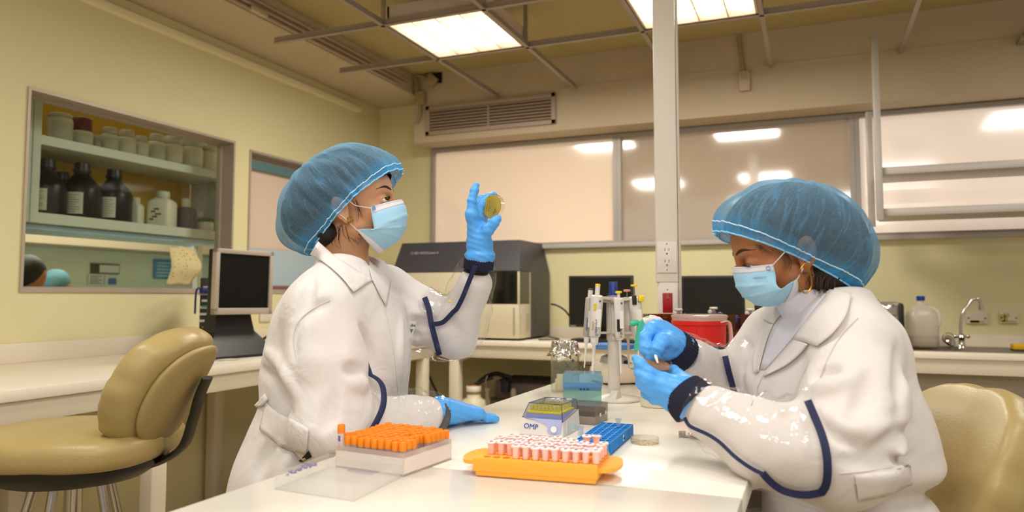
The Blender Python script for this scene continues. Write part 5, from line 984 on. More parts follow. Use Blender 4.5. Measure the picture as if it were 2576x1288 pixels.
    def mesh(s, it=1):
        d = s.d; S = d < 0; n = d.shape; c = np.zeros(np.array(n)-1, np.int8)
        for a in (0, 1):
            for b in (0, 1):
                for e in (0, 1): c += S[a:n[0]-1+a, b:n[1]-1+b, e:n[2]-1+e]
        act = (c > 0) & (c < 8); idx = -np.ones(c.shape, np.int64); I = np.argwhere(act); idx[act] = np.arange(len(I)); acc = np.zeros((len(I), 3)); cnt = np.zeros(len(I))
        cor = [(a, b, e) for a in (0, 1) for b in (0, 1) for e in (0, 1)]; vals = {q: d[I[:, 0]+q[0], I[:, 1]+q[1], I[:, 2]+q[2]] for q in cor}
        for q in cor:
            for ax in range(3):
                if q[ax]: continue
                r = list(q); r[ax] = 1; r = tuple(r); va, vb = vals[q], vals[r]; m = (va < 0) != (vb < 0); t = va[m]/(va[m]-vb[m]); p = np.tile(np.array(q, float), (m.sum(), 1)); p[:, ax] += t; acc[m] += p; cnt[m] += 1
        v = s.lo+s.h*(I+acc/cnt[:, None]); F = []
        for ax in range(3):
            u, w = (ax+1) % 3, (ax+2) % 3; sa = [slice(None)]*3; sb = [slice(None)]*3; sa[ax] = slice(0, -1); sb[ax] = slice(1, None); A, B = S[tuple(sa)], S[tuple(sb)]; E = A != B
            E[tuple(0 if q == u else slice(None) for q in range(3))] = False; E[tuple(0 if q == w else slice(None) for q in range(3))] = False
            for k in (u, w): E[tuple(-1 if q == k else slice(None) for q in range(3))] = False
            Q = np.argwhere(E); fl = A[E]; c0 = Q.copy(); c1 = Q.copy(); c1[:, u] -= 1; c2 = c1.copy(); c2[:, w] -= 1; c3 = Q.copy(); c3[:, w] -= 1
            f = np.stack([idx[tuple(c.T)] for c in (c0, c1, c2, c3)], 1); f[~fl] = f[~fl][:, ::-1]; F.append(f)
        F = np.concatenate(F); F = F[(F >= 0).all(1)]
        for _ in range(it):
            sm_ = np.zeros_like(v); ct = np.zeros(len(v))
            for a, b in ((0, 1), (1, 2), (2, 3), (3, 0)):
                np.add.at(sm_, F[:, a], v[F[:, b]]); np.add.at(ct, F[:, a], 1); np.add.at(sm_, F[:, b], v[F[:, a]]); np.add.at(ct, F[:, b], 1)
            v = v*.5+.5*sm_/np.maximum(ct, 1)[:, None]
        return v, F
def smooth_interp(xs, ys, x):
    """monotone-ish cubic through the points"""
    x = np.clip(x, xs[0], xs[-1]); i = np.clip(np.searchsorted(xs, x)-1, 0, len(xs)-2); m = np.gradient(ys, xs); h = xs[i+1]-xs[i]; t = (x-xs[i])/h
    return (2*t**3-3*t**2+1)*ys[i]+(t**3-2*t**2+t)*h*m[i]+(-2*t**3+3*t**2)*ys[i+1]+(t**3-t**2)*h*m[i+1]
def vnoise(X, Y, Z, f, seed=0):
    """cheap smooth pseudo noise: a few rotated sines"""
    r = np.random.default_rng(seed); o = 0
    for k in range(5): a = r.normal(size=3); a /= np.linalg.norm(a); o = o+np.sin((X*a[0]+Y*a[1]+Z*a[2])*f*r.uniform(.7, 1.5)+r.uniform(0, 6.28)+1.3*np.sin((X*a[1]-Y*a[2]+Z*a[0])*f*.6+k))
    return o/5
def clear_table(v):
    """cloth lies on the table top and stops at its right edge instead of sinking into it"""
    v = np.array(v); x, y, z = v.T; m = (x > IX0-.004) & (x < IX1-.05) & (y < IY1) & (z > .855) & (z < .9022); v[m, 2] = .9022
    m = (x > IX1-.06) & (x < IX1+.002) & (y < IY1) & (z > .785) & (z < .9022); v[m, 0] = IX1+.002; return v
def put_vf(name, v, f, mat, parent=None, world=True, **kw):
    v = clear_table(v)
    mb = MB(); mb.v.append(v); mb.f = [tuple(int(i) for i in q) for q in f]; mb.mi = [0]*len(mb.f); mb.n = len(v)
    return put(name, mb, mat, parent, sm=180, world=world, **kw)
class Plane:
    """vertical-ish plane of symmetry through o with lateral axis l: px,py -> point at lateral offset y"""
    def __init__(s, o, fwd, up, sc=1.):
        s.sc = sc; s.o = np.asarray(o, float); s.f = nrm(fwd); up = np.asarray(up, float); s.l = nrm(np.cross(up, s.f)); s.u = np.cross(s.f, s.l)
    def __call__(s, px, py, y=0.): r = ray(px, py); q = s.o+s.l*y; return Cv+r*(((q-Cv)@s.l)/(r@s.l))
    def loc(s, p): v = np.asarray(p)-s.o; return V(v@s.f, v@s.l, v@s.u)/s.sc
    def wld(s, q): q = np.atleast_2d(q)*s.sc; return s.o+q[:, :1]*s.f+q[:, 1:2]*s.l+q[:, 2:]*s.u
# ------------------------------------------------------------------ people materials
def cloth(name, col, rough=.75, wr=.5, sc=14, weave=700, sss=0):
    if name in MATS: return MATS[name]
    m = M(name, col, rough, spec=.25, sheen=.15); nt = m.node_tree; b = nt.nodes['Principled BSDF']; L = nt.links.new; N = nt.nodes.new
    tc = N('ShaderNodeTexCoord'); n1 = N('ShaderNodeTexNoise'); n1.inputs['Scale'].default_value = sc; n1.inputs['Detail'].default_value = 3; n1.inputs['Distortion'].default_value = 1.2; n2 = N('ShaderNodeTexNoise'); n2.inputs['Scale'].default_value = weave
    L(tc.outputs['Object'], n1.inputs['Vector']); L(tc.outputs['Object'], n2.inputs['Vector']); b1 = N('ShaderNodeBump'); b1.inputs['Strength'].default_value = wr; b1.inputs['Distance'].default_value = .012; L(n1.outputs['Fac'], b1.inputs['Height'])
    b2 = N('ShaderNodeBump'); b2.inputs['Strength'].default_value = .08; b2.inputs['Distance'].default_value = .001; L(n2.outputs['Fac'], b2.inputs['Height']); L(b1.outputs[0], b2.inputs['Normal']); L(b2.outputs[0], b.inputs['Normal']); return m
coat_m = cloth('lab_coat_cloth', '#dcd5d2', .8, .5, 10); coat_m2 = cloth('lab_coat_cloth_warm', '#dad2ce', .8, .35, 9); glove_m = M('nitrile_glove', '#55a6f0', .42, spec=.4, bump=.7, bscale=70, detail=2, sss=.05, stretch=(1, 1, .5))
navy = M('navy_knit', '#14162e', .85, bump=.4, bscale=500); navyb = M('navy_binding', '#1a2046', .7, bump=.2, bscale=400); skinL = M('skin_light', '#c8936c', .5, sss=.12, var=.05, vscale=25); skinR = M('skin_tan', '#a8693f', .5, sss=.12, var=.06, vscale=25)
hair_m = M('dark_hair', '#1f1510', .65, bump=.6, bscale=60, stretch=(1, 1, .15)); wisp_m = M('loose_hair_brown', '#3b271b', .7); brow_m = M('brow_hair', '#38251a', .9); eyew = M('eye_white', '#e8e0d8', .2); irism = M('iris_brown', '#2a170c', .15); lash = M('lash', '#120c09', .7)
pvc = clear('pvc_sleeve', '#ffffff', .012, .08, '#ffffff', noise=24, edge=.3)
maskb = cloth('mask_blue', '#a2cfea', .8, .1, 20, 900); maskw = cloth('mask_white', '#dedae0', .8, .1, 20, 900); loopm = M('ear_loop', '#f1ebea', .7)
def cap_mat():
    m = bpy.data.materials.new('bouffant_cloth'); m.use_nodes = True; nt = m.node_tree; nt.nodes.clear(); N = nt.nodes.new; L = nt.links.new
    out = N('ShaderNodeOutputMaterial'); tr = N('ShaderNodeBsdfTransparent'); tr.inputs[0].default_value = hexc('#d6e6f0'); df = N('ShaderNodeBsdfDiffuse'); df.inputs[0].default_value = hexc('#93bcda'); tl = N('ShaderNodeBsdfTranslucent'); tl.inputs[0].default_value = hexc('#98c0dc')
    dm = N('ShaderNodeMixShader'); dm.inputs[0].default_value = .3; L(df.outputs[0], dm.inputs[1]); L(tl.outputs[0], dm.inputs[2]); mx = N('ShaderNodeMixShader'); L(tr.outputs[0], mx.inputs[1]); L(dm.outputs[0], mx.inputs[2]); L(mx.outputs[0], out.inputs[0])
    tc = N('ShaderNodeTexCoord'); lw = N('ShaderNodeLayerWeight'); lw.inputs[0].default_value = .5
    mp = N('ShaderNodeMapping'); mp.inputs['Scale'].default_value = (34, 1.3, 1); L(tc.outputs['UV'], mp.inputs[0])
    n1 = N('ShaderNodeTexNoise'); n1.inputs['Scale'].default_value = 1.0; n1.inputs['Detail'].default_value = 2; n1.inputs['Distortion'].default_value = .35; L(mp.outputs[0], n1.inputs['Vector'])
    rp = N('ShaderNodeValToRGB'); e = rp.color_ramp.elements; e[0].position = .47; e[0].color = (0, 0, 0, 1); e[1].position = .53; e[1].color = (0, 0, 0, 1); q = e.new(.5); q.color = (1, 1, 1, 1); L(n1.outputs['Fac'], rp.inputs[0])
    n2 = N('ShaderNodeTexNoise'); n2.inputs['Scale'].default_value = 260; n2.inputs['Detail'].default_value = 2; L(tc.outputs['Object'], n2.inputs['Vector'])
    sp = N('ShaderNodeSeparateXYZ'); L(tc.outputs['UV'], sp.inputs[0]); rim = N('ShaderNodeMapRange'); rim.inputs[1].default_value = .0; rim.inputs[2].default_value = .16; rim.inputs[3].default_value = .34; rim.inputs[4].default_value = 0; L(sp.outputs[1], rim.inputs[0])
    def mth(op, a, b): x = N('ShaderNodeMath'); x.operation = op; (L(a, x.inputs[0]) if hasattr(a, 'links') else setattr(x.inputs[0], 'default_value', a)); (L(b, x.inputs[1]) if hasattr(b, 'links') else setattr(x.inputs[1], 'default_value', b)); return x.outputs[0]
    fac = mth('ADD', mth('MULTIPLY', rp.outputs[0], .2), mth('MULTIPLY', mth('POWER', lw.outputs['Facing'], 2.2), .5)); fac = mth('ADD', fac, mth('MULTIPLY', n2.outputs['Fac'], .3)); fac = mth('ADD', fac, rim.outputs[0]); fac = mth('MINIMUM', mth('ADD', fac, .15), .97); L(fac, mx.inputs[0])
    cm = N('ShaderNodeMixRGB'); cm.inputs[1].default_value = hexc('#8fbad8'); cm.inputs[2].default_value = hexc('#4cb0f2'); L(mth('MINIMUM', mth('ADD', mth('MULTIPLY', rim.outputs[0], 2.6), mth('MULTIPLY', rp.outputs[0], .35)), 1.0), cm.inputs[0]); L(cm.outputs[0], df.inputs[0]); L(cm.outputs[0], tl.inputs[0])
    bp = N('ShaderNodeBump'); bp.inputs['Strength'].default_value = .5; bp.inputs['Distance'].default_value = .003; L(n1.outputs['Fac'], bp.inputs['Height']); L(bp.outputs[0], df.inputs['Normal']); return m
capm = cap_mat(); elas = M('cap_elastic', '#8fc8ee', .8); elas2 = M('elastic_thread', '#cfe6f6', .8)
# ------------------------------------------------------------------ head template
def make_head(T, neck, h=.0024, lidup=.0055, liddn=-.0045, neck_r=(.05, .054), look=(1, 0, 0)):
    """T: Plane with origin midway between the ear canals, forward along the Frankfurt plane. neck: local bottom point"""
    S = Field((-.115, -.1, -.2), (.135, .1, .15), h)
    S.ell((-.008, 0, .052), (.093, .074, .08)); S.ell((.045, 0, .052), (.05, .06, .05), k=.03); S.ell((.04, 0, -.012), (.046, .055, .05), k=.025)
    for q in (-1, 1):
        S.cone((.008, q*.05, -.042), (.058, q*.012, -.056), .016, .016, k=.03); S.ell((.055, q*.042, -.014), (.022, .02, .017), k=.02)
    S.ell((.064, 0, -.054), (.016, .022, .014), k=.02); S.ell((.064, 0, -.038), (.025, .03, .024), k=.02)
    for q in (-1, 1): S.ell((.097, q*.033, .012), (.0145, .019, .0125), k=.016, mode='s')
    for q in (-1, 1): S.cone((.0885, q*.01, .032), (.076, q*.042, .036), .008, .007, k=.012)
    S.cone((.0925, 0, .026), (.1005, 0, -.010), .0062, .0085, k=.012)
    for q in (-1, 1): S.ell((.09, q*.011, -.015), (.01, .008, .008), k=.008)
    for q in (-1, 1): S.ell((.0765, q*.0325, .0115), (.0152, .0165, .0138), k=.005)
    for q in (-1, 1):  # eye opening
        def eye(X, Y, Z): r = np.sqrt((X-.0765)**2+(Y-q*.0325)**2+(Z-.0115)**2); return np.maximum(np.maximum(Z-.0115-lidup+((Y-q*.0325)/.0145)**2*.004, .0115+liddn-Z+((Y-q*.0325)/.0145)**2*.003), np.maximum(.07-X, np.abs(Y-q*.0325)-.0145))
        sl, g = S.blk((.06, q*.0325-.025, -.01), (.11, q*.0325+.025, .035)); S.op(sl, eye(*g)+0*g[0]*g[1]*g[2], .001, 's')
    S.chain([(-.03, 0, -.045), neck], neck_r, k=.035)
    for q in (-1, 1):
        a = radians(15); R = np.array([[cos(a), 0, -sin(a)], [0, 1, 0], [sin(a), 0, cos(a)]]); b = radians(22*q); R = np.array([[cos(b), sin(b), 0], [-sin(b), cos(b), 0], [0, 0, 1]])@R
        S.ell((-.014, q*.077, .006), (.0185, .0075, .031), R, k=.006); S.ell((-.009, q*.083, .004), (.0105, .006, .017), R, k=.004, mode='s'); S.ell((-.004, q*.0735, -.023), (.009, .0055, .01), k=.006)
    v, f = S.mesh(1); return T.wld(v), f, S
def eyes(T, root, gaze):
    g = nrm(gaze)
    for q in (-1, 1):
        c = T.wld((.0762, q*.0322, .0115))[0]; mb = MB(); mb.ell(c, (.0128,)*3, 24, 16); e = put('eye', mb, eyew, root, world=True)
        gd = nrm(T.f*g[0]+T.l*(g[1]-.0*q)+T.u*g[2]); mb = MB(); mb.lathe([(.0058, .0116), (.0045, .0126), (.0001, .0131)], c, gd, 24); put('iris', mb, irism, e, world=True)
def lashes(T, S, root, lidup, thick=.0011):
    for q in (-1, 1):
        pts = []
        for k in range(11):
            a = -1+2*k/10; y = q*.0325+a*.014; z = .0115+lidup-a*a*.0038; r = sqrt(max(.0001, .0158**2-(a*.0125)**2)); pts.append((.0765+r*.98+.0006, y, z))
        mb = MB(); P = T.wld(np.array(pts)); Q = T.wld(np.array([(x+.0045, y+q*.0012*(k-4)/5, z+.0022) for k, (x, y, z) in enumerate(pts)])); mb.grid([P, (P+Q)/2+T.u*-.0006, Q]); o = put('eyelashes', mb, lash, root, world=True); md = o.modifiers.new('solid', 'SOLIDIFY'); md.thickness = thick
def brows(T, S, root, dz=0, mat=None):
    for q in (-1, 1):
        pts = []
        for k in range(9):
            t = k/8; y = q*(.012+.043*t); z = .037+.007*sin(pi*min(1, t*.8))-.004*t*t+dz; o, _ = S.hit(V(.2, y, z), V(-1, 0, 0), 0, .3, off=.0004); pts.append(o)
        pts = np.array(pts); w = [.0016, .0026, .003, .003, .0027, .0023, .0018, .0012, .0006]; mb = MB(); n = 8; P = T.wld(pts); rings = []
        for i in range(9): rings.append([P[i]+T.u*w[i]*cos(2*pi*j/n)+T.f*.0008*sin(2*pi*j/n) for j in range(n)])
        mb.ring(rings); put('eyebrow', mb, mat or brow_m, root, world=True)
def shell_grid(Sf, c, n, u, nth=150, nph=26, e0=-.12, fmod=None):
    """grid on a star shaped field seen from c: latitude from the rim plane (normal n) to the pole"""
    n = nrm(n); u = nrm(u-n*(u@n)); w = np.cross(n, u); P = np.zeros((nph+1, nth+1, 3))
    for i in range(nph+1):
        ph = e0+(pi/2-e0)*(i/nph)**.9
        for j in range(nth+1):
            th = 2*pi*j/nth; dr = cos(ph)*(cos(th)*u+sin(th)*w)+sin(ph)*n; lo, hi = .01, .3
            ts = np.linspace(.02, .26, 60); vv = Sf.samp(c+ts[:, None]*dr); k = np.where(vv > 0)[0]; k = k[0] if len(k) else 59; k = max(k, 1); t = ts[k-1]+(ts[k]-ts[k-1])*(-vv[k-1])/(vv[k]-vv[k-1]+1e-9)
            if fmod: t = t+fmod(i/nph, th)
            P[i, j] = c+t*dr
    return P
def put_grid_uv(name, P, mat, parent, **kw):
    mb = MB(); a, b = P.shape[:2]; o = put(name, mb.grid(P), mat, parent, sm=180, world=True, **kw); me = o.data; uv = me.uv_layers.new(name='UVMap'); vi = np.zeros(len(me.loops), int); me.loops.foreach_get('vertex_index', vi)
    co = np.stack([(vi % b)/(b-1), (vi//b)/(a-1)], 1).astype(np.float32); uv.data.foreach_set('uv', co.ravel()); return o
def mask_mesh(T, root, top, center, side, ctrl=.8, bul=None):
    """center/side: arrays of local points from the top edge to the bottom edge on the midline and at the near side"""
    nv = 40; nu = 22
    cs = smooth(center, 12); ss = smooth(side, 12); cs = cs[np.linspace(0, len(cs)-1, nv+1).astype(int)]; ss = ss[np.linspace(0, len(ss)-1, nv+1).astype(int)]; P = np.zeros((nv+1, 2*nu+1, 3))
    for i in range(nv+1):
        v = i/nv
        for j in range(-nu, nu+1):
            u = abs(j)/nu; s_ = ss[i]*V(1, -1 if j > 0 else 1, 1); c = cs[i]; K = V(c[0]-.004, s_[1]*ctrl, c[2]*.65+s_[2]*.35)
            p = c*(1-u)**2+2*K*u*(1-u)+s_*u*u; pl = 0
            for z0 in (.34, .52, .7): pl += .0035*max(0, 1-abs(v-z0-.02*u)/.05)*(1-u**3)*(1 if v < z0+.02*u else .35)
            p = p+V(pl, 0, -.3*pl); P[i, j+nu] = p
    W_ = np.array([T.wld(r) for r in P])
    b = put('mask_body', MB().grid(W_[5:]), maskb, root, sm=180, world=True); md = b.modifiers.new('solid', 'SOLIDIFY'); md.thickness = .0012
    t = put('mask_top_band', MB().grid(W_[:6]+T.f*.0003), maskw, root, sm=180, world=True); md = t.modifiers.new('solid', 'SOLIDIFY'); md.thickness = .0016
    mb = MB()
    for r in (1, 4):
        for j in range(1, 2*nu-1, 1): a, c = W_[r, j]+T.f*.0018, W_[r, j]*.5+W_[r, j+1]*.5+T.f*.0018; mb.tube([a, c], .00035, 4)
    put('stitching', mb, M('stitch_grey', '#a9a6b4', .7), t, world=True)
    return W_
# ================================================================== helpers shared by both women
def hvec(px, py): v = ray(px, py); v = nrm(V(v[0], v[1], 0)); return v, V(v[1], -v[0], 0)
def patch(S, up, lo, off, mat, name, root, n=18, m=6, thick=.0015, lift=0, d0=1.0, **kw):
    """cloth patch between two pixel polylines laid on field S"""
    A_ = smooth(np.array([V(x, y, 0) for x, y in up]), 6); B_ = smooth(np.array([V(x, y, 0) for x, y in lo]), 6); A_ = A_[np.linspace(0, len(A_)-1, n).astype(int)]; B_ = B_[np.linspace(0, len(B_)-1, n).astype(int)]; P = []
    for i in range(n):
        row = []
        for j in range(m+1):
            q = A_[i]*(1-j/m)+B_[i]*j/m; p, ok = S.hit(Cv, ray(q[0], q[1]), .6, 2.6, off=off+lift*(j/m)**2); row.append(p)
        P.append(row)
    P = np.array(P)
    for _ in range(2): P[1:-1, 1:-1] = .5*P[1:-1, 1:-1]+.125*(P[:-2, 1:-1]+P[2:, 1:-1]+P[1:-1, :-2]+P[1:-1, 2:])
    o = put(name, MB().grid(P), mat, root, sm=180, world=True, **kw); md = o.modifiers.new('solid', 'SOLIDIFY'); md.thickness = thick; md.offset = 0; return o
def on_surf(S, pts, off, n=6, sm=True):
    q = smooth(np.array([V(x, y, 0) for x, y in pts]), n) if sm else np.array([V(x, y, 0) for x, y in pts]); out = np.array([S.hit(Cv, ray(a[0], a[1]), .6, 2.6, off=off)[0] for a in q])
    for _ in range(2): out[1:-1] = .5*out[1:-1]+.25*(out[:-2]+out[2:])
    return out
def ribbon(P, w, t, mat, name, root, S=None):
    """flat tape along P: width w in the image plane, thickness t"""
    P = np.asarray(P); T_ = np.gradient(P, axis=0); mb = MB(); R_ = []
    for i in range(len(P)):
        v = nrm(P[i]-Cv); tt = nrm(T_[i]); s_ = nrm(np.cross(tt, v)); n_ = np.cross(s_, tt); R_.append([P[i]+s_*w/2+n_*t/2, P[i]-s_*w/2+n_*t/2, P[i]-s_*w/2-n_*t/2, P[i]+s_*w/2-n_*t/2])
    mb.ring(R_); return put(name, mb, mat, root, sm=40, world=True)
def crease(S, pts, r, k, mode='s', sink=.4):
    """fold pressed into (s) or raised from (u) field S along a pixel path"""
    P = on_surf(S, pts, r*(sink if mode == 's' else -sink), n=4); rr = np.sin(np.linspace(.15, pi-.15, len(P)))*r
    for i in range(len(P)-1): S.cone(P[i], P[i+1], rr[i], rr[i+1], k=k, mode=mode)
def arm_tube(path, rad, skew0, mat, name, root, nz=.09, seed=0, nth=48, nl=46, up=(0, 0, 1), keep=None):
    """loose clear sleeve round an arm path; skew0 leans the upper rim. Returns ring array"""
    P = smooth(np.array(path), 12); L = np.r_[0, np.cumsum(np.linalg.norm(np.diff(P, axis=0), axis=1))]; L /= L[-1]; R0 = np.interp(np.linspace(0, 1, nl), np.linspace(0, 1, len(rad)), rad); C_ = np.stack([np.interp(np.linspace(0, 1, nl), L, P[:, k]) for k in range(3)], 1); T_ = np.gradient(C_, axis=0)
    rg = np.random.default_rng(seed); ph = rg.uniform(0, 6.28, 12); rings = []
    for i in range(nl):
        t = nrm(T_[i]); u = V(*up); u = nrm(u-t*(u@t)); s_ = np.cross(t, u); x = i/(nl-1); row = []
        for j in range(nth):
            a = 2*pi*j/nth; w = sin(3*a+ph[0]+7*x)*.5+sin(5*a+ph[1]-11*x+2*sin(9*x+ph[2]))*.45+sin(2*a+ph[3]+26*x+1.5*sin(a+ph[4]))*.5+.35*sin(9*a+ph[5]+15*x)+.3*sin(40*x+4*sin(a*2+ph[6])); r = R0[i]*(1+nz*w*min(1, 4*x+.25)*min(1, 4*(1-x)+.3))
            row.append(C_[i]+r*(cos(a)*u+sin(a)*s_)+t*skew0*(1-x)**2*cos(a))
        rings.append(row)
    rings = np.array(rings)
    if keep is not None:
        for _ in range(8):
            for i in range(nl): d = keep.samp(rings[i]); rad_ = rings[i]-C_[i]; rad_ /= np.linalg.norm(rad_, axis=1)[:, None]+1e-9; rings[i] += rad_*np.clip(.0045-d, 0, .006)[:, None]
    rings = clear_table(rings.reshape(-1, 3)).reshape(rings.shape); o = put(name, MB().ring(list(rings), True, False, False), mat, root, sm=180, world=True); return rings
def hand(name, wrist, palm_r, mcps, fingers, thumb, root, h=.0018, fr=(.0105, .0098, .0092, .0075), extra=None, cuff=None, wr=(.026, .024)):
    """glove: palm fan from the wrist to each knuckle, fingers as chained joints, thumb with its own base"""
    pts = np.array([wrist]+list(mcps)+[p for f in fingers for p in f]+list(thumb)+([cuff] if cuff is not None else [])); S = Field(pts.min(0)-.045, pts.max(0)+.045, h)
    if cuff is not None: S.cone(cuff, wrist, wr[0], wr[1])
    for m in mcps: S.cone(wrist*.75+m*.25, m, palm_r, .0125, k=.016)
    for i in range(len(mcps)-1): S.cone(mcps[i], mcps[i+1], .0122, .0122, k=.012)
    cen = sum(mcps)/len(mcps); S.cone(wrist, cen*.6+wrist*.4, palm_r*1.05, palm_r*.9, k=.018)
    for f, m in zip(fingers, mcps):
        ch = [m]+list(f); S.chain(ch, list(np.interp(np.linspace(0, 1, len(ch)), [0, .35, .7, 1], fr)), k=.006)
    S.cone(wrist*.7+thumb[0]*.3, thumb[0], palm_r*.9, .0165, k=.015); S.chain(thumb, list(np.interp(np.linspace(0, 1, len(thumb)), [0, .4, 1], (.0165, .0128, .0092))), k=.008)
    if extra: extra(S)
    S.disp(lambda X, Y, Z: .0006*vnoise(X, Y, Z, 260, 3)+.0005*np.sin(420*(X*.3+Y*.2+Z)+4*vnoise(X, Y, Z, 90, 5)))
    v, f = S.mesh(1); return put_vf(name, v, f, glove_m, root), S
# ================================================================== standing woman, left of the table
LW = thing('person', 'standing woman in white lab coat and blue cap holding up a petri dish', 'person', (W(840, 1000, 1.66)[0], W(840, 1000, 1.66)[1], 0))
v_, r_ = hvec(873, 526); psi = radians(16); til = radians(10); fh = r_*cos(psi)-v_*sin(psi); fw = fh*cos(til)+V(0, 0, sin(til)); up = V(0, 0, cos(til))-fh*sin(til); lat = np.cross(up, fw)
TL_ = Plane(W(873, 527, 1.60)+lat*.066, fw, up, .93)
nb = TL_.loc(W(872, 735, 1.675)); hv, hf, HS = make_head(TL_, nb, lidup=.0058, liddn=-.0048, neck_r=(.05, .06))
# torso frame
v2, r2 = hvec(860, 900); ps = radians(24); tf = r2*cos(ps)-v2*sin(ps); tl_ = np.cross(V(0, 0, 1), tf)
sN, eN, wN = W(812, 790, 1.50), W(826, 1072, 1.42), W(1092, 1046, 1.595); sF, eF, wF = W(972, 735, 1.82), W(1140, 838, 1.80), W(1206, 662, 1.72)
rt = [(W(878, 672, 1.68), .062, .075), (W(876, 694, 1.675), .078, .125), (W(872, 722, 1.67), .098, .165), (W(864, 770, 1.665), .12, .185), (W(860, 850, 1.66), .142, .19), (W(853, 930, 1.66), .15, .19), (W(848, 1000, 1.66), .148, .188), (W(838, 1070, 1.655), .165, .2), (W(820, 1150, 1.65), .178, .215), (W(808, 1235, 1.65), .185, .22)]
b0 = rt[-1][0]; rt += [(V(b0[0], b0[1], .66), .19, .225), (V(b0[0]-.005, b0[1], .5), .195, .23)]
CS = Field((-1.75, 1.05, .48), (-.3, 2.1, 1.32), .0055)
CS.loft(rt, tf, tl_)
nbw = W(872, 700, 1.66); CS.cone(W(858, 712, 1.6), W(818, 770, 1.51), .062, .066, k=.05); CS.cone(W(900, 700, 1.72), W(972, 738, 1.82), .058, .06, k=.05)
def coatfold(X, Y, Z):
    n = vnoise(X, Y, Z*.45, 26, 4); m = vnoise(X, Y, Z, 9, 6); return .0022*n-.004*np.maximum(0, 1-np.abs(vnoise(X, Y, Z*.5, 14, 9))*6)*.6+.003*m
CS.disp(coatfold)
AN = Field(np.minimum(np.minimum(sN, eN), wN)-.12, np.maximum(np.maximum(sN, eN), wN)+.12, .0055)
mN = (sN+eN)/2+tf*.0; AN.chain([sN, mN, eN], [.075, .077, .062], k=.02); AN.cone(eN, W(1068, 1045, 1.579), .058, .042, k=.05)
def slv(X, Y, Z): return .0035*vnoise(X, Y, Z, 34, 12)-.004*np.maximum(0, 1-np.abs(vnoise(X, Y, Z, 20, 15))*5)
AN.disp(slv)
# merge the near sleeve into the coat field
def merge(S, A_, k):
    q = S.blk(A_.lo, A_.lo+A_.h*(A_.n-2)); sl, (X, Y, Z) = q; sh = np.broadcast_shapes(X.shape, Y.shape, Z.shape); P = np.stack([np.broadcast_to(a, sh).ravel() for a in (X, Y, Z)], 1); S.op(sl, A_.samp(P).reshape(sh), k, 'u')
merge(CS, AN, .018)
FA = Field(np.minimum(np.minimum(sF, eF), wF)-.11, np.maximum(np.maximum(sF, eF), wF)+.11, .005)
FA.chain([sF, (sF+eF)/2, eF], [.064, .06, .052], k=.02); FA.cone(eF, W(1194, 712, 1.735), .052, .041, k=.045); FA.disp(lambda X, Y, Z: .004*vnoise(X, Y, Z, 30, 22)-.004*np.maximum(0, 1-np.abs(vnoise(X, Y, Z, 22, 25))*5)); merge(CS, FA, .02)
for pts, r, m in (([(742, 905), (738, 850), (752, 808), (792, 776), (832, 757)], .003, 's'), ([(668, 880), (700, 905), (728, 950), (748, 1000)], .011, 'u'), ([(655, 925), (690, 960), (716, 1000), (735, 1040)], .009, 's'), ([(915, 950), (895, 935), (868, 925)], .011, 's'), ([(920, 965), (900, 968), (875, 962)], .010, 'u'), ([(785, 690), (770, 745), (742, 800)], .012, 's'), ([(905, 810), (930, 870), (945, 930)], .009, 's'), ([(1010, 800), (1000, 880), (1008, 950)], .009, 'u'), ([(700, 1090), (660, 1150), (640, 1210)], .012, 's'), ([(735, 1140), (720, 1190), (705, 1230)], .012, 'u'), ([(840, 980), (830, 1040), (812, 1090)], .012, 's'), ([(985, 725), (1020, 740), (1050, 770)], .009, 's'), ([(1030, 800), (1055, 815), (1080, 820)], .009, 's'), ([(1075, 850), (1050, 860), (1028, 850)], .008, 'u')): crease(CS, pts, r, .014, m)
# neck opening carved so the collar stands round it
CS.cone(W(884, 640, 1.67), W(890, 715, 1.66), .07, .045, k=.01, mode='s')
cv, cf = CS.mesh(2); coatL = put_vf('lab_coat', cv, cf, coat_m, LW)
# body: head, neck and a simple clothed figure below, one mesh
BS = Field((b0[0]-.35, b0[1]-.4, -.005), (b0[0]+.75, b0[1]+.5, 1.32), .009)
BS.loft([(c, a-.025, b-.03) for c, a, b in rt[2:]], tf, tl_); BS.chain([W(872, 690, 1.675), W(868, 760, 1.67)], [.055, .07], k=.03)
hip = V(b0[0], b0[1], .8)
for q in (-1, 1): BS.chain([hip+tl_*q*.085, hip+tl_*q*.09+tf*.02-V(0, 0, .36), hip+tl_*q*.09-V(0, 0, .72)], [.095, .062, .045], k=.02); BS.cone(hip+tl_*q*.09-V(0, 0, .755)-tf*.03, hip+tl_*q*.09-V(0, 0, .765)+tf*.12, .04, .03, k=.03)
BS.chain([sN, eN, wN], [.05, .042, .028], k=.02); BS.chain([sF, eF, wF], [.05, .04, .028], k=.02)
bv, bf = BS.mesh(1); mb = MB(); mb.add(hv, [tuple(int(i) for i in q) for q in hf], 0); mb.add(bv, [tuple(int(i) for i in q) for q in bf], 1); put('body', mb, [skinL, M('dark_trousers', '#15141a', .8)], LW, sm=180, world=True)
eyes(TL_, LW, (.82, -.2, .28)); lashes(TL_, HS, LW, .0058); brows(TL_, HS, LW, .001)
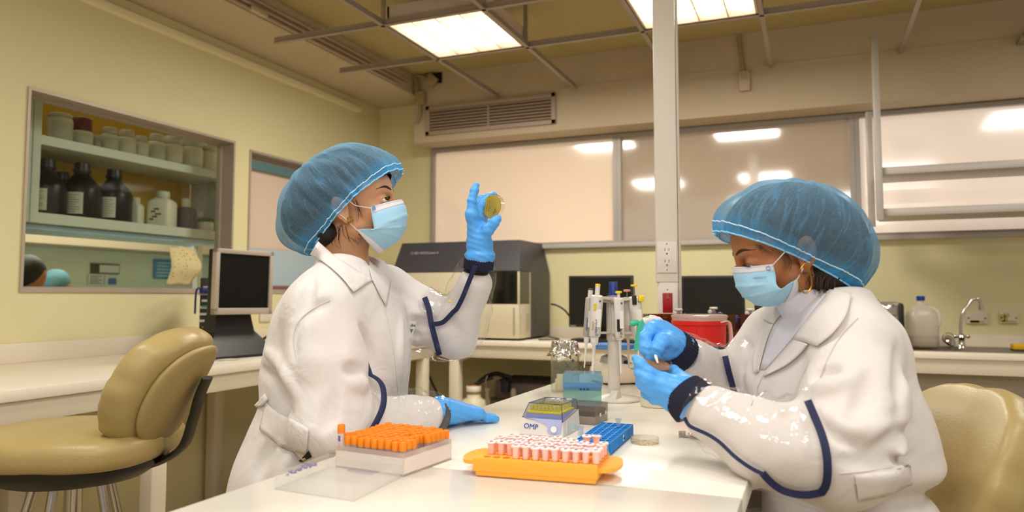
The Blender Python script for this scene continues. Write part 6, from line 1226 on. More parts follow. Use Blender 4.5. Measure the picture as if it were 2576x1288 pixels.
# hair and cap
def head_w(x, y, z): return TL_.wld((x, y, z))[0]
P_ = TL_
KS = Field((-1.75, 1.1, 1.1), (-.6, 2.2, 1.75), .005)
def cap_ell(S, px, py, y, rx, ry, rz, ang, T, k): 
    c = T(px, py, y); a = radians(ang); R = np.stack([T.f*cos(a)+T.u*sin(a), T.l, T.u*cos(a)-T.f*sin(a)], 1); S.ell(c, (rx, ry, rz), R, k=k)
HA = Field(TL_.o-V(.25, .25, .25), TL_.o+V(.25, .25, .25), .005)
for S, g in ((HA, 0),):
    cap_ell(S, 884, 474, 0, .096, .071, .092, 0, TL_, 0); cap_ell(S, 797, 535, 0, .078, .076, .084, -38, TL_, .05); cap_ell(S, 832, 490, 0, .075, .066, .08, 0, TL_, .04)
CP = Field(TL_.o-V(.26, .26, .26), TL_.o+V(.26, .26, .26), .005)
cap_ell(CP, 890, 478, 0, .107, .1, .107, -8, TL_, 0); cap_ell(CP, 800, 520, 0, .084, .085, .1, -35, TL_, .05); cap_ell(CP, 772, 575, 0, .056, .06, .052, -20, TL_, .04); cap_ell(CP, 955, 430, 0, .045, .06, .035, -25, TL_, .03)
rimf = TL_(996, 436); rimb = TL_(800, 628); cc = (rimf+rimb)/2; ax = nrm(np.cross(TL_.l, rimf-rimb)); ax = ax if ax[2] > 0 else -ax
pl = lambda t, th: .0030*sin(62*th+2.0*sin(3*th))*max(0, 1-t*3.2)*.6+.0026*sin(44*th+2.0*sin(3*th))*(1-t)**2*(.5+.5*sin(5*th))+.0022*sin(23*th+8*t)*(1-t)+.0018*sin(9*th+14*t)
G = shell_grid(CP, cc+ax*.012, ax, TL_.f, fmod=pl, e0=-.1)
capL = put_grid_uv('bouffant_cap', G, capm, LW)
mb = MB(); mb.tube(G[0][:-1], .0016, 8, closed=True); put('rim_edge', mb, elas, capL, world=True); mb = MB(); mb.tube(G[1][:-1], .0011, 6, closed=True); put('elastic_rim', mb, elas2, capL, world=True)
def carve(S, T, z0, x0): pass
GH = shell_grid(HA, cc+ax*.012, ax, TL_.f, nth=90, nph=20, e0=-.05); put_grid_uv('hair', GH, hair_m, LW)
mb = MB(); rg = np.random.default_rng(2)
for k in range(38):
    a = rg.uniform(0, 1); x0, y0 = 842+44*a+rg.uniform(-5, 5), 560+18*(1-a)+rg.uniform(-6, 6); yy = -.06+.03*rg.random(); P = smooth([TL_(x0, y0, yy), TL_(x0-10+30*a+rg.uniform(-8, 8), y0+28+rg.uniform(-6, 8), yy+.004), TL_(x0-6+40*a+rg.uniform(-12, 12), y0+52+rg.uniform(-16, 10), yy+.012)], 5); mb.tube(P, np.linspace(.0007, .0002, len(P)), 5)
for k in range(10): x0, y0 = 890+rg.uniform(-6, 8), 505+rg.uniform(-5, 5); P = smooth([TL_(x0, y0, -.068), TL_(x0+8+rg.uniform(-3, 6), y0+22, -.0665), TL_(x0+10+rg.uniform(-5, 12), y0+45+rg.uniform(-8, 8), -.063)], 5); mb.tube(P, np.linspace(.00045, .00015, len(P)), 5)
put('loose_hair', mb, wisp_m, LW, world=True)
mb = MB(); mb.ell(TL_(824, 588, -.015), (.042, .048, .03), rot=np.stack([TL_.f, TL_.l, TL_.u], 1)); put('nape_hair', mb, hair_m, LW, world=True)
mb = MB(); c = TL_(881, 553, -.083); mb.tube([c+.006*(cos(a)*TL_.f+sin(a)*TL_.u) for a in np.linspace(0, 2*pi, 17)[:-1]], .0016, 8, closed=True); put('earring', mb, M('gold', '#b88a3a', .25, metal=1), LW, world=True)
# mask
q = lambda px, py, y=0.: TL_.loc(TL_(px, py, y))
Wm = mask_mesh(TL_, LW, None, [q(1011, 502), q(1021, 522), q(1023, 553), q(1014, 588), q(990, 615), q(949, 637)], [q(931, 521, -.06), q(936, 550, -.066), q(940, 577, -.068), q(926, 577, -.068), q(911, 577, -.067), q(897, 578, -.065)])
hem = put('mask_hem', MB().grid(np.array([[Wm[-1, j]+(Wm[-3, j]-Wm[-1, j])*t-TL_.u*.0008+TL_.f*.0006-TL_.l*.0012*(1 if j > 22 else -1) for t in (0, .5, 1, 1.5)] for j in range(Wm.shape[1])])), maskw, LW, sm=180, world=True); md = hem.modifiers.new('solid', 'SOLIDIFY'); md.thickness = .001
mb = MB(); mb.tube(smooth([TL_(932, 524, -.064), TL_(912, 520, -.071), TL_(893, 516, -.076), TL_(872, 500, -.082)], 6), .0018, 8, flat=.5); mb.tube(smooth([TL_(899, 580, -.067), TL_(885, 566, -.073), TL_(866, 548, -.08), TL_(855, 540, -.083)], 6), .0018, 8, flat=.5); put('ear_loop', mb, loopm, LW, world=True)
mb = MB(); c = TL_(941, 523, -.0635); mb.prism([(-.004, -.005), (.004, -.004), (.003, .005), (-.004, .004)], c-TL_.l*.002, TL_.f, TL_.u, TL_.l, .0006); put('mask_print', mb, M('mask_print', '#6f95c4', .7), LW, world=True, sm=0)
# collar, lapel, seams, belt
patch(CS, [(800, 607), (838, 640), (880, 668), (912, 688), (937, 704)], [(780, 640), (826, 668), (862, 700), (880, 722), (891, 735)], .007, coat_m, 'collar', LW, lift=.006)
patch(CS, [(924, 652), (940, 664), (962, 684), (985, 706)], [(937, 704), (946, 720), (958, 745), (972, 770)], .006, coat_m, 'collar', LW, lift=.004)
seam_m = M('coat_seam', '#c6bebb', .85)
for pts in ([(937, 706), (962, 760), (985, 850), (997, 950), (1000, 985)], [(745, 900), (738, 850), (752, 808), (790, 776), (830, 757)], [(832, 676), (868, 700), (892, 736)]): mb = MB(); mb.tube(on_surf(CS, pts, .0006), .0011, 6); put('seam', mb, seam_m, LW, world=True)
patch(CS, [(668, 1010), (690, 1032), (720, 1048), (748, 1062), (776, 1078)], [(652, 1080), (680, 1102), (706, 1124), (740, 1136), (770, 1142)], .006, coat_m, 'belt', LW, n=16)
b = patch(CS, [(640, 1020), (652, 1008), (666, 990)], [(646, 1024), (660, 1020), (674, 1004)], .012, coat_m, 'belt_tail', LW, n=6, m=3, thick=.003)
patch(CS, [(752, 1160), (764, 1148), (776, 1134)], [(758, 1162), (772, 1156), (784, 1150)], .003, M('dark_trousers', '#15141a', .8), 'trouser_glimpse', LW, n=6, m=3)
lp, _ = CS.hit(Cv, ray(1036, 822), .6, 2.6, off=.004); exl = nrm(r2*.8-v2*.6); 
mb = MB(); mb.prism([(-.010, -.02), (.004, -.02), (.013, .012), (-.010, .016)], lp, exl, (0, 0, 1), np.cross(exl, V(0, 0, 1)), .001); bd = put('pocket_badge', mb, coat_m, LW, world=True, sm=0)
text('badge_text', 'cuba', .0105, navyb, lp+exl*-.009+V(0, 0, .0005)-np.cross(V(0, 0, 1), exl)*.0012*1, exl, (0, 0, 1), bd); mb = MB(); mb.prism([(-.004, 0), (0, -.008), (.005, .001), (.001, -.001), (-.001, .001)], lp-np.cross(V(0, 0, 1), exl)*.0014+V(0, 0, -.006), exl, (0, 0, 1), np.cross(exl, V(0, 0, 1)), .0006); put('badge_leaf', mb, M('leaf_green', '#3f8a52', .6), bd, world=True, sm=0)
# cuffs
def cuff(a, b, ra, rb, root, name='knit_cuff', mat=None, ribs=36):
    ax = nrm(b-a); L = np.linalg.norm(b-a); t_ = nrm(np.cross(ax, V(.2, .3, 1))); s_ = np.cross(ax, t_); rings = []
    for i in range(9): f = i/8; r = ra+(rb-ra)*f+.0015*sin(pi*f); rings.append([a+ax*L*f+(r+.0006*cos(ribs*2*pi*j/144))*(cos(2*pi*j/144)*t_+sin(2*pi*j/144)*s_) for j in range(144)])
    mb = MB(); mb.ring(rings); return put(name, mb, mat or navy, root, sm=60, world=True)
cuff(W(1203, 676, 1.72), W(1207, 634, 1.715), .0345, .031, LW); cuff(W(1092, 1046, 1.594), W(1105, 1047, 1.606), .040, .035, LW, mat=M('grey_knit', '#4b4a50', .9))
# clear sleeves with their navy tapes
RN = arm_tube([W(888, 1038, 1.44), W(950, 1042, 1.49), W(1030, 1042, 1.55), W(1094, 1045, 1.597)], [.074, .06, .054, .053, .05], .03, pvc, 'clear_sleeve', LW, seed=1, nz=.07, keep=AN)
mb = MB(); mb.tube(RN[0], .006, 8, closed=True, flat=.4); put('navy_binding', mb, navyb, LW, world=True)
RF = arm_tube([W(1082, 822, 1.81), W(1118, 838, 1.80), W(1150, 822, 1.79), W(1176, 765, 1.76), W(1202, 672, 1.72)], [.072, .071, .07, .064, .058, .053, .047], .012, pvc, 'clear_sleeve', LW, seed=4, nz=.07, up=(-.3, .2, 1), keep=FA)
bS = Field(np.minimum(np.minimum(sF, eF), wF)-.13, np.maximum(np.maximum(sF, eF), wF)+.13, .006); bS.chain([sF, (sF+eF)/2, eF], [.07, .07, .068], k=.02); bS.cone(eF, wF, .068, .05, k=.045)
ribbon(on_surf(bS, [(1068, 748), (1078, 775), (1085, 815), (1094, 850), (1105, 893)], .002), .013, .002, navyb, 'navy_binding', LW)
ribbon(on_surf(bS, [(1196, 668), (1185, 695), (1165, 745), (1150, 775), (1140, 785), (1128, 798), (1112, 812), (1088, 816)], .003), .011, .003, navyb, 'navy_seam_tape', LW)
mb = MB(); mb.ell(bS.hit(Cv, ray(1131, 758), .6, 2.6, off=.002)[0], (.004, .002, .003)); put('yellow_sticker', mb, M('sticker_yellow', '#e8d81e', .6), LW, world=True)
# raised glove
w = W(1207, 630, 1.716); MC = [W(1186, 540, 1.69), W(1198, 542, 1.712), W(1206, 550, 1.732), W(1212, 562, 1.748)]
FG = [[W(1187, 505, 1.69), W(1193, 482, 1.693), W(1198, 467, 1.696)], [W(1213, 514, 1.722), W(1229, 497, 1.732), W(1243, 489, 1.738)], [W(1209, 512, 1.748), W(1212, 500, 1.752), W(1222, 503, 1.75)], [W(1222, 532, 1.757), W(1232, 520, 1.757), W(1240, 526, 1.752)]]
hand('glove', w, .0205, MC, FG, [W(1213, 600, 1.70), W(1228, 577, 1.686), W(1242, 561, 1.680), W(1252, 550, 1.681)], LW, cuff=W(1207, 640, 1.716), wr=(.036, .029))
# glove resting on the table
w = V(*W(1108, 1047, 1.605)); w[2] = .938; tip = onz(1206, 1047, .912); u_ = nrm(flat(tip-w)); s_ = V(u_[1], -u_[0], 0)
MC = [w+u_*.088+s_*q-V(0, 0, .012) for q in (-.030, -.010, .011, .030)]; FG = []
for m, L, sp_ in zip(MC, (.066, .074, .068, .052), (-.2, -.05, .1, .24)):
    dn = nrm(u_+s_*sp_); FG.append([V(*(m+dn*L*.48)[:2], .9135), V(*(m+dn*L*.78)[:2], .9105), V(*(m+dn*L)[:2], .9088)])
th = [w+u_*.03-s_*.03-V(0, 0, .01), V(*(w+u_*.062-s_*.055)[:2], .914), V(*(w+u_*.088-s_*.062)[:2], .911), V(*(w+u_*.105-s_*.06)[:2], .909)]
hand('glove', w, .0205, MC, FG, th, LW, fr=(.0098, .009, .0084, .007), cuff=w-u_*.004+V(0, 0, .002), wr=(.031, .026))
# held dish
dc = W(1239.5, 519.5, 1.702); vv = nrm(ray(1240, 519)); rr = nrm(np.cross(vv, V(0, 0, 1))); nn = nrm(-vv*.72-rr*.66+V(0, 0, .16)); zz = -nn; xx = nrm(np.cross(V(0, 0, 1), zz)); yy = np.cross(zz, xx); RD = Matrix((xx, yy, zz)).transposed()
hd_ = dish('petri_dish', 'yellow agar petri dish with handwriting held up in blue glove', dc+nn*.004, .0292, M('agar_yellow', '#b8a436', .4, sss=.1), RD, h=.0125, fill_h=.003)
def ink_line(strs, parent):
    mb = MB(); rg = np.random.default_rng(14)
    for (a, b, n, hgt) in strs:
        a = V(*a, 0); b = V(*b, 0); d = nrm(b-a); e = V(-d[1], d[0], 0)
        for k in range(n): c = a+(b-a)*(k+.5)/n; pts = [c+d*rg.uniform(-.0006, .0006)+e*rg.uniform(-hgt, hgt)+V(0, 0, -.0002) for _ in range(4)]; mb.tube(pts, .00042, 4)
    return put('handwriting', mb, M('marker_black', '#1d1a10', .6), parent, sm=0)
ink_line([((.012, .017), (.016, -.012), 9, .0012), ((.006, .014), (.0095, -.013), 8, .0012), ((.003, .0), (.004, -.006), 2, .001), ((-.014, -.006), (-.006, -.018), 8, .0012), ((-.017, -.011), (-.012, -.019), 4, .0012), ((.008, .024), (.01, .022), 2, .0014)], hd_)
# ================================================================== seated woman, right of the table
RW = thing('person', 'seated woman in white lab coat with gold hoop earring working over a dish', 'person', (W(2100, 1200, 1.38)[0], W(2100, 1200, 1.38)[1], 0))
v_, r_ = hvec(2008, 645); psi = radians(18); til = radians(-16); fh = -r_*cos(psi)-v_*sin(psi); fw = fh*cos(til)+V(0, 0, sin(til)); up = V(0, 0, cos(til))-fh*sin(til); lat = np.cross(up, fw)
TR_ = Plane(W(2010, 646, 1.30)-lat*.064, fw, up, .92)
nb = TR_.loc(W(2085, 800, 1.40)); hv, hf, HS2 = make_head(TR_, nb, lidup=.0004, liddn=-.0052, neck_r=(.052, .058))
v2, r2 = hvec(2090, 950); ps = radians(35); tf = -r2*cos(ps)-v2*sin(ps); tl_ = np.cross(V(0, 0, 1), tf)
sN, eN, wN = W(2152, 880, 1.235), W(2098, 1150, 1.13), W(1738, 1012, 1.268); mE = W(1935, 1118, 1.175); sF, eF, wF = W(1945, 850, 1.56), W(1850, 968, 1.53), W(1700, 884, 1.425)
D_ = 1.38; rt = [(W(2078, 742, D_), .062, .078), (W(2086, 772, D_), .07, .095), (W(2086, 808, D_), .085, .135), (W(2080, 860, D_), .097, .165), (W(2076, 940, D_), .112, .18), (W(2090, 1020, D_), .132, .192), (W(2100, 1100, D_), .142, .198), (W(2104, 1155, D_), .144, .195), (W(2100, 1195, D_), .118, .165), (W(2106, 1235, D_), .135, .18), (W(2112, 1300, D_), .15, .2)]
b0 = rt[-1][0]; rt += [(V(b0[0], b0[1], .68), .16, .21), (V(b0[0], b0[1], .6), .15, .2)]
CR = Field((-.5, .9, .5), (.45, 1.95, 1.3), .0055); CR.loft(rt, tf, tl_)
CR.cone(W(2096, 778, 1.35), W(2140, 850, 1.26), .05, .06, k=.05); CR.cone(W(2050, 775, 1.42), W(1950, 848, 1.55), .056, .06, k=.05)
hipR = V(b0[0], b0[1], .71)
for q in (-1, 1): CR.cone(hipR+tl_*q*.09, hipR+tl_*q*.1+tf*.2-V(0, 0, .02), .1, .075, k=.05)
CR.disp(lambda X, Y, Z: .0022*vnoise(X, Y, Z*.5, 26, 34)-.0045*np.maximum(0, 1-np.abs(vnoise(X, Y, Z*.6, 13, 39))*6)*.6+.003*vnoise(X, Y, Z, 9, 36))
AN = Field(np.minimum(np.minimum(sN, eN), wN)-.13, np.maximum(np.maximum(sN, eN), wN)+.13, .0055)
AN.chain([sN, (sN+eN)/2, eN], [.062, .068, .066], k=.02); AN.chain([eN, mE, W(1792, 1042, 1.244)], [.066, .055, .044], k=.045)
AN.cone((sN+eN)/2+r2*.03, eN+r2*.04-V(0, 0, -.02), .06, .055, k=.05)
AN.disp(lambda X, Y, Z: .0035*vnoise(X, Y, Z, 30, 42)-.005*np.maximum(0, 1-np.abs(vnoise(X, Y, Z, 16, 45))*5)); merge(CR, AN, .02)
FA = Field(np.minimum(np.minimum(sF, eF), wF)-.11, np.maximum(np.maximum(sF, eF), wF)+.11, .005); FA.chain([sF, (sF+eF)/2, eF], [.064, .06, .052], k=.02); FA.cone(eF, W(1744, 909, 1.457), .05, .041, k=.045)
FA.disp(lambda X, Y, Z: .004*vnoise(X, Y, Z, 30, 52)-.004*np.maximum(0, 1-np.abs(vnoise(X, Y, Z, 20, 55))*5)); merge(CR, FA, .02)
for pts, r, m in (([(2070, 1063), (2124, 1100), (2202, 1116), (2247, 1088), (2272, 1022)], .013, 's'), ([(2078, 1040), (2130, 1075), (2200, 1090), (2240, 1060)], .012, 'u'), ([(2045, 948), (2075, 940), (2100, 925)], .013, 's'), ([(2050, 975), (2090, 975), (2130, 955)], .011, 'u'), ([(2262, 870), (2266, 940), (2262, 1010)], .009, 's'), ([(2190, 930), (2175, 1000), (2140, 1050)], .012, 's'), ([(2300, 1070), (2250, 1120), (2190, 1150)], .013, 's'), ([(2030, 990), (2005, 1030), (1975, 1040)], .010, 's'), ([(1860, 850), (1880, 880), (1890, 930)], .009, 's'), ([(1905, 870), (1895, 930), (1885, 980)], .009, 'u'), ([(2105, 1160), (2190, 1165), (2290, 1150)], .012, 's')): crease(CR, pts, r, .014, m)
CR.cone(W(2055, 700, 1.37), W(2070, 790, 1.385), .074, .055, k=.01, mode='s')
cv, cf = CR.mesh(2); coatR = put_vf('lab_coat', cv, cf, coat_m2, RW)
# body below the clothes
BR = Field((b0[0]-.65, b0[1]-.5, -.005), (b0[0]+.4, b0[1]+.45, 1.3), .009); BR.loft([(c, a-.03, b-.04) for c, a, b in rt[2:]], tf, tl_); BR.chain([W(2085, 780, 1.39), W(2088, 850, 1.38)], [.055, .07], k=.03)
for q in (-1, 1):
    kn = hipR+tl_*q*.1+tf*.4-V(0, 0, .05); BR.chain([hipR+tl_*q*.09, kn, V(kn[0], kn[1], .06)+tf*-.05], [.085, .06, .042], k=.02); BR.cone(V(kn[0], kn[1], .035)-tf*.08, V(kn[0], kn[1], .03)+tf*.07, .036, .028, k=.03)
BR.chain([sN, eN, mE, wN], [.048, .042, .038, .028], k=.02); BR.chain([sF, eF, wF], [.045, .038, .028], k=.02)
bv, bf = BR.mesh(1); mb = MB(); mb.add(hv, [tuple(int(i) for i in q) for q in hf], 0); mb.add(bv, [tuple(int(i) for i in q) for q in bf], 1); put('body', mb, [skinR, M('grey_trousers', '#8f8d92', .8)], RW, sm=180, world=True)
eyes(TR_, RW, (.75, .1, -.5)); lashes(TR_, HS2, RW, .0002); brows(TR_, HS2, RW, -.001)
HA2 = Field(TR_.o-V(.27, .27, .25), TR_.o+V(.27, .27, .25), .005); cap_ell(HA2, 1972, 574, 0, .111, .072, .086, 8, TR_, 0); cap_ell(HA2, 2086, 622, 0, .07, .08, .082, 0, TR_, .05)
CP2 = Field(TR_.o-V(.28, .28, .26), TR_.o+V(.28, .28, .26), .005)
cap_ell(CP2, 1972, 570, 0, .118, .105, .088, 14, TR_, 0); cap_ell(CP2, 2090, 622, 0, .075, .088, .09, 0, TR_, .05); cap_ell(CP2, 1862, 570, 0, .036, .055, .034, 10, TR_, .04)
rimf = TR_(1822, 588); rimb = TR_(2108, 716); cc = (rimf+rimb)/2; ax = nrm(np.cross(TR_.l, rimf-rimb)); ax = ax if ax[2] > 0 else -ax
pl2 = lambda t, th: .0030*sin(66*th+2.0*sin(3*th))*max(0, 1-t*3.2)*.6+.0028*sin(46*th+2.0*sin(3*th+1))*(1-t)**2*(.5+.5*sin(4*th+1))+.0022*sin(21*th+9*t+1)*(1-t)+.002*sin(8*th+13*t)
G = shell_grid(CP2, cc+ax*.012, ax, TR_.f, fmod=pl2, e0=-.12); capR = put_grid_uv('bouffant_cap', G, capm, RW)
mb = MB(); mb.tube(G[0][:-1], .0016, 8, closed=True); put('rim_edge', mb, elas, capR, world=True); mb = MB(); mb.tube(G[2][:-1]*.5+G[1][:-1]*.5, .0011, 6, closed=True); put('elastic_rim', mb, elas2, capR, world=True)
GH = shell_grid(HA2, cc+ax*.012, ax, TR_.f, nth=90, nph=20, e0=-.02); put_grid_uv('hair', GH, hair_m, RW)
mb = MB(); mb.ell(TR_(2072, 690, .015), (.045, .052, .048), rot=np.stack([TR_.f, TR_.l, TR_.u], 1)); put('nape_hair', mb, hair_m, RW, world=True)
mb = MB(); rg = np.random.default_rng(21)
for k in range(46):
    a = rg.random(); x0, y0 = 2040+60*a, 690+14*a+rg.uniform(-6, 6); yy = .05+.02*rg.random(); P = smooth([TR_(x0, y0, yy), TR_(x0-6+rg.uniform(-8, 10), y0+24, yy+.003), TR_(x0-4+rg.uniform(-14, 16), y0+44+rg.uniform(-12, 8), yy-.004)], 5); mb.tube(P, np.linspace(.0009, .0002, len(P)), 5)
for k in range(12): x0, y0 = 1972+rg.uniform(-8, 10), 636+rg.uniform(-6, 6); P = smooth([TR_(x0, y0, .066), TR_(x0+8+rg.uniform(-4, 4), y0+22, .0675), TR_(x0+7+rg.uniform(-6, 6), y0+44+rg.uniform(-10, 6), .068)], 5); mb.tube(P, np.linspace(.0005, .00015, len(P)), 5)
for k in range(14): x0, y0 = 1900+rg.uniform(-6, 46), 607+rg.uniform(-2, 18); P = smooth([TR_(x0, y0, .058), TR_(x0+16, y0+12, .062), TR_(x0+34, y0+16+rg.uniform(0, 8), .066)], 5); mb.tube(P, np.linspace(.00045, .00015, len(P)), 5)
put('loose_hair', mb, wisp_m, RW, world=True)
gold = M('gold', '#b88a3a', .25, metal=1); hp = [(2023, 664), (2014, 678), (2015, 698), (2011, 716), (2018, 733), (2030, 736), (2041, 720), (2040, 697), (2033, 674)]
mb = MB(); P = np.array([TR_(x, y, .083) for x, y in hp+[hp[0]]]); mb.tube(smooth(P, 6)[:-1], .0016, 8, closed=True); put('hoop_earring', mb, gold, RW, world=True, label='large twisted gold hoop earring')
q = lambda px, py, y=0.: TR_.loc(TR_(px, py, y))
Wm2 = mask_mesh(TR_, RW, None, [q(1844, 671), q(1848, 700), q(1860, 732), q(1886, 758), q(1928, 772), q(1990, 762)], [q(1945, 664, .058), q(1951, 690, .064), q(1954, 716, .067), q(1968, 727, .067), q(1986, 714, .067), q(2006, 702, .067)])
hem = put('mask_hem', MB().grid(np.array([[Wm2[-1, j]+(Wm2[-3, j]-Wm2[-1, j])*t-TR_.u*.0006+TR_.f*.0006-TR_.l*.0012*(1 if j > 22 else -1) for t in (0, .5, 1, 1.5)] for j in range(Wm2.shape[1])])), maskw, RW, sm=180, world=True); md = hem.modifiers.new('solid', 'SOLIDIFY'); md.thickness = .001
mb = MB(); mb.tube(smooth([TR_(1943, 668, .063), TR_(1958, 652, .070), TR_(1974, 634, .077)], 6), .0018, 8, flat=.5); mb.tube(smooth([TR_(2003, 706, .069), TR_(2012, 692, .076), TR_(2020, 674, .081)], 6), .0016, 8, flat=.5); put('ear_loop', mb, loopm, RW, world=True)
# printed word and emblem on the mask
def mask_pt(Wg, px, py, T, off=.0016):
    best = None; r = nrm(ray(px, py)); D = Wg.reshape(-1, 3)-Cv; t = D@r; e = np.linalg.norm(D-t[:, None]*r, axis=1); k = np.argsort(e)[:8]; k = k[np.argmin(t[k])]; return Cv+r*(t[k]-off)
p0 = mask_pt(Wm2, 1895, 702, TR_); p1 = mask_pt(Wm2, 1925, 700, TR_); ex = nrm(p1-p0); ez = nrm(TR_.u-ex*(TR_.u@ex)); text('mask_text', 'HERENCO', .0052, M('mask_ink', '#6f9cc0', .7), p0-nrm(ray(1900, 700))*.0015, ex, ez, RW)
mb = MB(); c = mask_pt(Wm2, 1933, 675, TR_); exm = nrm(ex); 
for sg in (-1, 1): mb.tube([c+(exm*cos(a)+ez*sin(a)*.8)*.004*1 for a in np.linspace(.3 if sg > 0 else 3.4, 2.9 if sg > 0 else 6.0, 10)], .0007, 6)
put('mask_emblem', mb, M('emblem_blue', '#4f80b8', .7), RW, world=True)
# turtleneck, lapels
shirt = cloth('inner_shirt', '#dcd7e2', .8, .15, 12); SN = Field(W(2060, 770, 1.39)-V(.14, .14, .15), W(2060, 770, 1.39)+V(.14, .14, .1), .004); SN.cone(W(2036, 738, 1.365), W(2075, 800, 1.39), .062, .072); SN.disp(lambda X, Y, Z: .0015*vnoise(X, Y, Z, 60, 3)); SN.cone(W(2030, 690, 1.36), W(2040, 738, 1.365), .06, .052, mode='s'); sv, sf = SN.mesh(1); put_vf('turtleneck', sv, sf, shirt, RW)
patch(CR, [(2088, 728), (2040, 790), (1994, 850), (1925, 930)], [(1992, 770), (1962, 805), (1934, 855), (1912, 930)], .0025, shirt, 'shirt_front', RW, lift=0)
patch(CR, [(2092, 722), (2062, 762), (2028, 806), (1995, 853)], [(2142, 738), (2128, 792), (2094, 838), (2054, 870)], .008, coat_m2, 'collar', RW, lift=.006)
patch(CR, [(2000, 852), (1985, 870), (1955, 905), (1918, 945)], [(2032, 866), (2012, 890), (1975, 920), (1920, 947)], .006, coat_m2, 'lapel', RW, lift=.004)
patch(CR, [(1992, 772), (1965, 790), (1945, 815)], [(1960, 768), (1935, 780), (1917, 803)], .006, coat_m2, 'collar', RW, lift=.004); patch(CR, [(1945, 815), (1930, 850), (1916, 900), (1908, 935)], [(1928, 815), (1908, 850), (1895, 900), (1896, 940)], .006, coat_m2, 'lapel', RW, lift=.003)
for pts in ([(1918, 948), (1902, 985), (1890, 1020)], [(2158, 800), (2112, 850), (2084, 900), (2064, 950)], [(2112, 1192), (2200, 1184), (2285, 1168)], [(2150, 1215), (2160, 1288)]): mb = MB(); mb.tube(on_surf(CR, pts, .0006), .0011, 6); put('seam', mb, M('coat_seam', '#c6bebb', .85), RW, world=True)
patch(CR, [(2150, 1195), (2220, 1188), (2290, 1170)], [(2160, 1262), (2235, 1246), (2296, 1218)], .003, coat_m2, 'belt', RW, n=16, thick=.001)
# cuffs, clear sleeves, tapes
cuff(W(1748, 1018, 1.262), W(1716, 984, 1.28), .043, .0375, RW, ribs=48); cuff(W(1712, 893, 1.432), W(1688, 872, 1.418), .0415, .0375, RW)
RNb = arm_tube([W(2056, 1132, 1.15), W(1945, 1112, 1.178), W(1850, 1072, 1.215), W(1752, 1018, 1.262)], [.092, .08, .068, .06, .054, .05], .02, pvc, 'clear_sleeve', RW, seed=7, nz=.09, keep=AN)
RFb = arm_tube([W(1846, 958, 1.53), W(1795, 940, 1.50), W(1745, 914, 1.462), W(1704, 887, 1.427)], [.066, .06, .054, .05, .046], .02, pvc, 'clear_sleeve', RW, seed=9, nz=.09, keep=FA)
bS = Field(np.minimum(np.minimum(sN, eN), wN)-.14, np.maximum(np.maximum(sN, eN), wN)+.14, .006); bS.chain([sN, (sN+eN)/2, eN], [.078, .08, .076], k=.02); bS.chain([eN, mE, wN], [.078, .064, .048], k=.045); bS.cone((sN+eN)/2+r2*.03, eN+r2*.04-V(0, 0, -.02), .064, .06, k=.05)
ribbon(on_surf(bS, [(2032, 1008), (2050, 1050), (2068, 1095), (2079, 1140), (2082, 1185), (2078, 1220), (2066, 1240)], .004), .0115, .002, navyb, 'navy_binding', RW)
ribbon(on_surf(bS, [(2070, 1238), (2035, 1245), (2000, 1243), (1965, 1232), (1938, 1212), (1918, 1190)], .003), .011, .002, navyb, 'navy_binding', RW)
ribbon(on_surf(bS, [(1722, 1050), (1735, 1072), (1775, 1090), (1810, 1112), (1850, 1150), (1890, 1178), (1920, 1193)], .004), .006, .002, navyb, 'navy_seam_tape', RW)
bF = Field(np.minimum(np.minimum(sF, eF), wF)-.12, np.maximum(np.maximum(sF, eF), wF)+.12, .006); bF.chain([sF, (sF+eF)/2, eF], [.07, .068, .062], k=.02); bF.cone(eF, wF, .06, .046, k=.045)
ribbon(on_surf(bF, [(1824, 896), (1832, 930), (1842, 968), (1852, 1008)], .003), .0115, .002, navyb, 'navy_binding', RW)
mb = MB(); mb.tube(smooth([W(1706, 842, 1.44), W(1725, 862, 1.46), W(1752, 880, 1.49), W(1765, 884, 1.51), W(1775, 895, 1.51)], 6), .004, 8); mb.tube(smooth([W(1770, 892, 1.51), W(1785, 880, 1.515), W(1800, 877, 1.52), W(1822, 880, 1.53), W(1826, 900, 1.53)], 6), .0045, 8); put('navy_seam_tape', mb, navyb, RW, world=True)
# gloves
w = W(1724, 992, 1.278); MC = [W(1672, 958, 1.284), W(1674, 978, 1.276), W(1681, 996, 1.276), W(1692, 1014, 1.282)]
FG = [[W(1634, 937, 1.286), W(1612, 917, 1.294), W(1600, 902, 1.306)], [W(1629, 957, 1.278), W(1611, 941, 1.29), W(1605, 928, 1.308)], [W(1633, 979, 1.279), W(1614, 965, 1.293), W(1609, 950, 1.312)], [W(1647, 1002, 1.286), W(1628, 991, 1.299), W(1621, 977, 1.315)]]
hand('glove', w, .0225, MC, FG, [W(1714, 962, 1.305), W(1703, 946, 1.33), W(1695, 936, 1.35), W(1683, 930, 1.366)], RW, cuff=W(1729, 996, 1.276), wr=(.0405, .031), fr=(.0112, .0104, .0096, .0082))
w = W(1692, 872, 1.42); MC = [W(1638, 830, 1.395), W(1651, 824, 1.412), W(1664, 828, 1.43), W(1676, 838, 1.445)]
FG = [[W(1624, 848, 1.378), W(1623, 877, 1.365), W(1632, 900, 1.356)], [W(1630, 856, 1.392), W(1634, 880, 1.385), W(1643, 896, 1.38)], [W(1648, 866, 1.405), W(1652, 888, 1.402), W(1662, 890, 1.40)], [W(1662, 874, 1.42), W(1670, 890, 1.42), W(1680, 886, 1.42)]]
hand('glove', w, .0225, MC, FG, [W(1684, 862, 1.385), W(1665, 858, 1.36), W(1652, 878, 1.348), W(1648, 896, 1.346)], RW, cuff=W(1698, 878, 1.424), wr=(.0402, .031), fr=(.0125, .0115, .0105, .0088))
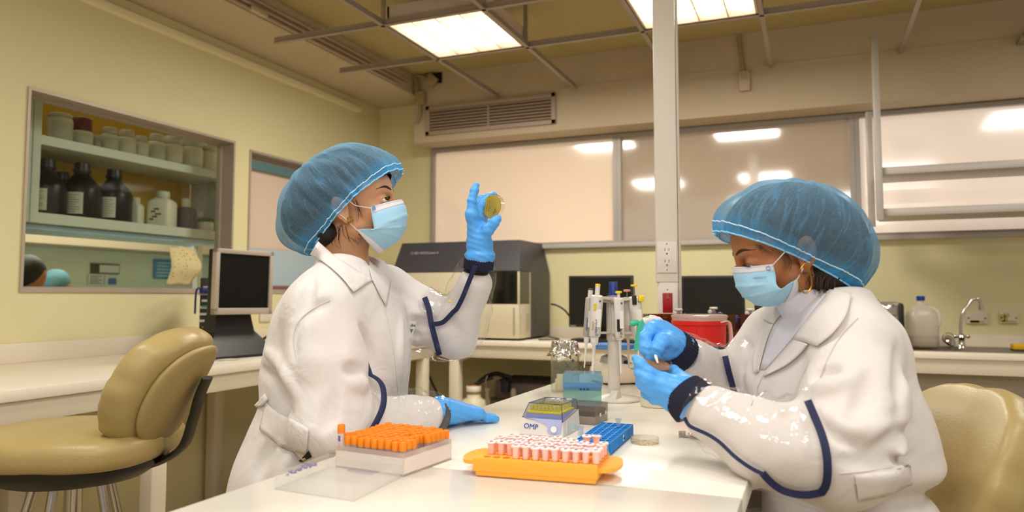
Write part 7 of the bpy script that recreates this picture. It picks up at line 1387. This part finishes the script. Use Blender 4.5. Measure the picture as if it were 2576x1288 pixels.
# the dish of soil and the swab tip she holds
dc2 = W(1648, 914, 1.33); vv = nrm(ray(1647, 914)); rr = nrm(np.cross(vv, V(0, 0, 1))); nn = nrm(V(0, 0, 1)-vv*.33+rr*.2); xx = nrm(rr-nn*(rr@nn)); yy = np.cross(nn, xx)
dish('petri_dish', 'petri dish of brown soil held between the seated woman\'s gloves', dc2-nn*.006, .0295, soil, Matrix((xx, yy, nn)).transposed(), h=.0125, fill_h=.005)
mb = MB(); a = W(1648, 893, 1.338); b = W(1655, 914, 1.326); mb.lathe([(.0022, 0), (.0028, .003), (.003, .008), (.0016, np.linalg.norm(b-a))], a, b-a, 14); put('swab_tip', mb, M('swab_white', '#e6e0d8', .5), label='short white swab tip pinched over the soil dish', cat='swab')
# her stool
g = nrm(-r2*.9-v2*.38); c0 = V(*W(2120, 1000, 1.40)[:2], 0); stool('tan vinyl stool the seated woman sits on, its back behind her', (c0[0], c0[1], 0), yaw(g), .585, seat_r=(.235, .225), back_rise=.265)
# ================================================================== two people half seen through the left window
def far_person(px, py, X, lab, top, cloth_m, cap=None, yawd=0, hs=1.):
    c = onX(px, py, X); t = thing('person', lab, 'person', (c[0], c[1], 0)); S = Field(c-V(.34, .34, c[2]+.0), c+V(.34, .34, .16), .014)
    S.ell(c, (.088, .075, .105)); S.cone(c-V(0, 0, .08), c-V(0, 0, .19), .05, .055, k=.03); S.cone(c+V(-.02, -.15, -.25), c+V(-.02, .15, -.25), .075, .075, k=.06); S.cone(c-V(0, 0, .28), c-V(.02, 0, .7), .15, .16, k=.08)
    for q in (-1, 1): S.chain([c+V(0, .19*q, -.26), c+V(.06, .23*q, -.5), c+V(.2, .14*q, -.52)], [.055, .045, .035], k=.03); S.chain([c+V(0, .09*q, -.7), c+V(.22, .1*q, -.74), V(c[0]+.2, c[1]+.1*q, .06)], [.085, .065, .045], k=.04)
    v, f = S.mesh(1); put_vf('body', v, f, skinR, t); 
    H = Field(c-V(.17, .17, .17), c+V(.17, .17, .17), .009); H.ell(c+V(-.006, -.014, .022), (.1*hs, .092*hs, .1*hs)); H.ell(c+V(-.02, -.07, -.01), (.07, .06, .07), k=.04); H.disp(lambda X, Y, Z: .006*vnoise(X, Y, Z, 45, 7)); H.ell(c+V(.07, .07, -.05), (.06, .07, .055), k=.01, mode='s'); v, f = H.mesh(1); put_vf('hair' if cap is None else 'bouffant_cap', v, f, cap or hair_m, t)
    S = Field(c-V(.34, .34, .85), c+V(.34, .34, -.08), .014); S.cone(c+V(-.02, -.16, -.25), c+V(-.02, .16, -.25), .085, .085); S.cone(c-V(0, 0, .27), c-V(.02, 0, .68), .16, .175, k=.08); S.cone(c-V(0, 0, .12), c-V(0, 0, .2), .062, .08, k=.04)
    for q in (-1, 1): S.chain([c+V(0, .19*q, -.26), c+V(.06, .23*q, -.5), c+V(.15, .17*q, -.51)], [.066, .055, .045], k=.03)
    v, f = S.mesh(1); put_vf('smock', v, f, cloth_m, t); return t
far_person(78, 692, -4.25, 'dark haired person in blue bending at the lower left of the glass', 0, M('blue_smock', '#2a55a8', .8))
far_person(146, 722, -4.75, 'person in a teal hair cap just above the window sill', 0, M('grey_smock', '#8fa09c', .8), M('teal_cap', '#446c73', .8))
